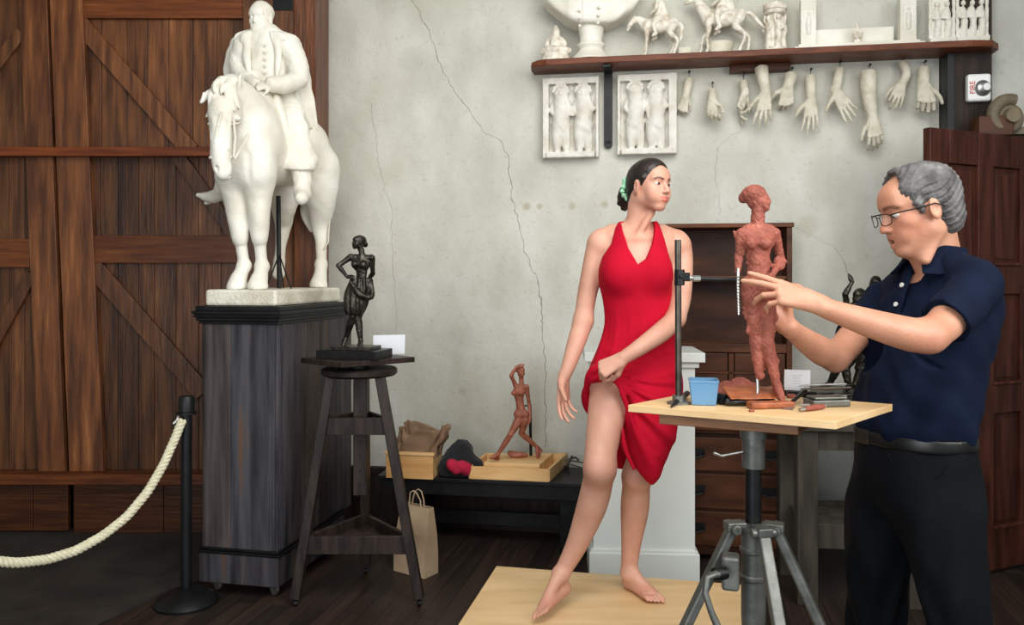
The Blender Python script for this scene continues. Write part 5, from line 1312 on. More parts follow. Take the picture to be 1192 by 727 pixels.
# ---------------------------------------------------------------- clay figure on the modelling table
D = 2.43 * TS; s_ = .385 * TS
cl = thing('clay_figure', P(905, 466, 2.44 * TS), 'rough reddish clay figure of a standing woman on the modelling table', 'sculpture')
f = SDF(.006)
Jc = J(D, head=(883, 232), face=V(.85, -.5, .05), neck=(882, 255), chest=(882, 281, 0), waist=(883, 306, 0), pelvis=(884, 332, 0), sl=(863, 272, 0), sr=(902, 272, 0),
       el=(860, 298, .01), wl=(859, 316, 0), er=(909, 302, .02), wr=(899, 320, -.03), hr=(887, 330, -.045),
       pl=(876, 345, 0), kl=(881, 398, -.0), al=(884, 438, .0), pr=(892, 345, .005), kr=(893, 400, -.012), ar=(904, 446, -.015), tr=(911, 467, -.03), qr=(903, 458, .01))
fig(f, Jc, s_ * .90, V(.1, -1, 0), fem=False, kk=.7, headf=False)
for x_ in (874, 892): f.ell(P(x_, 283, D - .030), (.014, .011, .014), k=.012)
f.ell(P(884, 338, D), (.042, .030, .040), k=.015); f.rc(Jc['kl'], Jc['kr'], .014, .014, k=.012)
f.rc(Jc['neck'], Jc['head'], .017, .016, k=.006); f.rc(P(871, 266, D), P(895, 266, D), .012, .012, k=.012)
for c_, r_ in (((0, -.01, .0), (.066, .085, .095)), ((0, .05, -.045), (.045, .035, .05)), ((0, .045, -.08), (.03, .035, .025)), ((0, -.035, .045), (.082, .098, .078)), ((0, -.125, .025), (.040, .035, .045))):
    f.frame(P(883, 232, D), V(.85, -.5, .05), (0, 0, 1), s_ * .96); f.ell(c_, r_, k=.012)
f.rc((0, .072, .01), (0, .084, -.026), .010, .011, k=.03); f.frame()
rr = random.Random(11)
for i in range(42):
    t = rr.random(); key = rr.choice([('chest', 'pelvis'), ('pl', 'kl'), ('kl', 'al'), ('pr', 'kr'), ('kr', 'ar'), ('sl', 'el'), ('chest', 'waist'), ('pelvis', 'pl'), ('er', 'wr')])
    c = Jc[key[0]] * (1 - t) + Jc[key[1]] * t; rad = {'chest': .024, 'pelvis': .026}.get(key[0], .022 if key[0] in ('pl', 'pr') else .012)
    a = rr.uniform(-PI, 0); c = c + V(math.cos(a) * rad, math.sin(a) * rad * .8, 0)
    f.ell(c, (rr.uniform(.004, .009), .0045, rr.uniform(.007, .016)), rot=((0, 1, 0), rr.uniform(-.8, .8)), k=.0025)
f.disp(lambda p: .0008 * cheap_noise(p, 190, 1) + .0006 * cheap_noise(p, 380, 2) + .0026 * np.maximum(0, cheap_noise(p, 120, 6) - .5))
def cl_t(v):
    n = cheap_noise(v.T, 60, 3); return np.clip(1 + .10 * n, .8, 1.15)[:, None] * np.ones(3)
cb_o = f.build('clay_body', M['clay'], cl, res=.0017, tint=cl_t)
q = MB(); q.tube([P(881, 430, D), P(882, 452, D), P(881, 470, D)], .004, n=8); q.build('armature_rod', M['steel'], cl, smooth=True)
q = MB(); q.tube([P(859, 312, D - .005), P(859, 330, D - .01), P(860, 366, D - .012)], [.0036, .0042, .003], n=8, tint=1)
for i in range(12): q.lathe([(.0035, -.002), (.0052, 0), (.0035, .002)], P(859 + i * .1, 322 + i * 3.6, D - .011), n=8)
q.build('wrist_rod', M['steel'], cl, smooth=True)
# armature post: steel pipe, clamp and horizontal arm holding the clay figure
DA = 2.46 * TS
ap = P(790, 470, DA); ap[2] = tz; arm_ = thing('armature_post', ap, 'dark steel pipe with clamp and horizontal arm supporting the clay figure', 'armature')
q = MB(); q.lathe([(0, .0), (.030, .0), (.030, .005), (.016, .008), (.016, .022), (.0, .022)], ap, n=28); q.build('flange', M['dullsteel'], arm_, smooth=True)
ztop = HC - (279 - HY) * DA / F
q = MB(); q.tube([ap + V(0, 0, .01), V(ap[0] - .002, ap[1], ztop)], .0085, n=16); q.build('pipe', M['darksteel'], arm_, smooth=True)
q = MB(); cz = P(791, 322, DA); q.tube([cz + V(0, 0, .019), cz - V(0, 0, .022)], .0135, n=12); q.box(cz + V(.012, -.004, .0), (.026, .017, .022)); q.tube([cz + V(0, -.026, 0), cz + V(0, .0, 0)], .005, n=8); q.build('clamp', M['iron'], arm_, bevel=.002)
q = MB(); q.tube([P(794, 324, DA), P(812, 324, DA)], .005, n=12); q.lathe([(.005, -.010), (.008, -.009), (.008, .009), (.005, .010)], P(811, 324, DA), n=6, axis=(1, 0, 0)); q.lathe([(.005, -.009), (.0073, -.007), (.0073, .007), (.005, .009)], P(801, 324, DA), n=12, axis=(1, 0, 0)); q.build('coupling', M['steel'], arm_, smooth=True)
q = MB(); q.tube([P(814, 324.5, DA), P(868, 326, DA)], .0058, n=12); q.build('horizontal_arm', M['iron'], arm_, smooth=True)

# ---------------------------------------------------------------- bronze girl on the stand
br = thing('bronze_figure', P(412, 405, 3.72), 'dark bronze girl with hand on hip on the turntable of the modelling stand', 'sculpture')
s_ = .30; D = 3.73
f = SDF(.008)
Jb = J(D, head=(417, 282), face=V(-.75, -.6, .15), neck=(421, 293), chest=(420, 307), waist=(421, 320), pelvis=(419, 334), sl=(408, 299), sr=(433, 300), el=(394, 309, -.02), wl=(404, 322, -.04), hl=(413, 322, -.05),
       er=(434, 318, .03), wr=(427, 328, .05), pl=(413, 342), kl=(411, 368, -.01), al=(403, 393, .03), tl=(398, 405, .0), ql=(400, 396, .04), pr=(423, 342), kr=(417, 370), ar=(420, 397), tr=(418, 404, -.05), qr=(421, 403, .01))
fig(f, Jb, s_, V(-.15, -1, 0), fem=True)
f.frame(P(417, 282, D), V(-.75, -.6, .15), (0, 0, 1), s_ * .96); f.ell((0, -.035, .04), (.084, .10, .082), k=.01); f.ell((.01, -.135, -.01), (.04, .045, .045), k=.02); f.frame()
zz = lambda y: HC - (y - HY) * D / F
xx_ = lambda a, b: ((P(a, 0, D)[0] + P(b, 0, D)[0]) / 2, (P(b, 0, D)[0] - P(a, 0, D)[0]) / 2)
f.loft([(zz(y), xx_(a, b)[0], D, xx_(a, b)[1], r) for y, a, b, r in ((324, 408, 433, .036), (334, 404, 434, .044), (345, 401, 431, .046), (362, 402, 424, .043), (366, 403, 421, .036))], k=.006, fold=lambda x, y, z, a: .0028 * np.sin(a * 11 + z * 40))
f.chain([P(408, 328, D - .035), P(419, 342, D - .05), P(432, 345, D - .03), P(433, 330, D - .01)], [.008, .013, .014, .006], k=.01)
f.disp(lambda p: .0007 * cheap_noise(p, 220, 1))
f.build('cast_figure', M['bronze'], br, res=.0021)
zt2 = zt_ + .012
q = MB(); bc_ = V(P(413, 400, 3.73)[0], 3.73, 0); R20 = -.25
q.box(bc_ + V(0, 0, zt2 + .019), (.29, .19, .038), rz=R20); q.build('black_base', M['blackwood'], br, bevel=.002)
q = MB(); q.box(bc_ + V(.0, 0, zt2 + .046), (.20, .14, .016), rz=R20); q.build('bronze_plinth', M['bronze'], br, bevel=.002)
# card leaning on the turntable
def card(a, b, h, lean_, label, name='note_card', lines=0):
    a = np.asarray(a, float); b = np.asarray(b, float); d = nrm(b - a); n = np.cross(d, V(0, 0, 1)); up_ = nrm(V(0, 0, 1) - n * lean_); W_ = np.linalg.norm(b - a)
    t = thing(name, a, label, 'card'); q = MB(); n2 = np.cross(d, up_)
    fr = [a, b, b + up_ * h, a + up_ * h]; q.hexa([p + n2 * .0 for p in fr], [p - n2 * .0012 for p in fr]); q.build('card_face', M['white'], t)
    bk2 = [a - n2 * .0012, b - n2 * .0012]; q = MB(); q._add([fr[3] - n2 * .001, fr[2] - n2 * .001, b - n2 * (h * .55) + V(0, 0, .001), a - n2 * (h * .55) + V(0, 0, .001)], [(0, 1, 2, 3)], 1.0); q.build('card_back', M['white'], t, solid=.001)
    if lines:
        q = MB()
        for i in range(lines):
            z0 = h * (.72 - i * .13); l0, l1 = (.34, .62) if i else (.3, .7); o_ = n2 * .0008
            q._add([a + d * W_ * l0 + up_ * z0 + o_, a + d * W_ * l1 + up_ * z0 + o_, a + d * W_ * l1 + up_ * (z0 + h * .025) + o_, a + d * W_ * l0 + up_ * (z0 + h * .025) + o_], [(0, 1, 2, 3)], 1.0)
        q.build('faint_print', M['ink'], t)
    return t
pa, pb = P(434, 414, 3.86), P(471, 414, 3.90); pa[2] = pb[2] = zt2 + .001
card(pa, pb, .094, -.2, 'blank white card standing on the turntable beside the bronze girl')

# ---------------------------------------------------------------- walking terracotta figure on the bench
wt = thing('terracotta_figure', P(600, 535, 4.42), 'small terracotta nude walking with one arm raised, on the pine tray', 'sculpture')
s_ = .30; D = 4.36; f = SDF(.008)
Jw = J(D, head=(606, 432), face=V(.5, -.7, .0), neck=(607, 443), chest=(604, 456), waist=(605, 468), pelvis=(607, 482), sl=(601, 450), sr=(613, 450), el=(595, 437, -.02), wl=(601, 427, -.02), hl=(610, 424, -.03),
       er=(616, 470, .02), wr=(617, 484, .0), hr=(615, 494, -.01), pl=(604, 488), kl=(594, 506, -.03), al=(580, 528, -.01), tl=(571, 533, -.05), ql=(580, 534, .02), pr=(611, 488), kr=(607, 504, .03), ar=(625, 520, .06), tr=(626, 534, .05), qr=(630, 524, .08))
fig(f, Jw, s_ * .92, V(-.45, -.9, 0), fem=True)
f.frame(P(606, 432, D), V(.5, -.7, 0), (0, 0, 1), s_ * .96); f.ell((0, -.03, .04), (.084, .098, .08), k=.01); f.frame()
f.disp(lambda p: .0009 * cheap_noise(p, 200, 4)); f.build('wax_body', M['terracotta'], wt, res=.0022)
q = MB(); q.tube([P(617, 470, D + .06), P(618, 530, D + .06)], .008, n=8); q.tube([P(617, 472, D + .06), P(611, 472, D + .01)], .004, n=8); q.build('support_rod', M['iron'], wt)
c = P(600, 529, 4.44); f = SDF(.01); f.ell(c + V(.01, 0, .0), (.035, .025, .018)); f.ell(c + V(-.025, 0, .008), (.02, .02, .016)); f.ell(c + V(.05, .01, -.004), (.02, .02, .012)); f.disp(lambda p: .003 * cheap_noise(p, 90, 4)); f.fnop(lambda p: bz + .079 - p[2], 'i')
o = f.build('clay_lump', M['terracotta'], at=c, res=.0025); tag(o, 'small lump of red clay on the board behind the walking figure', 'clay')

# ---------------------------------------------------------------- bronze dancing group on the grey table
bg_ = thing('bronze_group', P(985, 480, 3.85), 'dark bronze pair of dancing figures on the grey table behind the man', 'sculpture')
D = 3.85; s_ = .36; f = SDF(.01)
Jd = J(D, head=(1000, 345), neck=(998, 353), chest=(994, 367), waist=(994, 382), pelvis=(992, 398), sl=(986, 358), sr=(1006, 354), el=(984, 342, -.03), wl=(992, 328, -.03), hl=(988, 319, -.03), er=(1018, 345), wr=(1026, 335), hr=(1030, 330),
       pl=(990, 405), kl=(976, 425, -.05), al=(966, 446), tl=(955, 452, -.03), pr=(998, 405), kr=(984, 428), ar=(988, 450), tr=(983, 455, -.06))
fig(f, Jd, s_, V(-.8, -.6, 0), fem=True)
Je = J(D + .14, head=(1019, 330), neck=(1018, 341), chest=(1016, 358), waist=(1014, 376), pelvis=(1012, 396), sl=(1006, 350), sr=(1028, 352), el=(1000, 366, -.04), wl=(990, 372, -.08), hl=(984, 370, -.1), er=(1030, 375), wr=(1022, 390), hr=(1016, 396),
       pl=(1008, 402), kl=(1000, 428), al=(1016, 440), tl=(1024, 448), pr=(1016, 402), kr=(1004, 425), ar=(994, 448), tr=(988, 454, -.03))
fig(f, Je, s_, V(-.6, -.8, 0), fem=False)
f.disp(lambda p: .0012 * cheap_noise(p, 150, 3)); f.build('cast_figures', M['bronze'], bg_, res=.0032)
zb2 = HC - (455 - HY) * D / F
f = SDF(.01); c = V(P(990, 0, D)[0], D + .06, (zb2 + .80) / 2); f.box(c, (.36, .24, zb2 - .80 - .001), r=.006); f.disp(lambda p: .002 * cheap_noise(p, 60, 3)); f.fnop(lambda p: .801 - p[2], 'i'); f.build('cast_base', M['bronze'], bg_, res=.005)

# ================================================================ white equestrian statue
hs_ = thing('equestrian_statue', P(322, 335, 4.05), 'large white plaster statue of a cloaked bearded rider on a standing horse', 'statue')
f = SDF(.03)
hp = lambda x, y, d: P(x, y, d)
ZB = 1.388
def onz(px, d, z): p = P(px, 0, d); p[2] = z; return p
f.chain([hp(290, 178, 3.86), hp(318, 180, 4.08), hp(346, 180, 4.30)], [.140, .155, .152], k=.04)
f.ell(hp(287, 168, 3.84), (.142, .12, .175), k=.05); f.ell(hp(352, 172, 4.33), (.142, .17, .155), k=.04)
f.ell(hp(305, 128, 3.99), (.075, .12, .10), k=.06)
f.chain([hp(294, 152, 3.88), hp(282, 126, 3.80), hp(270, 108, 3.73)], [.150, .115, .085], k=.05, flat=((1, .2, 0), .85))
# head hanging almost vertical, turned to us
f.chain([hp(264, 108, 3.68), hp(260, 130, 3.62), hp(258, 160, 3.59), hp(258, 188, 3.58), hp(260, 201, 3.58)], [.056, .060, .049, .041, .036], k=.02)
f.ell(hp(259, 128, 3.585), (.055, .04, .06), k=.03); f.ell(hp(270, 130, 3.64), (.045, .06, .07), k=.02)
for x in (-1, 1):
    f.ell(hp(260, 195, 3.575) + V(x * .024, 0, 0), (.014, .016, .02), k=.012); f.ell(hp(260, 196, 3.558) + V(x * .024, -.006, 0), (.008, .01, .011), k=.006, mode='s')
    f.ell(hp(261, 137, 3.58) + V(x * .054, .02, 0), (.015, .018, .014), k=.01); f.rc(hp(259, 140, 3.56) + V(x * .03, 0, 0), hp(259, 172, 3.56) + V(x * .022, 0, 0), .01, .008, k=.015)
f.rc(hp(260, 200, 3.57) + V(-.03, .01, -.018), hp(260, 200, 3.57) + V(.03, .01, -.018), .005, k=.006, mode='s'); f.ell(hp(261, 205, 3.61), (.03, .028, .02), k=.012)
f.rc(hp(254, 104, 3.66), hp(243, 110, 3.62), .020, .016, k=.015); f.rc(hp(243, 110, 3.62), hp(234, 119, 3.60), .016, .006, k=.01); f.rc(hp(236, 117, 3.6), hp(237, 108, 3.6), .008, .004, k=.006)
f.rc(hp(276, 100, 3.67), hp(280, 88, 3.66), .02, .006, k=.012)
rr = random.Random(4)
for i in range(20):
    a = hp(265 + rr.uniform(-10, 9), 95 + rr.uniform(-4, 8), 3.63); b = a + V(rr.uniform(-.06, .05), rr.uniform(-.07, -.03), -rr.uniform(.06, .17)); f.chain([a, (a + b) / 2 + V(rr.uniform(-.025, .025), -.02, 0), b], [.014, .013, .005], k=.006)
for i in range(9):
    a = hp(277 + i * 2.4, 98 + i * 4.5, 3.72 + i * .02); f.chain([a, a + V(.02, -.02, -.05), a + V(.01, -.03, -.10)], [.02, .016, .007], k=.02)
# legs
LG = .0
def hleg(pts, rs, hoofc):
    f.chain(pts, rs, k=.03); c = np.asarray(hoofc); f.ell(pts[-1] + V(0, 0, 0), (.034, .034, .03), k=.015)
    f.rc(pts[-1], c + V(0, -.01, .05), .028, .036, k=.015); f.rc(c + V(-.004, -.01, .045), c + V(-.004, -.025, .012), .036, .047, k=.008)
hleg([hp(272, 205, 3.84), hp(275, 235, 3.85), hp(279, 274, 3.84), hp(281, 285, 3.85), hp(284, 309, 3.86)], [.085, .056, .040, .028, .026], onz(279, 3.83, ZB))
hleg([hp(300, 205, 3.82), hp(301, 235, 3.83), hp(302, 273, 3.82), hp(303, 285, 3.83), hp(305, 310, 3.84)], [.085, .058, .041, .028, .026], onz(303, 3.80, ZB))
hleg([hp(368, 195, 4.35), hp(374, 228, 4.36), hp(373, 262, 4.42), hp(374, 285, 4.40), hp(374, 308, 4.39)], [.125, .082, .048, .030, .027], onz(373, 4.37, ZB))
f.chain([hp(340, 200, 4.36), hp(331, 235, 4.34), hp(330, 262, 4.42), hp(327, 285, 4.38), hp(325, 303, 4.34)], [.11, .07, .044, .028, .028], k=.03); f.rc(hp(325, 303, 4.34), hp(324, 318, 4.30), .03, .034, k=.01)
f.ell(hp(302, 250, 3.80), (.03, .03, .06), k=.03)
# muscles on the chest
f.ell(hp(276, 192, 3.78), (.065, .05, .08), k=.06); f.ell(hp(301, 190, 3.78), (.065, .05, .08), k=.06); f.rc(hp(288, 178, 3.705), hp(289, 210, 3.72), .004, .004, k=.025, mode='s')
# tail
f.chain([hp(366, 150, 4.50), hp(370, 195, 4.55), hp(362, 235, 4.52), hp(366, 262, 4.48)], [.035, .05, .045, .012], k=.02); f.chain([hp(368, 220, 4.5), hp(356, 245, 4.46), hp(362, 268, 4.45)], [.03, .03, .01], k=.02)
f.fnop(lambda p: ZB + .0005 - p[2], 'i')
f.disp(lambda p: .0016 * cheap_noise(p, 40, 2))
hb = f.build('horse', M['plaster'], hs_, res=.0048)
# rider
f = SDF(.02); D = 4.10; s_ = .70
rd = lambda x, y, d=0.0: P(x, y, D + d)
f.chain([rd(309, 48), rd(311, 80), rd(318, 115, .02), rd(326, 140, .03)], [.095, .100, .095, .10], k=.03, flat=((0, 1, 0), .8))
f.chain([rd(304, 30), rd(305, 44)], [.04, .05], k=.02, sub=False)
f.rc(rd(288, 50), rd(330, 50), .055, .055, k=.03)
# near arm (image right), bent to hold the reins
f.chain([rd(334, 54, -.01), rd(346, 74, -.02), rd(348, 90, -.05)], [.062, .054, .048], k=.02); f.chain([rd(348, 92, -.05), rd(332, 98, -.13), rd(318, 98, -.17)], [.048, .043, .040], k=.008)
f.chain([rd(286, 54, -.01), rd(280, 75), rd(284, 92, -.06), rd(298, 100, -.14)], [.060, .056, .048, .04], k=.02)
hand(f, rd(316, 98, -.18), (-.95, -.2, -.25), (0, .8, -.5), .72, side=1, curl=(1.0, 1.1, 1.1, 1.1), spread=.02, tcurl=.6, wr=.024); hand(f, rd(298, 101, -.15), (.85, -.3, -.4), (0, .8, -.5), .66, side=-1, curl=(1.1, 1.1, 1.1, 1.1), spread=.02, tcurl=.6, wr=.022)
# long coat skirts over the leg, boots
f.chain([rd(332, 128, .0), rd(341, 160, -.10), rd(347, 192, -.14)], [.085, .085, .082], k=.03, flat=((0, 1, 0), .6)); f.rc(rd(326, 190, -.12), rd(364, 188, -.10), .028, .028, k=.04)
f.fnop(lambda p: np.maximum(np.maximum(p[2] - 0, 0) * 0 + (p[2] - P(0, 199, 3.97)[2]), -(p[0] - P(318, 0, 3.97)[0])) * 1.0, 's', k=.006)
f.chain([rd(349, 192, -.12), rd(352, 212, -.13), rd(352, 226, -.15)], [.05, .042, .038], k=.01); f.chain([rd(352, 226, -.13), rd(351, 231, -.24)], [.038, .03], k=.02, sub=False)
f.chain([rd(300, 140, -.0), rd(268, 190, -.04), rd(260, 212, .0), rd(257, 224, .0)], [.08, .05, .040, .032], k=.03); f.chain([rd(256, 226, .0), rd(246, 229, -.06), rd(231, 227, -.10)], [.034, .030, .010], k=.02); f.rc(rd(240, 236, -.04), rd(262, 228, .02), .012, .012, k=.01)
f.frame(rd(304, 22), V(-.18, -1, -.08), (0.05, 0, 1), s_); head(f, rd(304, 22), V(-.22, -1, -.12), (0, 0, 1), s_ * .98); f.frame(rd(304, 22), V(-.22, -1, -.12), (0, 0, 1), s_)
f.ell((0, .066, -.100), (.044, .040, .055), k=.008); f.rc((-.03, .085, -.062), (.03, .085, -.062), .010, k=.008); f.ell((0, -.03, .055), (.078, .10, .075), k=.01); f.frame()
f.disp(lambda p: .0034 * cheap_noise(p, 38, 5) + .0012 * cheap_noise(p, 90, 5)); rb_ = f.build('rider', M['plaster'], hs_, res=.0042)
# cloak
f = SDF(.02)
def cf(x, y, z, a): return .012 * np.sin(a * 13 + 4 * z) + .005 * np.sin(a * 29 + z * 11)
zr = lambda y, d=0.0: HC + (HY - y) / F * (D + d)
row = lambda y, x0, x1, d, r: (zr(y, d), (P(x0, 0, D + d)[0] + P(x1, 0, D + d)[0]) / 2, D + d, (P(x1, 0, D + d)[0] - P(x0, 0, D + d)[0]) / 2, r)
f.loft([row(36, 293, 318, .03, .06), row(42, 280, 340, .03, .09), row(55, 272, 350, .05, .11), row(80, 268, 358, .08, .12), row(110, 274, 363, .11, .12), row(140, 300, 367, .14, .11), row(152, 325, 368, .15, .09)], k=.01, fold=cf)
f.ell(rd(305, 70, -.06), (.066, .16, .18), k=.02, mode='s'); f.ell(rd(303, 34, -.05), (.055, .09, .06), k=.01, mode='s'); f.ell(rd(318, 118, -.02), (.085, .17, .12), k=.02, mode='s')
f.chain([rd(288, 44, -.06), rd(287, 62, -.075), rd(290, 84, -.08), rd(289, 100, -.075)], [.017, .018, .012, .009], k=.02, flat=((0, 1, 0), .7))
f.chain([rd(294, 39, -.05), rd(286, 42, -.07), rd(280, 50, -.06)], [.014, .018, .010], k=.02, flat=((0, 1, 0), .7)); f.chain([rd(314, 39, -.05), rd(327, 42, -.07), rd(338, 50, -.05)], [.014, .018, .012], k=.02, flat=((0, 1, 0), .7))
f.chain([rd(321, 46, -.065), rd(324, 66, -.075), rd(322, 88, -.08)], [.015, .016, .009], k=.02, flat=((0, 1, 0), .7))
f.disp(lambda p: .0030 * cheap_noise(p, 34, 8)); f.build('cloak', M['plaster'], hs_, res=.0045)
for y in (52, 60, 68, 76, 84): q = MB(); q.lathe([(0, 0), (.007, 0), (.007, .004), (0, .006)], rd(309, y, -.092), n=10, axis=(0, -1, 0)); q.build('coat_button', M['plaster'], rb_)
# saddle blanket, bridle, reins
f = SDF(.01); f.chain([hp(322, 120, 4.0), hp(332, 150, 3.98), hp(336, 172, 4.0)], [.05, .05, .04], k=.01, flat=((1, .2, 0), .5)); f.build('saddle_cloth', M['plaster'], hs_, res=.004)
q = MB()
def ringat(c, rx, ry, r, tilt=0): q.tube([c + V(rx * math.cos(a), ry * math.sin(a), tilt * math.sin(a)) for a in np.linspace(0, 2 * PI, 28)], r, n=6, cap=False)
ringat(hp(258, 183, 3.60), .048, .048, .007, .01); ringat(hp(261, 143, 3.615), .066, .062, .005, .02)
q.tube([hp(272, 183, 3.58), hp(274, 160, 3.57), hp(272, 140, 3.57)], .005, n=6); q.tube([hp(246, 183, 3.58), hp(246, 160, 3.56), hp(248, 140, 3.56)], .005, n=6)
q.tube([hp(258, 130, 3.535), hp(253, 150, 3.535), hp(250, 165, 3.54), hp(256, 172, 3.55)], .005, n=6)
q.tube([hp(273, 185, 3.58), hp(285, 165, 3.66), hp(300, 130, 3.85), hp(308, 104, 3.93)], .0045, n=6); q.build('bridle', M['plaster'], hs_, smooth=True)
# iron props below the belly
q = MB(); pr0 = onz(325, 4.05, ZB); q.tube([pr0, hp(324, 228, 4.08)], .012, n=10); q.build('support_bar', M['iron'], hs_)
for dx, dyy in ((-.05, -.05), (.07, -.04), (.0, .08)): q = MB(); q.tube([pr0 + V(dx, dyy, .0), pr0 + V(0, 0, .17)], .0035, n=6); q.build('prop_wire', M['iron'], hs_)
q = MB(); q.tube([hp(381, 220, 4.36), hp(384, 250, 4.4), hp(382, 282, 4.38), hp(377, 290, 4.36)], .004, n=6); q.tube([hp(379, 236, 4.36), hp(385, 240, 4.36)], .005, n=6); q.build('loose_wire', M['plaster_old'], hs_)
# ================================================================ things on and under the wall shelf
SD = .215; SZ = 2.628; ST = .034
wd_ = nrm(V(1, -WS, 0)); wn_ = V(-wd_[1], wd_[0], 0)               # along the wall, into the wall
Rw = np.column_stack([wd_, wn_, V(0, 0, 1)])
def wpt(px, off): D = WD(px, off); return V((px - CX) / F * D, D, 0)
a0, a1 = wpt(621, 0), wpt(1152, 0); LW = np.linalg.norm(a1 - a0)
def sp(u, v): return a0 + wd_ * u - wn_ * v                          # v = distance out of the wall
ol = [sp(0.005, .0), sp(.0, .10), sp(.012, .155), sp(.05, .195), sp(.10, SD), sp(LW - .16, SD), sp(LW - .06, SD - .02), sp(LW - .005, SD - .09), sp(LW, .0)]
q = MB(); q.hexa([p + V(0, 0, SZ - ST) for p in ol][::-1][::-1], [p + V(0, 0, SZ) for p in ol]); 
shf = q.build('wall_shelf', M['shelfwood'], at=ol[4] + V(0, 0, SZ - ST), bevel=.004); tag(shf, 'long reddish wooden wall shelf with rounded ends carrying white plaster models', 'shelf')
sb = thing('shelf_bracket', WP(708, 130, .01), 'long black iron bracket bar below the shelf between the two relief panels', 'bracket')
q = MB(); t_ = WP(708, 90, .02); b_ = WP(708, 168, .02); q.bar(b_, V(t_[0], t_[1], SZ - ST - .001), .046, .02, side=wd_); q.lathe([(0, -.01), (.023, -.01), (.023, .01), (0, .01)], b_, n=20, axis=-wn_); q.build('wall_bar', M['iron'], sb, bevel=.002)
q = MB(); q.bar(V(b_[0], b_[1], SZ - ST - .008) , V(b_[0], b_[1], SZ - ST - .008) - wn_ * .17, .04, .014, side=wd_); q.build('shelf_arm', M['iron'], sb)
q = MB(); a_ = WP(849, 80, .0); b_ = WP(918, 80, .0); m_ = (a_ + b_) / 2; q.box(V(m_[0], m_[1], SZ - ST - .021) - wn_ * .03, (np.linalg.norm((b_ - a_)[:2]), .06, .04), R=Rw, tint=.7); o = q.build('shelf_cleat', M['deskwood'], at=m_, bevel=.003); tag(o, 'dark wooden cleat fixed under the middle of the shelf', 'cleat')
q = MB(); a_ = WP(1098, 60, .0); q.box(V(a_[0], a_[1], (SZ - ST + 2.19) / 2) - wn_ * .06, (.035, .11, SZ - ST - 2.19 - .002), R=Rw); o = q.build('shelf_bracket', M['iron'], at=a_, bevel=.003); tag(o, 'black upright bracket at the right end of the shelf against the wooden post', 'bracket')

# ---- two relief panels
def relief(x0, x1, y0, y1, label, seed, flip):
    c = WP((x0 + x1) / 2, (y0 + y1) / 2, .032); pw = (x1 - x0) / F * c[1] * 1.0; ph = (y1 - y0) / F * c[1]
    f = SDF(.006); f.fr = (c, Rw, 1.0)                              # local x along wall, y into wall, z up
    f.box((0, .024, 0), (pw, .014, ph), r=.003)
    f.box((-pw/2 + .017, -.004, 0), (.034, .05, ph), r=.004, k=.003) if not flip else f.box((-pw/2 + .008, -.0, 0), (.016, .05, ph), r=.004, k=.003)
    f.box((pw/2 - (.022 if flip else .008), -.004, 0), (.044 if flip else .016, .05, ph), r=.004, k=.003)
    f.box((0, -.004, ph/2 - .018), (pw, .05, .036), r=.004, k=.003); f.box((0, -.010, -ph/2 + .016), (pw * (.86), .062, .032), r=.004, k=.003)
    rr = random.Random(seed)
    for hx in ((-.055, .070) if not flip else (-.065, .048)):
        f.frame(c, fwd=wn_, up=(0, 0, 1)); f.fr = (c, Rw, 1.0)
        hz = ph / 2 - .085 + rr.uniform(-.006, .006)
        f.ell((hx, -.014, hz), (.042, .034, .043), k=.008)
        for i in range(12): a = i * .52; f.ell((hx + .040 * math.cos(a), -.018, hz + .012 + .034 * math.sin(abs(a % PI))), (.012, .013, .012), k=.003)
        f.ell((hx, -.042, hz - .010), (.008, .008, .010), k=.006); f.ell((hx - .014, -.046, hz + .002), (.008, .005, .005), k=.005, mode='s'); f.ell((hx + .014, -.046, hz + .002), (.008, .005, .005), k=.005, mode='s'); f.ell((hx, -.039, hz - .022), (.009, .006, .004), k=.003, mode='s')
        f.chain([(hx, .0, hz - .05), (hx + .004, -.004, hz - .11), (hx - .004, -.004, hz - .18)], [.048, .050, .046], k=.014)
        f.chain([(hx - .014, -.004, hz - .18), (hx - .022, -.012, hz - .25), (hx - .020, -.002, hz - .315)], [.038, .028, .018], k=.012)
        f.chain([(hx + .016, -.004, hz - .18), (hx + .018, -.004, hz - .25), (hx + .030, -.0, hz - .315)], [.038, .028, .018], k=.012)
        f.chain([(hx - .040, -.004, hz - .055), (hx - .050, -.016, hz - .10), (hx - .015, -.030, hz - .13)], [.018, .015, .010], k=.008)
        f.chain([(hx + .038, -.004, hz - .055), (hx + .052, -.016, hz - .09), (hx + .030, -.026, hz - .03 - .07 * (seed % 2))], [.018, .015, .010], k=.008)
        f.chain([(hx - .05, .0, hz - .16), (hx, -.03, hz - .19), (hx + .035, -.018, hz - .22), (hx + .045, .0, hz - .30)], [.008, .012, .012, .006], k=.012)
    if not flip: f.box((.0, -.03, ph/2 - .19), (.06, .008, .05), rot=((0, 1, 0), .3), r=.002, k=.004)
    else: f.box((.035, -.03, ph/2 - .21), (.075, .012, .07), rot=((0, 1, 0), -.1), r=.004, k=.006)
    f.disp(lambda p: .0012 * cheap_noise(p, 90, seed))
    o = f.build('relief_panel', M['plaster_relief'], at=c, res=.0031); tag(o, label, 'relief')
relief(632, 697, 91, 184, 'white plaster relief panel of two boys, left of the black bracket bar', 4, False)
relief(719, 787, 87, 180, 'white plaster relief panel of two boys, right of the black bracket bar', 7, True)

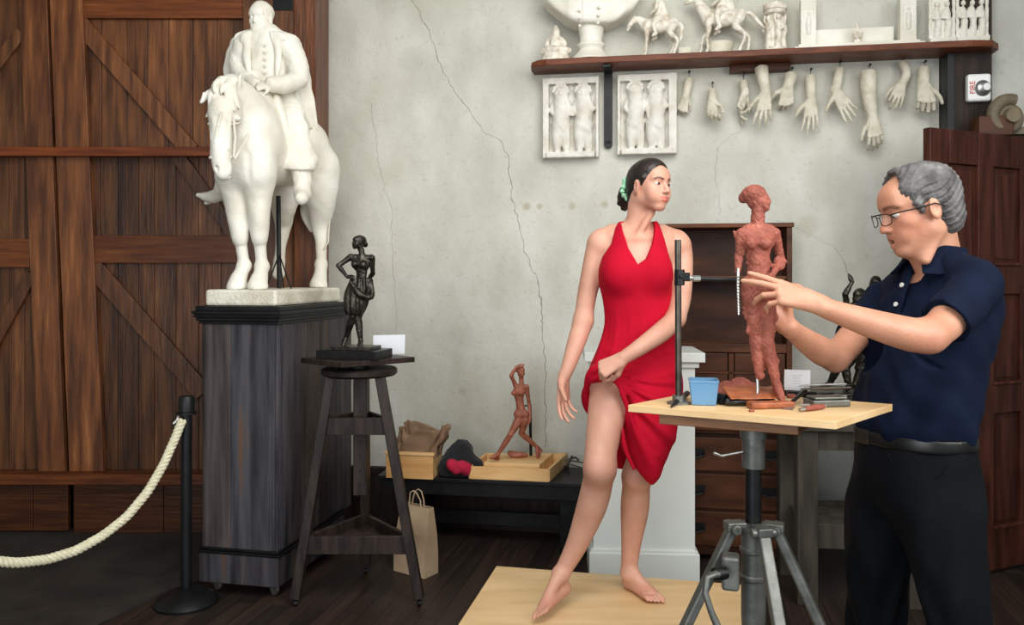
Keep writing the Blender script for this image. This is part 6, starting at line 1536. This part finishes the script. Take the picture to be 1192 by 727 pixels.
# ---- plaster hands on nails
HN = [   # label, forearm top, wrist, finger dir (x,out,z), palm dir, side, scale, curl, spread, thumb, tcurl, off, r_top
 ('small plaster fist on a slim forearm hanging beside the right relief panel', (802, 92), (798, 113), (-.25, .1, -1), (.2, .9, 0), 1, .78, (1.1, 1.2, 1.3, 1.3), .02, (.8, .2, .6), .8, .06, .026, None),
 ('plaster hand with fingers closed towards the viewer, second from the left', (829, 105), (829, 117), (.05, -.1, -1), (.0, -1, 0), -1, .92, (.7, .9, 1.0, 1.1), .05, (.8, .5, .5), .8, .07, .024, None),
 ('plaster hand with straight index finger pointing down left, between fist and open hand', (865, 95), (867, 109), (-.28, .1, -1), (.7, -.6, 0), -1, .90, (.15, .5, .9, 1.1), .05, (.85, .3, .3), .3, .06, .022, None),
 ('large open plaster hand with parted fingers hanging beside the wooden cleat', (886, 79), (891, 108), (-.10, -.1, -1), (.05, 1, 0), -1, 1.0, (.18, .2, .22, .25), .16, (.75, .6, .2), .2, .105, .036, None),
 ('chunky cracked plaster fist hanging right of the wooden cleat', (921, 88), (917, 101), (-.08, .05, -1), (.0, 1, .1), -1, 1.0, (1.15, 1.2, 1.25, 1.3), .02, (.5, .9, .2), .9, .07, .037, None),
 ('white plaster hand with four straight spread fingers, left of the parted-thumb hand', (943, 89), (944, 116), (-.03, -.15, -1), (-.05, 1, 0), -1, .95, (.10, .08, .10, .12), .14, (.75, .62, .2), .2, .08, .030, None),
 ('plaster hand with thumb parted left and fingers reaching down right', (977, 80), (973, 107), (.52, -.1, -.9), (-.2, -1, .1), 1, .95, (.06, .08, .12, .2), .10, (.55, .9, .1), .1, .08, .026, None),
 ('longest plaster forearm with a drooping half-curled hand', (1011, 84), (1016, 139), (.10, -.2, -1), (.05, 1, 0), -1, .98, (.45, .5, .5, .45), .10, (.8, .5, .2), .3, .09, .042, (1011, 108)),
 ('plaster hand with bent wrist, thumb and finger forming a ring', (1050, 72), (1049, 99), (-.35, -.5, -.8), (-.3, .3, -.8), -1, .88, (.95, .5, .35, .3), .12, (.75, .5, .8), .8, .07, .024, (1055, 86)),
 ('broad yellowish plaster hand with curled fingers at the right end of the row', (1075, 80), (1075, 98), (.02, -.35, -1), (.05, .8, -.3), 1, 1.12, (.75, .85, .85, .8), .14, (.75, .65, .2), .3, .09, .030, None)]
for (lab, tp, wrp, d, n, side, s_, curl, spr, th, tcl, off, rt, midp) in HN:
    top = WP(tp[0], tp[1], off * .6); wr_ = WP(wrp[0], wrp[1], off)
    g = lambda v: nrm(wd_ * v[0] + wn_ * v[1] + V(0, 0, v[2]))
    f = SDF(.01); pts = [top, wr_]; rs = [rt, .025 * s_]
    if midp: pts = [top, WP(midp[0], midp[1], off * .8), wr_]; rs = [rt, rt * .92, .025 * s_]
    f.chain(pts, rs, k=.008)
    hand(f, wr_, g((d[0], d[1], d[2])), g((n[0], n[1], n[2])), s_, side=side, curl=curl, spread=spr, thumb=th, tcurl=tcl, wr=.025, k=.006)
    ax = nrm(top - pts[1]); tc2 = top.copy(); sd_ = HN.index
    f.fnop((lambda tc2, ax: (lambda p: sum((p[i] - tc2[i]) * ax[i] for i in range(3)) + .002 * cheap_noise(p, 120, 3)))(tc2, ax), 'i', k=.002)
    f.disp(lambda p: .0007 * cheap_noise(p, 130, 2))
    hd_ = thing('plaster_hand', top, lab, 'hand cast', 'plaster hand casts hung on nails under the shelf')
    f.build('cast', M['plaster_old'], hd_, res=.0024)
    q = MB(); wl_ = WP(tp[0], tp[1] - 7, 0); q.tube([wl_, wl_ - wn_ * .035], .003, n=8); q.lathe([(0, 0), (.007, 0), (.007, .002), (0, .002)], wl_ - wn_ * .035, n=10, axis=-wn_); q.build('nail', M['iron'], hd_)
    q = MB(); q.tube([wl_ - wn_ * .03 + V(0, 0, .004), wl_ - wn_ * .032, top - ax * .004], .0016, n=6); q.build('hanging_wire', M['iron'], hd_)

# ---- plaster models on the shelf
def spx(px, v): p = wpt(px, v); p[2] = SZ + .0005; return p
ZS = SZ + .0005
# seated figure at the far left
c = spx(647, .11); f = SDF(.012); f.fr = (c, Rw, 1.0)
f.loft([(.0, 0, 0, .082, .062), (.03, 0, 0, .078, .060), (.05, 0, 0, .06, .05), (.06, 0, 0, .05, .042)], k=.01)
f.ell((0, -.012, .07), (.068, .045, .022)); f.chain([(0, 0, .06), (0, 0, .12), (0, 0, .135)], [.034, .036, .02], k=.01); f.ell((0, -.003, .172), (.022, .023, .028)); f.ell((0, 0, .2), (.009, .009, .012))
for x in (-1, 1): f.chain([(x * .034, 0, .128), (x * .05, -.005, .1), (x * .02, -.035, .075)], [.014, .012, .009], k=.006); f.rc((x * .07, -.01, .065), (x * .0, -.045, .062), .018, .014)
f.disp(lambda p: .0012 * cheap_noise(p, 90, 2)); o = f.build('seated_figure', M['plaster_dirty'], at=c, res=.0028); tag(o, 'small cross-legged seated plaster figure at the left end of the shelf', 'figurine')
wpt_ = lambda x, y: P(x, y, WD(x, .125))[[0, 2]]
# officer's bust
c = spx(688, .125); bu = thing('plaster_bust', c, 'large white plaster bust of a caped officer on a round socle', 'bust')
q = MB(); q.lathe([(0, 0), (.112, 0), (.112, .008), (.100, .018), (.085, .035), (.068, .052), (.064, .062), (.070, .072), (.078, .080), (.078, .088), (.066, .096), (.060, .108), (.062, .125), (.068, .16), (.074, .20), (0, .205)], c, n=56, sx=1.0, sy=.85); q.build('socle', M['plaster'], bu, smooth=True)
f = SDF(.02); f.fr = (c, Rw, 1.0)
def bf(x, y, z, a): return .004 * np.sin(a * 14 + z * 9) * (np.abs(x) > .12)
f.loft([(.132, 0, 0, .20, .085), (.15, 0, 0, .24, .095), (.20, 0, 0, .275, .10), (.27, 0, 0, .285, .105), (.36, 0, 0, .275, .108), (.46, 0, 0, .24, .105), (.53, 0, 0, .13, .085), (.57, 0, 0, .07, .06)], k=.02, fold=bf, ex=2.3)
f.rc((-.115, -.075, .15), (-.14, -.085, .40), .010, .010, k=.012); f.rc((.10, -.08, .15), (.15, -.085, .40), .010, .010, k=.012)
f.rc((-.045, -.098, .14), (-.045, -.105, .5), .004, k=.006, mode='s')
f.poly_xz([tuple(wpt_(a_, b_)) for a_, b_ in ((662, 28), (672, 32), (708, 32), (718, 28), (734, 16), (746, 2), (754, -300), (618, -300), (627, 4), (642, 15))], k=.03)
f.chain([(0, 0, .53), (0, -.01, .62)], [.062, .058], sub=False); head(f, c + V(0, -.03, .72), -wn_, (0, 0, 1), 1.05)
f.fr = (c, Rw, 1.0); f.ell((0, -.02, .78), (.088, .10, .08), k=.01); f.rc((-.04, -.13, .655), (.04, -.13, .655), .014, k=.01); f.chain([(-.07, -.03, .55), (0, -.07, .54), (.07, -.03, .55)], [.02, .02, .02], k=.01)
tb_ = f.build('bust_torso', M['plaster'], bu, res=.0045)
for x, z in ((-.052, .165), (-.052, .205), (-.052, .245), (.045, .175), (.048, .215), (.051, .255)):
    q = MB(); p_ = c + Rw @ V(x, -.104 - (z - .16) * .12, z); q.lathe([(0, 0), (.0085, 0), (.0075, .006), (0, .009)], p_, n=12, axis=-wn_); q.build('coat_button', M['plaster_dirty'], tb_, smooth=True)
# horses with riders
def small_horse(name_label, px, s_, head_pts, base_w, mat_, rider_lab, tail, lift, gait):
    c = spx(px, .10); t = thing('plaster_horseman', c, name_label, 'statuette')
    q = MB(); q.box(c + V(0, 0, .009), (base_w, .09, .018), R=Rw); q.build('base', mat_, t, bevel=.003)
    fwd = -wd_ ; R_ = np.column_stack([np.cross(fwd, V(0, 0, 1)), fwd, V(0, 0, 1)]); fr = (c + V(0, 0, .018), R_, s_)
    f = SDF(.04); f.fr = fr
    f.chain([(0, .26, .80), (0, 0, .78), (0, -.34, .82)], [.165, .18, .165], k=.05); f.ell((0, .30, .80), (.13, .15, .17)); f.ell((0, -.40, .83), (.15, .16, .16)); f.ell((0, .14, .93), (.06, .15, .07))
    f.chain(head_pts[0], head_pts[1], k=.05, flat=((1, 0, 0), .7)); f.chain(head_pts[2], head_pts[3], k=.03)
    hq = np.array(head_pts[2][0])
    for x in (-1, 1): f.rc(hq + V(x * .035, -.02, .03), hq + V(x * .045, -.03, .11), .022, .008, k=.02)
    for x, (dy1, dz1, dy2, dz2) in zip((-1, 1), gait[0]): f.chain([(x * .09, .30, .72), (x * .10, .29, .52), (x * .095, .31 + dy1, .34 + dz1), (x * .095, .31 + dy2, .12 + dz2)], [.085, .055, .036, .026]); f.rc((x * .095, .31 + dy2, .12 + dz2), (x * .095, .34 + dy2, .03 + dz2), .027, .04, k=.01)
    for x, (dy1, dz1, dy2, dz2) in zip((-1, 1), gait[1]): f.chain([(x * .10, -.38, .76), (x * .11, -.30 + dy1 * .5, .58), (x * .10, -.50 + dy1, .38 + dz1), (x * .10, -.44 + dy2, .12 + dz2)], [.13, .085, .042, .028]); f.rc((x * .10, -.44 + dy2, .12 + dz2), (x * .10, -.40 + dy2, .03 + dz2), .028, .042, k=.01)
    f.chain(tail, [.035, .05, .045, .012], k=.03)
    f.disp(lambda p: .0009 * cheap_noise(p, 220, 1)); f.build('horse', mat_, t, res=.0021)
    f = SDF(.03); f.fr = fr
    f.chain([(0, .0, .98), (0, .02, 1.2), (0, .03, 1.38)], [.10, .10, .12], k=.04); f.ell((0, .04, 1.62), (.075, .085, .10)); f.rc((0, .03, 1.4), (0, .04, 1.6), .05)
    for x in (-1, 1):
        f.chain([(x * .08, .0, .97), (x * .19, .12, .80), (x * .19, .06, .56)], [.085, .065, .045]); f.rc((x * .19, .06, .55), (x * .19, .14, .50), .045, .032)
        f.chain([(x * .13, .03, 1.38), (x * .18, .06, 1.20), (x * .06, .22, 1.10)], [.05, .042, .034])
    f.chain([(0, -.08, 1.4), (0, -.15, 1.15), (0, -.24, .98)], [.09, .11, .08], k=.05); f.box((0, -.02, .94), (.36, .30, .06), r=.02, k=.04)
    f.disp(lambda p: .0009 * cheap_noise(p, 220, 4)); f.build('rider', mat_, t, res=.0022)
    return t
small_horse('small plaster horseman on a slow low-headed horse beside the bust', 766, .205, ([(0, .34, .86), (0, .50, .98), (0, .62, .98)], [.14, .105, .08], [(0, .64, 1.0), (0, .74, .86), (0, .80, .74)], [.07, .06, .038]), .23, M['plaster_dirty'], '', [(0, -.54, .86), (0, -.62, .74), (0, -.60, .5), (0, -.56, .35)], 0, (((0, 0, 0, 0), (.03, 0, .05, 0)), ((0, 0, 0, 0), (.06, 0, .1, 0))))
small_horse('plaster horseman on a striding horse with flying tail, centre of the shelf', 840, .235, ([(0, .32, .88), (0, .46, 1.08), (0, .54, 1.26)], [.15, .11, .08], [(0, .54, 1.30), (0, .68, 1.24), (0, .80, 1.18)], [.07, .06, .038]), .37, M['plaster_dirty'], '', [(0, -.52, .90), (0, -.66, .86), (0, -.82, .66), (0, -.98, .50)], 0, (((.02, 0, .0, 0), (.1, .05, .14, .0)), ((.0, 0, .02, 0), (-.10, 0, -.16, 0))))
# low plaster block and bowl behind the horses
c = spx(797, .045); q = MB(); q.box(c + V(0, 0, .035), (.07, .05, .07), R=Rw); o = q.build('plaster_block', M['plaster_old'], at=c, bevel=.004); tag(o, 'small square plaster block standing between the two little horsemen', 'block')
c = spx(838, .03); q = MB(); q.lathe([(0, 0), (.035, 0), (.035, .012), (.05, .03), (.072, .07), (.078, .1), (.07, .102), (.06, .08), (0, .04)], c + V(0, 0, 0), n=32, sy=.38); o = q.build('plaster_bowl', M['plaster_old'], at=c, smooth=True); tag(o, 'pale plaster bowl behind the striding horse on the shelf', 'bowl')
# column of figures
c = spx(902, .10); kf = thing('figure_column', c, 'plaster column with draped figures round its shaft on the shelf', 'column')
q = MB(); q.lathe([(0, 0), (.070, 0), (.070, .010), (.060, .018), (.055, .03), (0, .03)], c, n=40); q.build('base', M['plaster_dirty'], kf, smooth=True)
f = SDF(.008); f.fr = (c, Rw, 1.0); f.rc((0, 0, .03), (0, 0, .215), .036, .036)
for i in range(5):
    a = i * 2 * PI / 5 - PI / 2 + .3; u = V(math.cos(a), math.sin(a), 0)
    f.chain([u * .040 + V(0, 0, .03), u * .040 + V(0, 0, .09), u * .042 + V(0, 0, .14), u * .040 + V(0, 0, .165)], [.020, .016, .018, .010]); f.ell(u * .044 + V(0, 0, .186), (.0125, .0125, .015), k=.004)
    v_ = V(-u[1], u[0], 0); f.chain([u * .045 + v_ * .016 + V(0, 0, .158), u * .055 + v_ * .022 + V(0, 0, .13), u * .058 + V(0, 0, .12)], [.007, .006, .005]); f.chain([u * .045 - v_ * .016 + V(0, 0, .158), u * .05 - v_ * .024 + V(0, 0, .18), u * .05 - v_ * .02 + V(0, 0, .2)], [.007, .006, .005])
f.disp(lambda p: .001 * cheap_noise(p, 170, 4)); f.build('shaft_figures', M['plaster_dirty'], kf, res=.0022)
q = MB(); q.lathe([(.04, .205), (.052, .212), (.056, .228), (.062, .232), (.062, .262), (.05, .27), (0, .27)], c, n=40); q.build('capital', M['plaster_dirty'], kf, smooth=True)
# memorial model
c = spx(996, .10); mm = thing('monument_model', c, 'long white plaster model of a monument with two pylons and a tiny central figure', 'model')
pxu = lambda px: float(np.dot(spx(px, .10) - c, wd_))
def mbx(mb, x0, x1, y0, y1, z0, z1, t=1.0): mb.box(c + wd_ * (x0 + x1) / 2 + wn_ * (y0 + y1) / 2 + V(0, 0, (z0 + z1) / 2), (x1 - x0, y1 - y0, z1 - z0), R=Rw, tint=t)
q = MB(); mbx(q, pxu(922), pxu(1072), -.075, .075, 0, .016); mbx(q, pxu(927), pxu(1067), -.062, .062, .016, .030); q.build('stepped_base', M['plaster'], mm, bevel=.003)
q = MB(); mbx(q, pxu(948), pxu(1042), .02, .045, .03, .125); q.build('screen_wall', M['plaster'], mm, bevel=.003)
for x0, x1, h_ in ((931, 949, .245), (1046, 1065, .245)):
    f = SDF(.002); f.fr = (c, Rw, 1.0); u0, u1 = pxu(x0), pxu(x1); um = (u0 + u1) / 2
    f.box((um, .0, .03 + h_ / 2), (u1 - u0, .06, h_), r=.002); f.box((um, -.033, .15), (.05, .012, .14), r=.003, k=.003, mode='s'); f.chain([(um, -.024, .10), (um, -.026, .15), (um, -.025, .18)], [.012, .014, .009], k=.004); f.ell((um, -.027, .198), (.0085, .008, .0105)); f.disp(lambda p: .0006 * cheap_noise(p, 160, 4))
    f.build('pylon', M['plaster'], mm, res=.0025)
f = SDF(.004); f.fr = (c, Rw, 1.0); f.box((0, -.03, .045), (.036, .03, .03), r=.002); f.chain([(0, -.03, .055), (0, -.03, .085), (0, -.03, .105)], [.012, .017, .012]); f.ell((0, -.03, .122), (.010, .010, .012))
for x in (-1, 1): f.chain([(x * .015, -.03, .1), (x * .021, -.04, .08), (x * .012, -.052, .066)], [.006, .006, .006]); f.rc((x * .008, -.035, .07), (x * .012, -.055, .055), .009, .007)
f.build('seated_statue', M['plaster_dirty'], mm, res=.002)
# two tall relief slabs on the right
for x0, x1, lab, sd in ((1081, 1110, 'tall narrow plaster relief slab near the right end of the shelf', 3), (1113, 1148, 'wider plaster relief slab at the right end of the shelf', 8)):
    c = spx((x0 + x1) / 2, .09); wq = (x1 - x0) / F * c[1]; f = SDF(.006); f.fr = (c, Rw, 1.0); H4 = .285
    f.box((0, 0, H4 / 2), (wq, .035, H4), r=.003); f.box((0, -.012, .022), (wq, .05, .044), r=.003, k=.003); f.box((0, -.022, H4 * .58), (wq - .03, .03, H4 * .62), r=.004, k=.004, mode='s')
    n_ = 2 if sd == 3 else 3
    for i in range(n_):
        x = (i - (n_ - 1) / 2) * wq / (n_ + .6); f.chain([(x, -.012, .06), (x + .006, -.014, .12), (x - .004, -.014, .175), (x, -.012, .195)], [.020, .015, .018, .010]); f.ell((x, -.017, .218), (.012, .012, .015), k=.004)
        f.chain([(x - .016, -.014, .185), (x - .024, -.02, .15), (x + .004, -.028, .14)], [.007, .006, .005])
    f.disp(lambda p: .0016 * cheap_noise(p, 120, sd)); f.fnop(lambda p: ZS - p[2], 'i', k=.001); o = f.build('relief_slab', M['plaster'], at=c, res=.0026); tag(o, lab, 'relief')

# ================================================================ things on the modelling table
def ot(px, py, z=tz): D = (HC - z) * F / (py - HY); p = P(px, py, D); p[2] = z + .0004; return p
# blue plastic box
c = ot(822, 472); R3 = np.array(Matrix.Rotation(-.18, 3, 'Z')); bb_ = thing('plastic_box', c, 'small open translucent blue plastic box on the modelling table beside the steel pipe', 'container')
q = MB(); fl_ = lambda w, d, z: [c + V(0, .035, 0) + R3 @ V(x * w, y * d, z) for x, y in ((-1, -1), (1, -1), (1, 1), (-1, 1))]
ins = [fl_(.034, .034, .002), fl_(.041, .041, .070)]; q._add(ins[0], [(0, 3, 2, 1)], 1.0)
for i in range(4): q._add([ins[0][i], ins[0][(i + 1) % 4], ins[1][(i + 1) % 4], ins[1][i]], [(0, 1, 2, 3)], 1.0)
q.build('box_walls', M['blueplastic'], bb_, solid=.0022)
q = MB(); r_ = [fl_(.0415, .0415, .0715)[i] for i in range(4)]
for i in range(4): q.bar(r_[i], r_[(i + 1) % 4], .005, .004, side=(0, 0, 1))
q.build('box_rim', M['blueplastic'], bb_)
# knife / dark tool left of the box
a, b = ot(781, 475), ot(800, 463); q = MB(); q.tube([a + V(0, 0, .003), a * .6 + b * .4 + V(0, 0, .008), b + V(0, 0, .012)], [.002, .0075, .008], n=10); o = q.build('modelling_knife', M['iron'], at=a, smooth=True); tag(o, 'dark pointed modelling tool lying left of the blue box', 'tool')
c = ot(841, 471); q = MB(); q.lathe([(0, -.02), (.0145, -.02), (.016, -.015), (.016, .015), (.0145, .02), (0, .02)], c + V(0, .01, .0165), n=20, axis=(.5, -.9, 0)); o = q.build('black_cap', M['iron'], at=c, smooth=True); tag(o, 'small black round cap lying right of the blue box', 'cap')
# clay mound
c = ot(862, 463); f = SDF(.012); f.ell(c + V(-.01, .04, .02), (.055, .045, .030)); f.ell(c + V(.045, .05, .016), (.035, .04, .026)); f.ell(c + V(-.055, .03, .012), (.03, .03, .02)); f.ell(c + V(.01, .045, .04), (.028, .03, .018))
f.disp(lambda p: .0045 * cheap_noise(p, 70, 3) + .002 * cheap_noise(p, 190, 5)); f.fnop(lambda p: tz + .0004 - p[2], 'i', k=.002); o = f.build('clay_mound', M['clay'], at=c, res=.0022); tag(o, 'mound of reddish clay on the modelling table behind the leather roll', 'clay')
# leather tool roll
c = ot(877, 471); lr = thing('leather_tool_roll', c, 'brown leather tool roll lying open in front of the clay figure', 'tool roll')
f = SDF(.004); d_ = nrm(V(1, .06, 0)); f.frame(c, d_, (0, 0, 1))
f.rc((.018, -.082, .0115), (.018, .05, .0115), .0115, .0105); f.disp(lambda p: .001 * cheap_noise(p, 120, 3)); 
f.build('dark_roll', M['leather_b'], lr, res=.002)
f = SDF(.003); f.frame(c, d_, (0, 0, 1)); f.box((.0, .0, .036), (.085, .165, .006), rot=((0, 1, 0), .30), r=.0025); f.disp(lambda p: .002 * cheap_noise(p, 60, 3)); f.build('flap', M['leather'], lr, res=.0018)
f = SDF(.003); f.frame(c, d_, (0, 0, 1)); f.box((.062, .028, .010), (.040, .135, .019), rot=((0, 0, 1), .12), r=.005); f.disp(lambda p: .0012 * cheap_noise(p, 90, 5)); f.fnop(lambda p: tz + .0004 - p[2], 'i'); f.build('rolled_pouch', M['leather'], lr, res=.0018)
# clay crumbs
for px, py, r_, lab in ((875, 479, .007, 'small crumb of clay in front of the leather roll'), (921, 463, .012, 'clay scrap beside the foot of the clay figure'), (893, 459, .011, 'clay scrap behind the leather roll under the clay figure')):
    c = ot(px, py); f = SDF(.004); f.ell(c + V(0, 0, r_ * .4), (r_ * 1.3, r_, r_ * .7)); f.disp(lambda p: .0014 * cheap_noise(p, 180, 3)); f.fnop(lambda p: tz + .0004 - p[2], 'i'); o = f.build('clay_crumb', M['clay'], at=c, res=.0014); tag(o, lab, 'clay')
# scraper
a, b = ot(916, 477), ot(941, 461); sc_ = thing('metal_scraper', a, 'flat steel scraper leaning on the tools in front of the white card', 'tool')
q = MB(); d_ = nrm(b - a); n_ = np.cross(d_, (0, 0, 1)); z_ = V(0, 0, 1)
pp = [a + n_ * .014, a - n_ * .014, a + d_ * .05 - n_ * .013 + z_ * .008, a + d_ * .085 - n_ * .004 + z_ * .014, a + d_ * .085 + n_ * .004 + z_ * .014, a + d_ * .05 + n_ * .013 + z_ * .008]
q._add(pp, [(0, 1, 2, 5), (5, 2, 3, 4)], 1.0); q.build('blade', M['steel'], sc_, solid=.0015)
q = MB(); q.tube([a + d_ * .08 + z_ * .014, b + z_ * .026], [.006, .007], n=10); q.build('handle', M['iron'], sc_, smooth=True)
# bundle of tools and a shiny tin case
c = ot(962, 474); R4 = np.array(Matrix.Rotation(.16, 3, 'Z')); q = MB(); q.box(c + V(.012, .03, .0105), (.12, .06, .02), R=R4); q.box(c + V(.012, .03, .0255), (.105, .052, .008), R=R4); tc_o = thing('tin_case', c, 'shiny metal tool case lying at the right of the modelling table', 'case'); q.build('case', M['dullsteel'], tc_o, bevel=.006)
q = MB(); q.box(c + V(.062, .036, .024), (.02, .016, .014), R=R4); q.build('clasp', M['dullsteel'], tc_o, bevel=.002)
for i, (x0, y0, x1, y1, r_, z_, m_, lab) in enumerate([(930, 463, 985, 461, .0032, .033, 'steel', 'thin steel tool lying along the back of the tin case'), (932, 468, 990, 466, .0042, .034, 'darksteel', 'dark steel tool lying across the top of the tin case'), (930, 473, 962, 474, .004, .004, 'steel', 'steel wire tool lying left of the tin case'), (936, 465, 970, 459, .0034, .004, 'leather_b', 'black handled tool behind the tin case')]):
    a, b = ot(x0, y0) + V(0, 0, z_), ot(x1, y1) + V(0, 0, z_); q = MB(); q.tube([a, a * .7 + b * .3, a * .35 + b * .65, b], [r_ * .5, r_, r_ * 1.25, r_ * .8], n=8); o = q.build('modelling_tool', M[m_], at=a, smooth=True); tag(o, lab, 'tool')
a, b = ot(937, 479), ot(962, 476); tl_ = thing('clay_covered_tool', a, 'short tool with a clay-smeared handle at the front of the tin case', 'tool')
q = MB(); q.tube([a + V(0, 0, .0085), a * .6 + b * .4 + V(0, 0, .009), b + V(0, 0, .009)], [.0075, .0085, .0075], n=12); q.build('handle', M['clay'], tl_, smooth=True)
q = MB(); q.tube([a + V(0, 0, .008), a + nrm(a - b) * .022 + V(0, 0, .007)], [.006, .005], n=10); q.build('ferrule', M['steel'], tl_, smooth=True)
# white card standing on a dark block
pa, pb = ot(913, 459), ot(943, 460); q = MB(); q.box((pa + pb) / 2 + V(.01, .0, .006), (.085, .03, .012), rz=-.1); o = q.build('card_holder', M['blackwood'], at=(pa + pb) / 2, bevel=.002); tag(o, 'flat black block under the white card on the modelling table', 'block')
pa = pa + V(0, -.0, .0125); pb = pb + V(0, -.0, .0125); card(pa, pb, .058, -.15, 'white card with faint print standing on the modelling table', lines=4)

for o in list(COL.objects):                                        # small things on the board: sized about their own base
    if o.parent is None and o.name.split('.')[0] in ('plastic_box', 'black_cap', 'clay_mound', 'leather_tool_roll', 'tin_case', 'clay_crumb', 'card_holder', 'clay_covered_tool', 'metal_scraper'):
        o.scale = (TS, TS, TS)
# ================================================================ light and camera
cam = bpy.data.cameras.new('camera'); co = bpy.data.objects.new('camera', cam); COL.objects.link(co)
co.location = (0, 0, HC); co.rotation_euler = (PI / 2, 0, 0)
cam.sensor_fit = 'HORIZONTAL'; cam.sensor_width = 36; cam.lens = 36 * F / 1192
cam.shift_x = 0.0; cam.shift_y = -(727 / 2 - HY) / 1192; cam.clip_start = .05
SC.camera = co
wd = bpy.data.worlds.new('world'); SC.world = wd; wd.use_nodes = True
bg = wd.node_tree.nodes['Background']; bg.inputs[0].default_value = (.80, .9, 1.0, 1); bg.inputs[1].default_value = .55
def area(name, loc, target, sx, sy, power, col=(1, 1, 1)):
    l = bpy.data.lights.new(name, 'AREA'); l.shape = 'RECTANGLE'; l.size = sx; l.size_y = sy; l.energy = power; l.color = col
    o = bpy.data.objects.new(name, l); COL.objects.link(o); o.location = loc
    o.rotation_euler = (Vector(target) - Vector(loc)).to_track_quat('-Z', 'Y').to_euler(); return o
area('skylight', (.3, 1.2, 3.68), (-.5, 4.3, 1.6), 2.4, 1.8, 84, (1.0, .985, .95))
k_ = area('studio_window', (2.5, .0, 2.6), (-1.5, 4.8, 1.1), 2.6, 2.0, 38, (1.0, .99, .96)); k_.data.spread = math.radians(95)
area('side_fill', (-1.5, -1.1, 1.5), (-.3, 4.6, .9), 2.2, 1.8, 66, (.92, .96, 1.0))  # added fill lamp, not a real window: lifts the lower left back wall
SC.view_settings.view_transform = 'Standard'; SC.view_settings.look = 'None'; SC.view_settings.gamma = 1; SC.view_settings.exposure = 0.0
SC.view_settings.use_curve_mapping = False
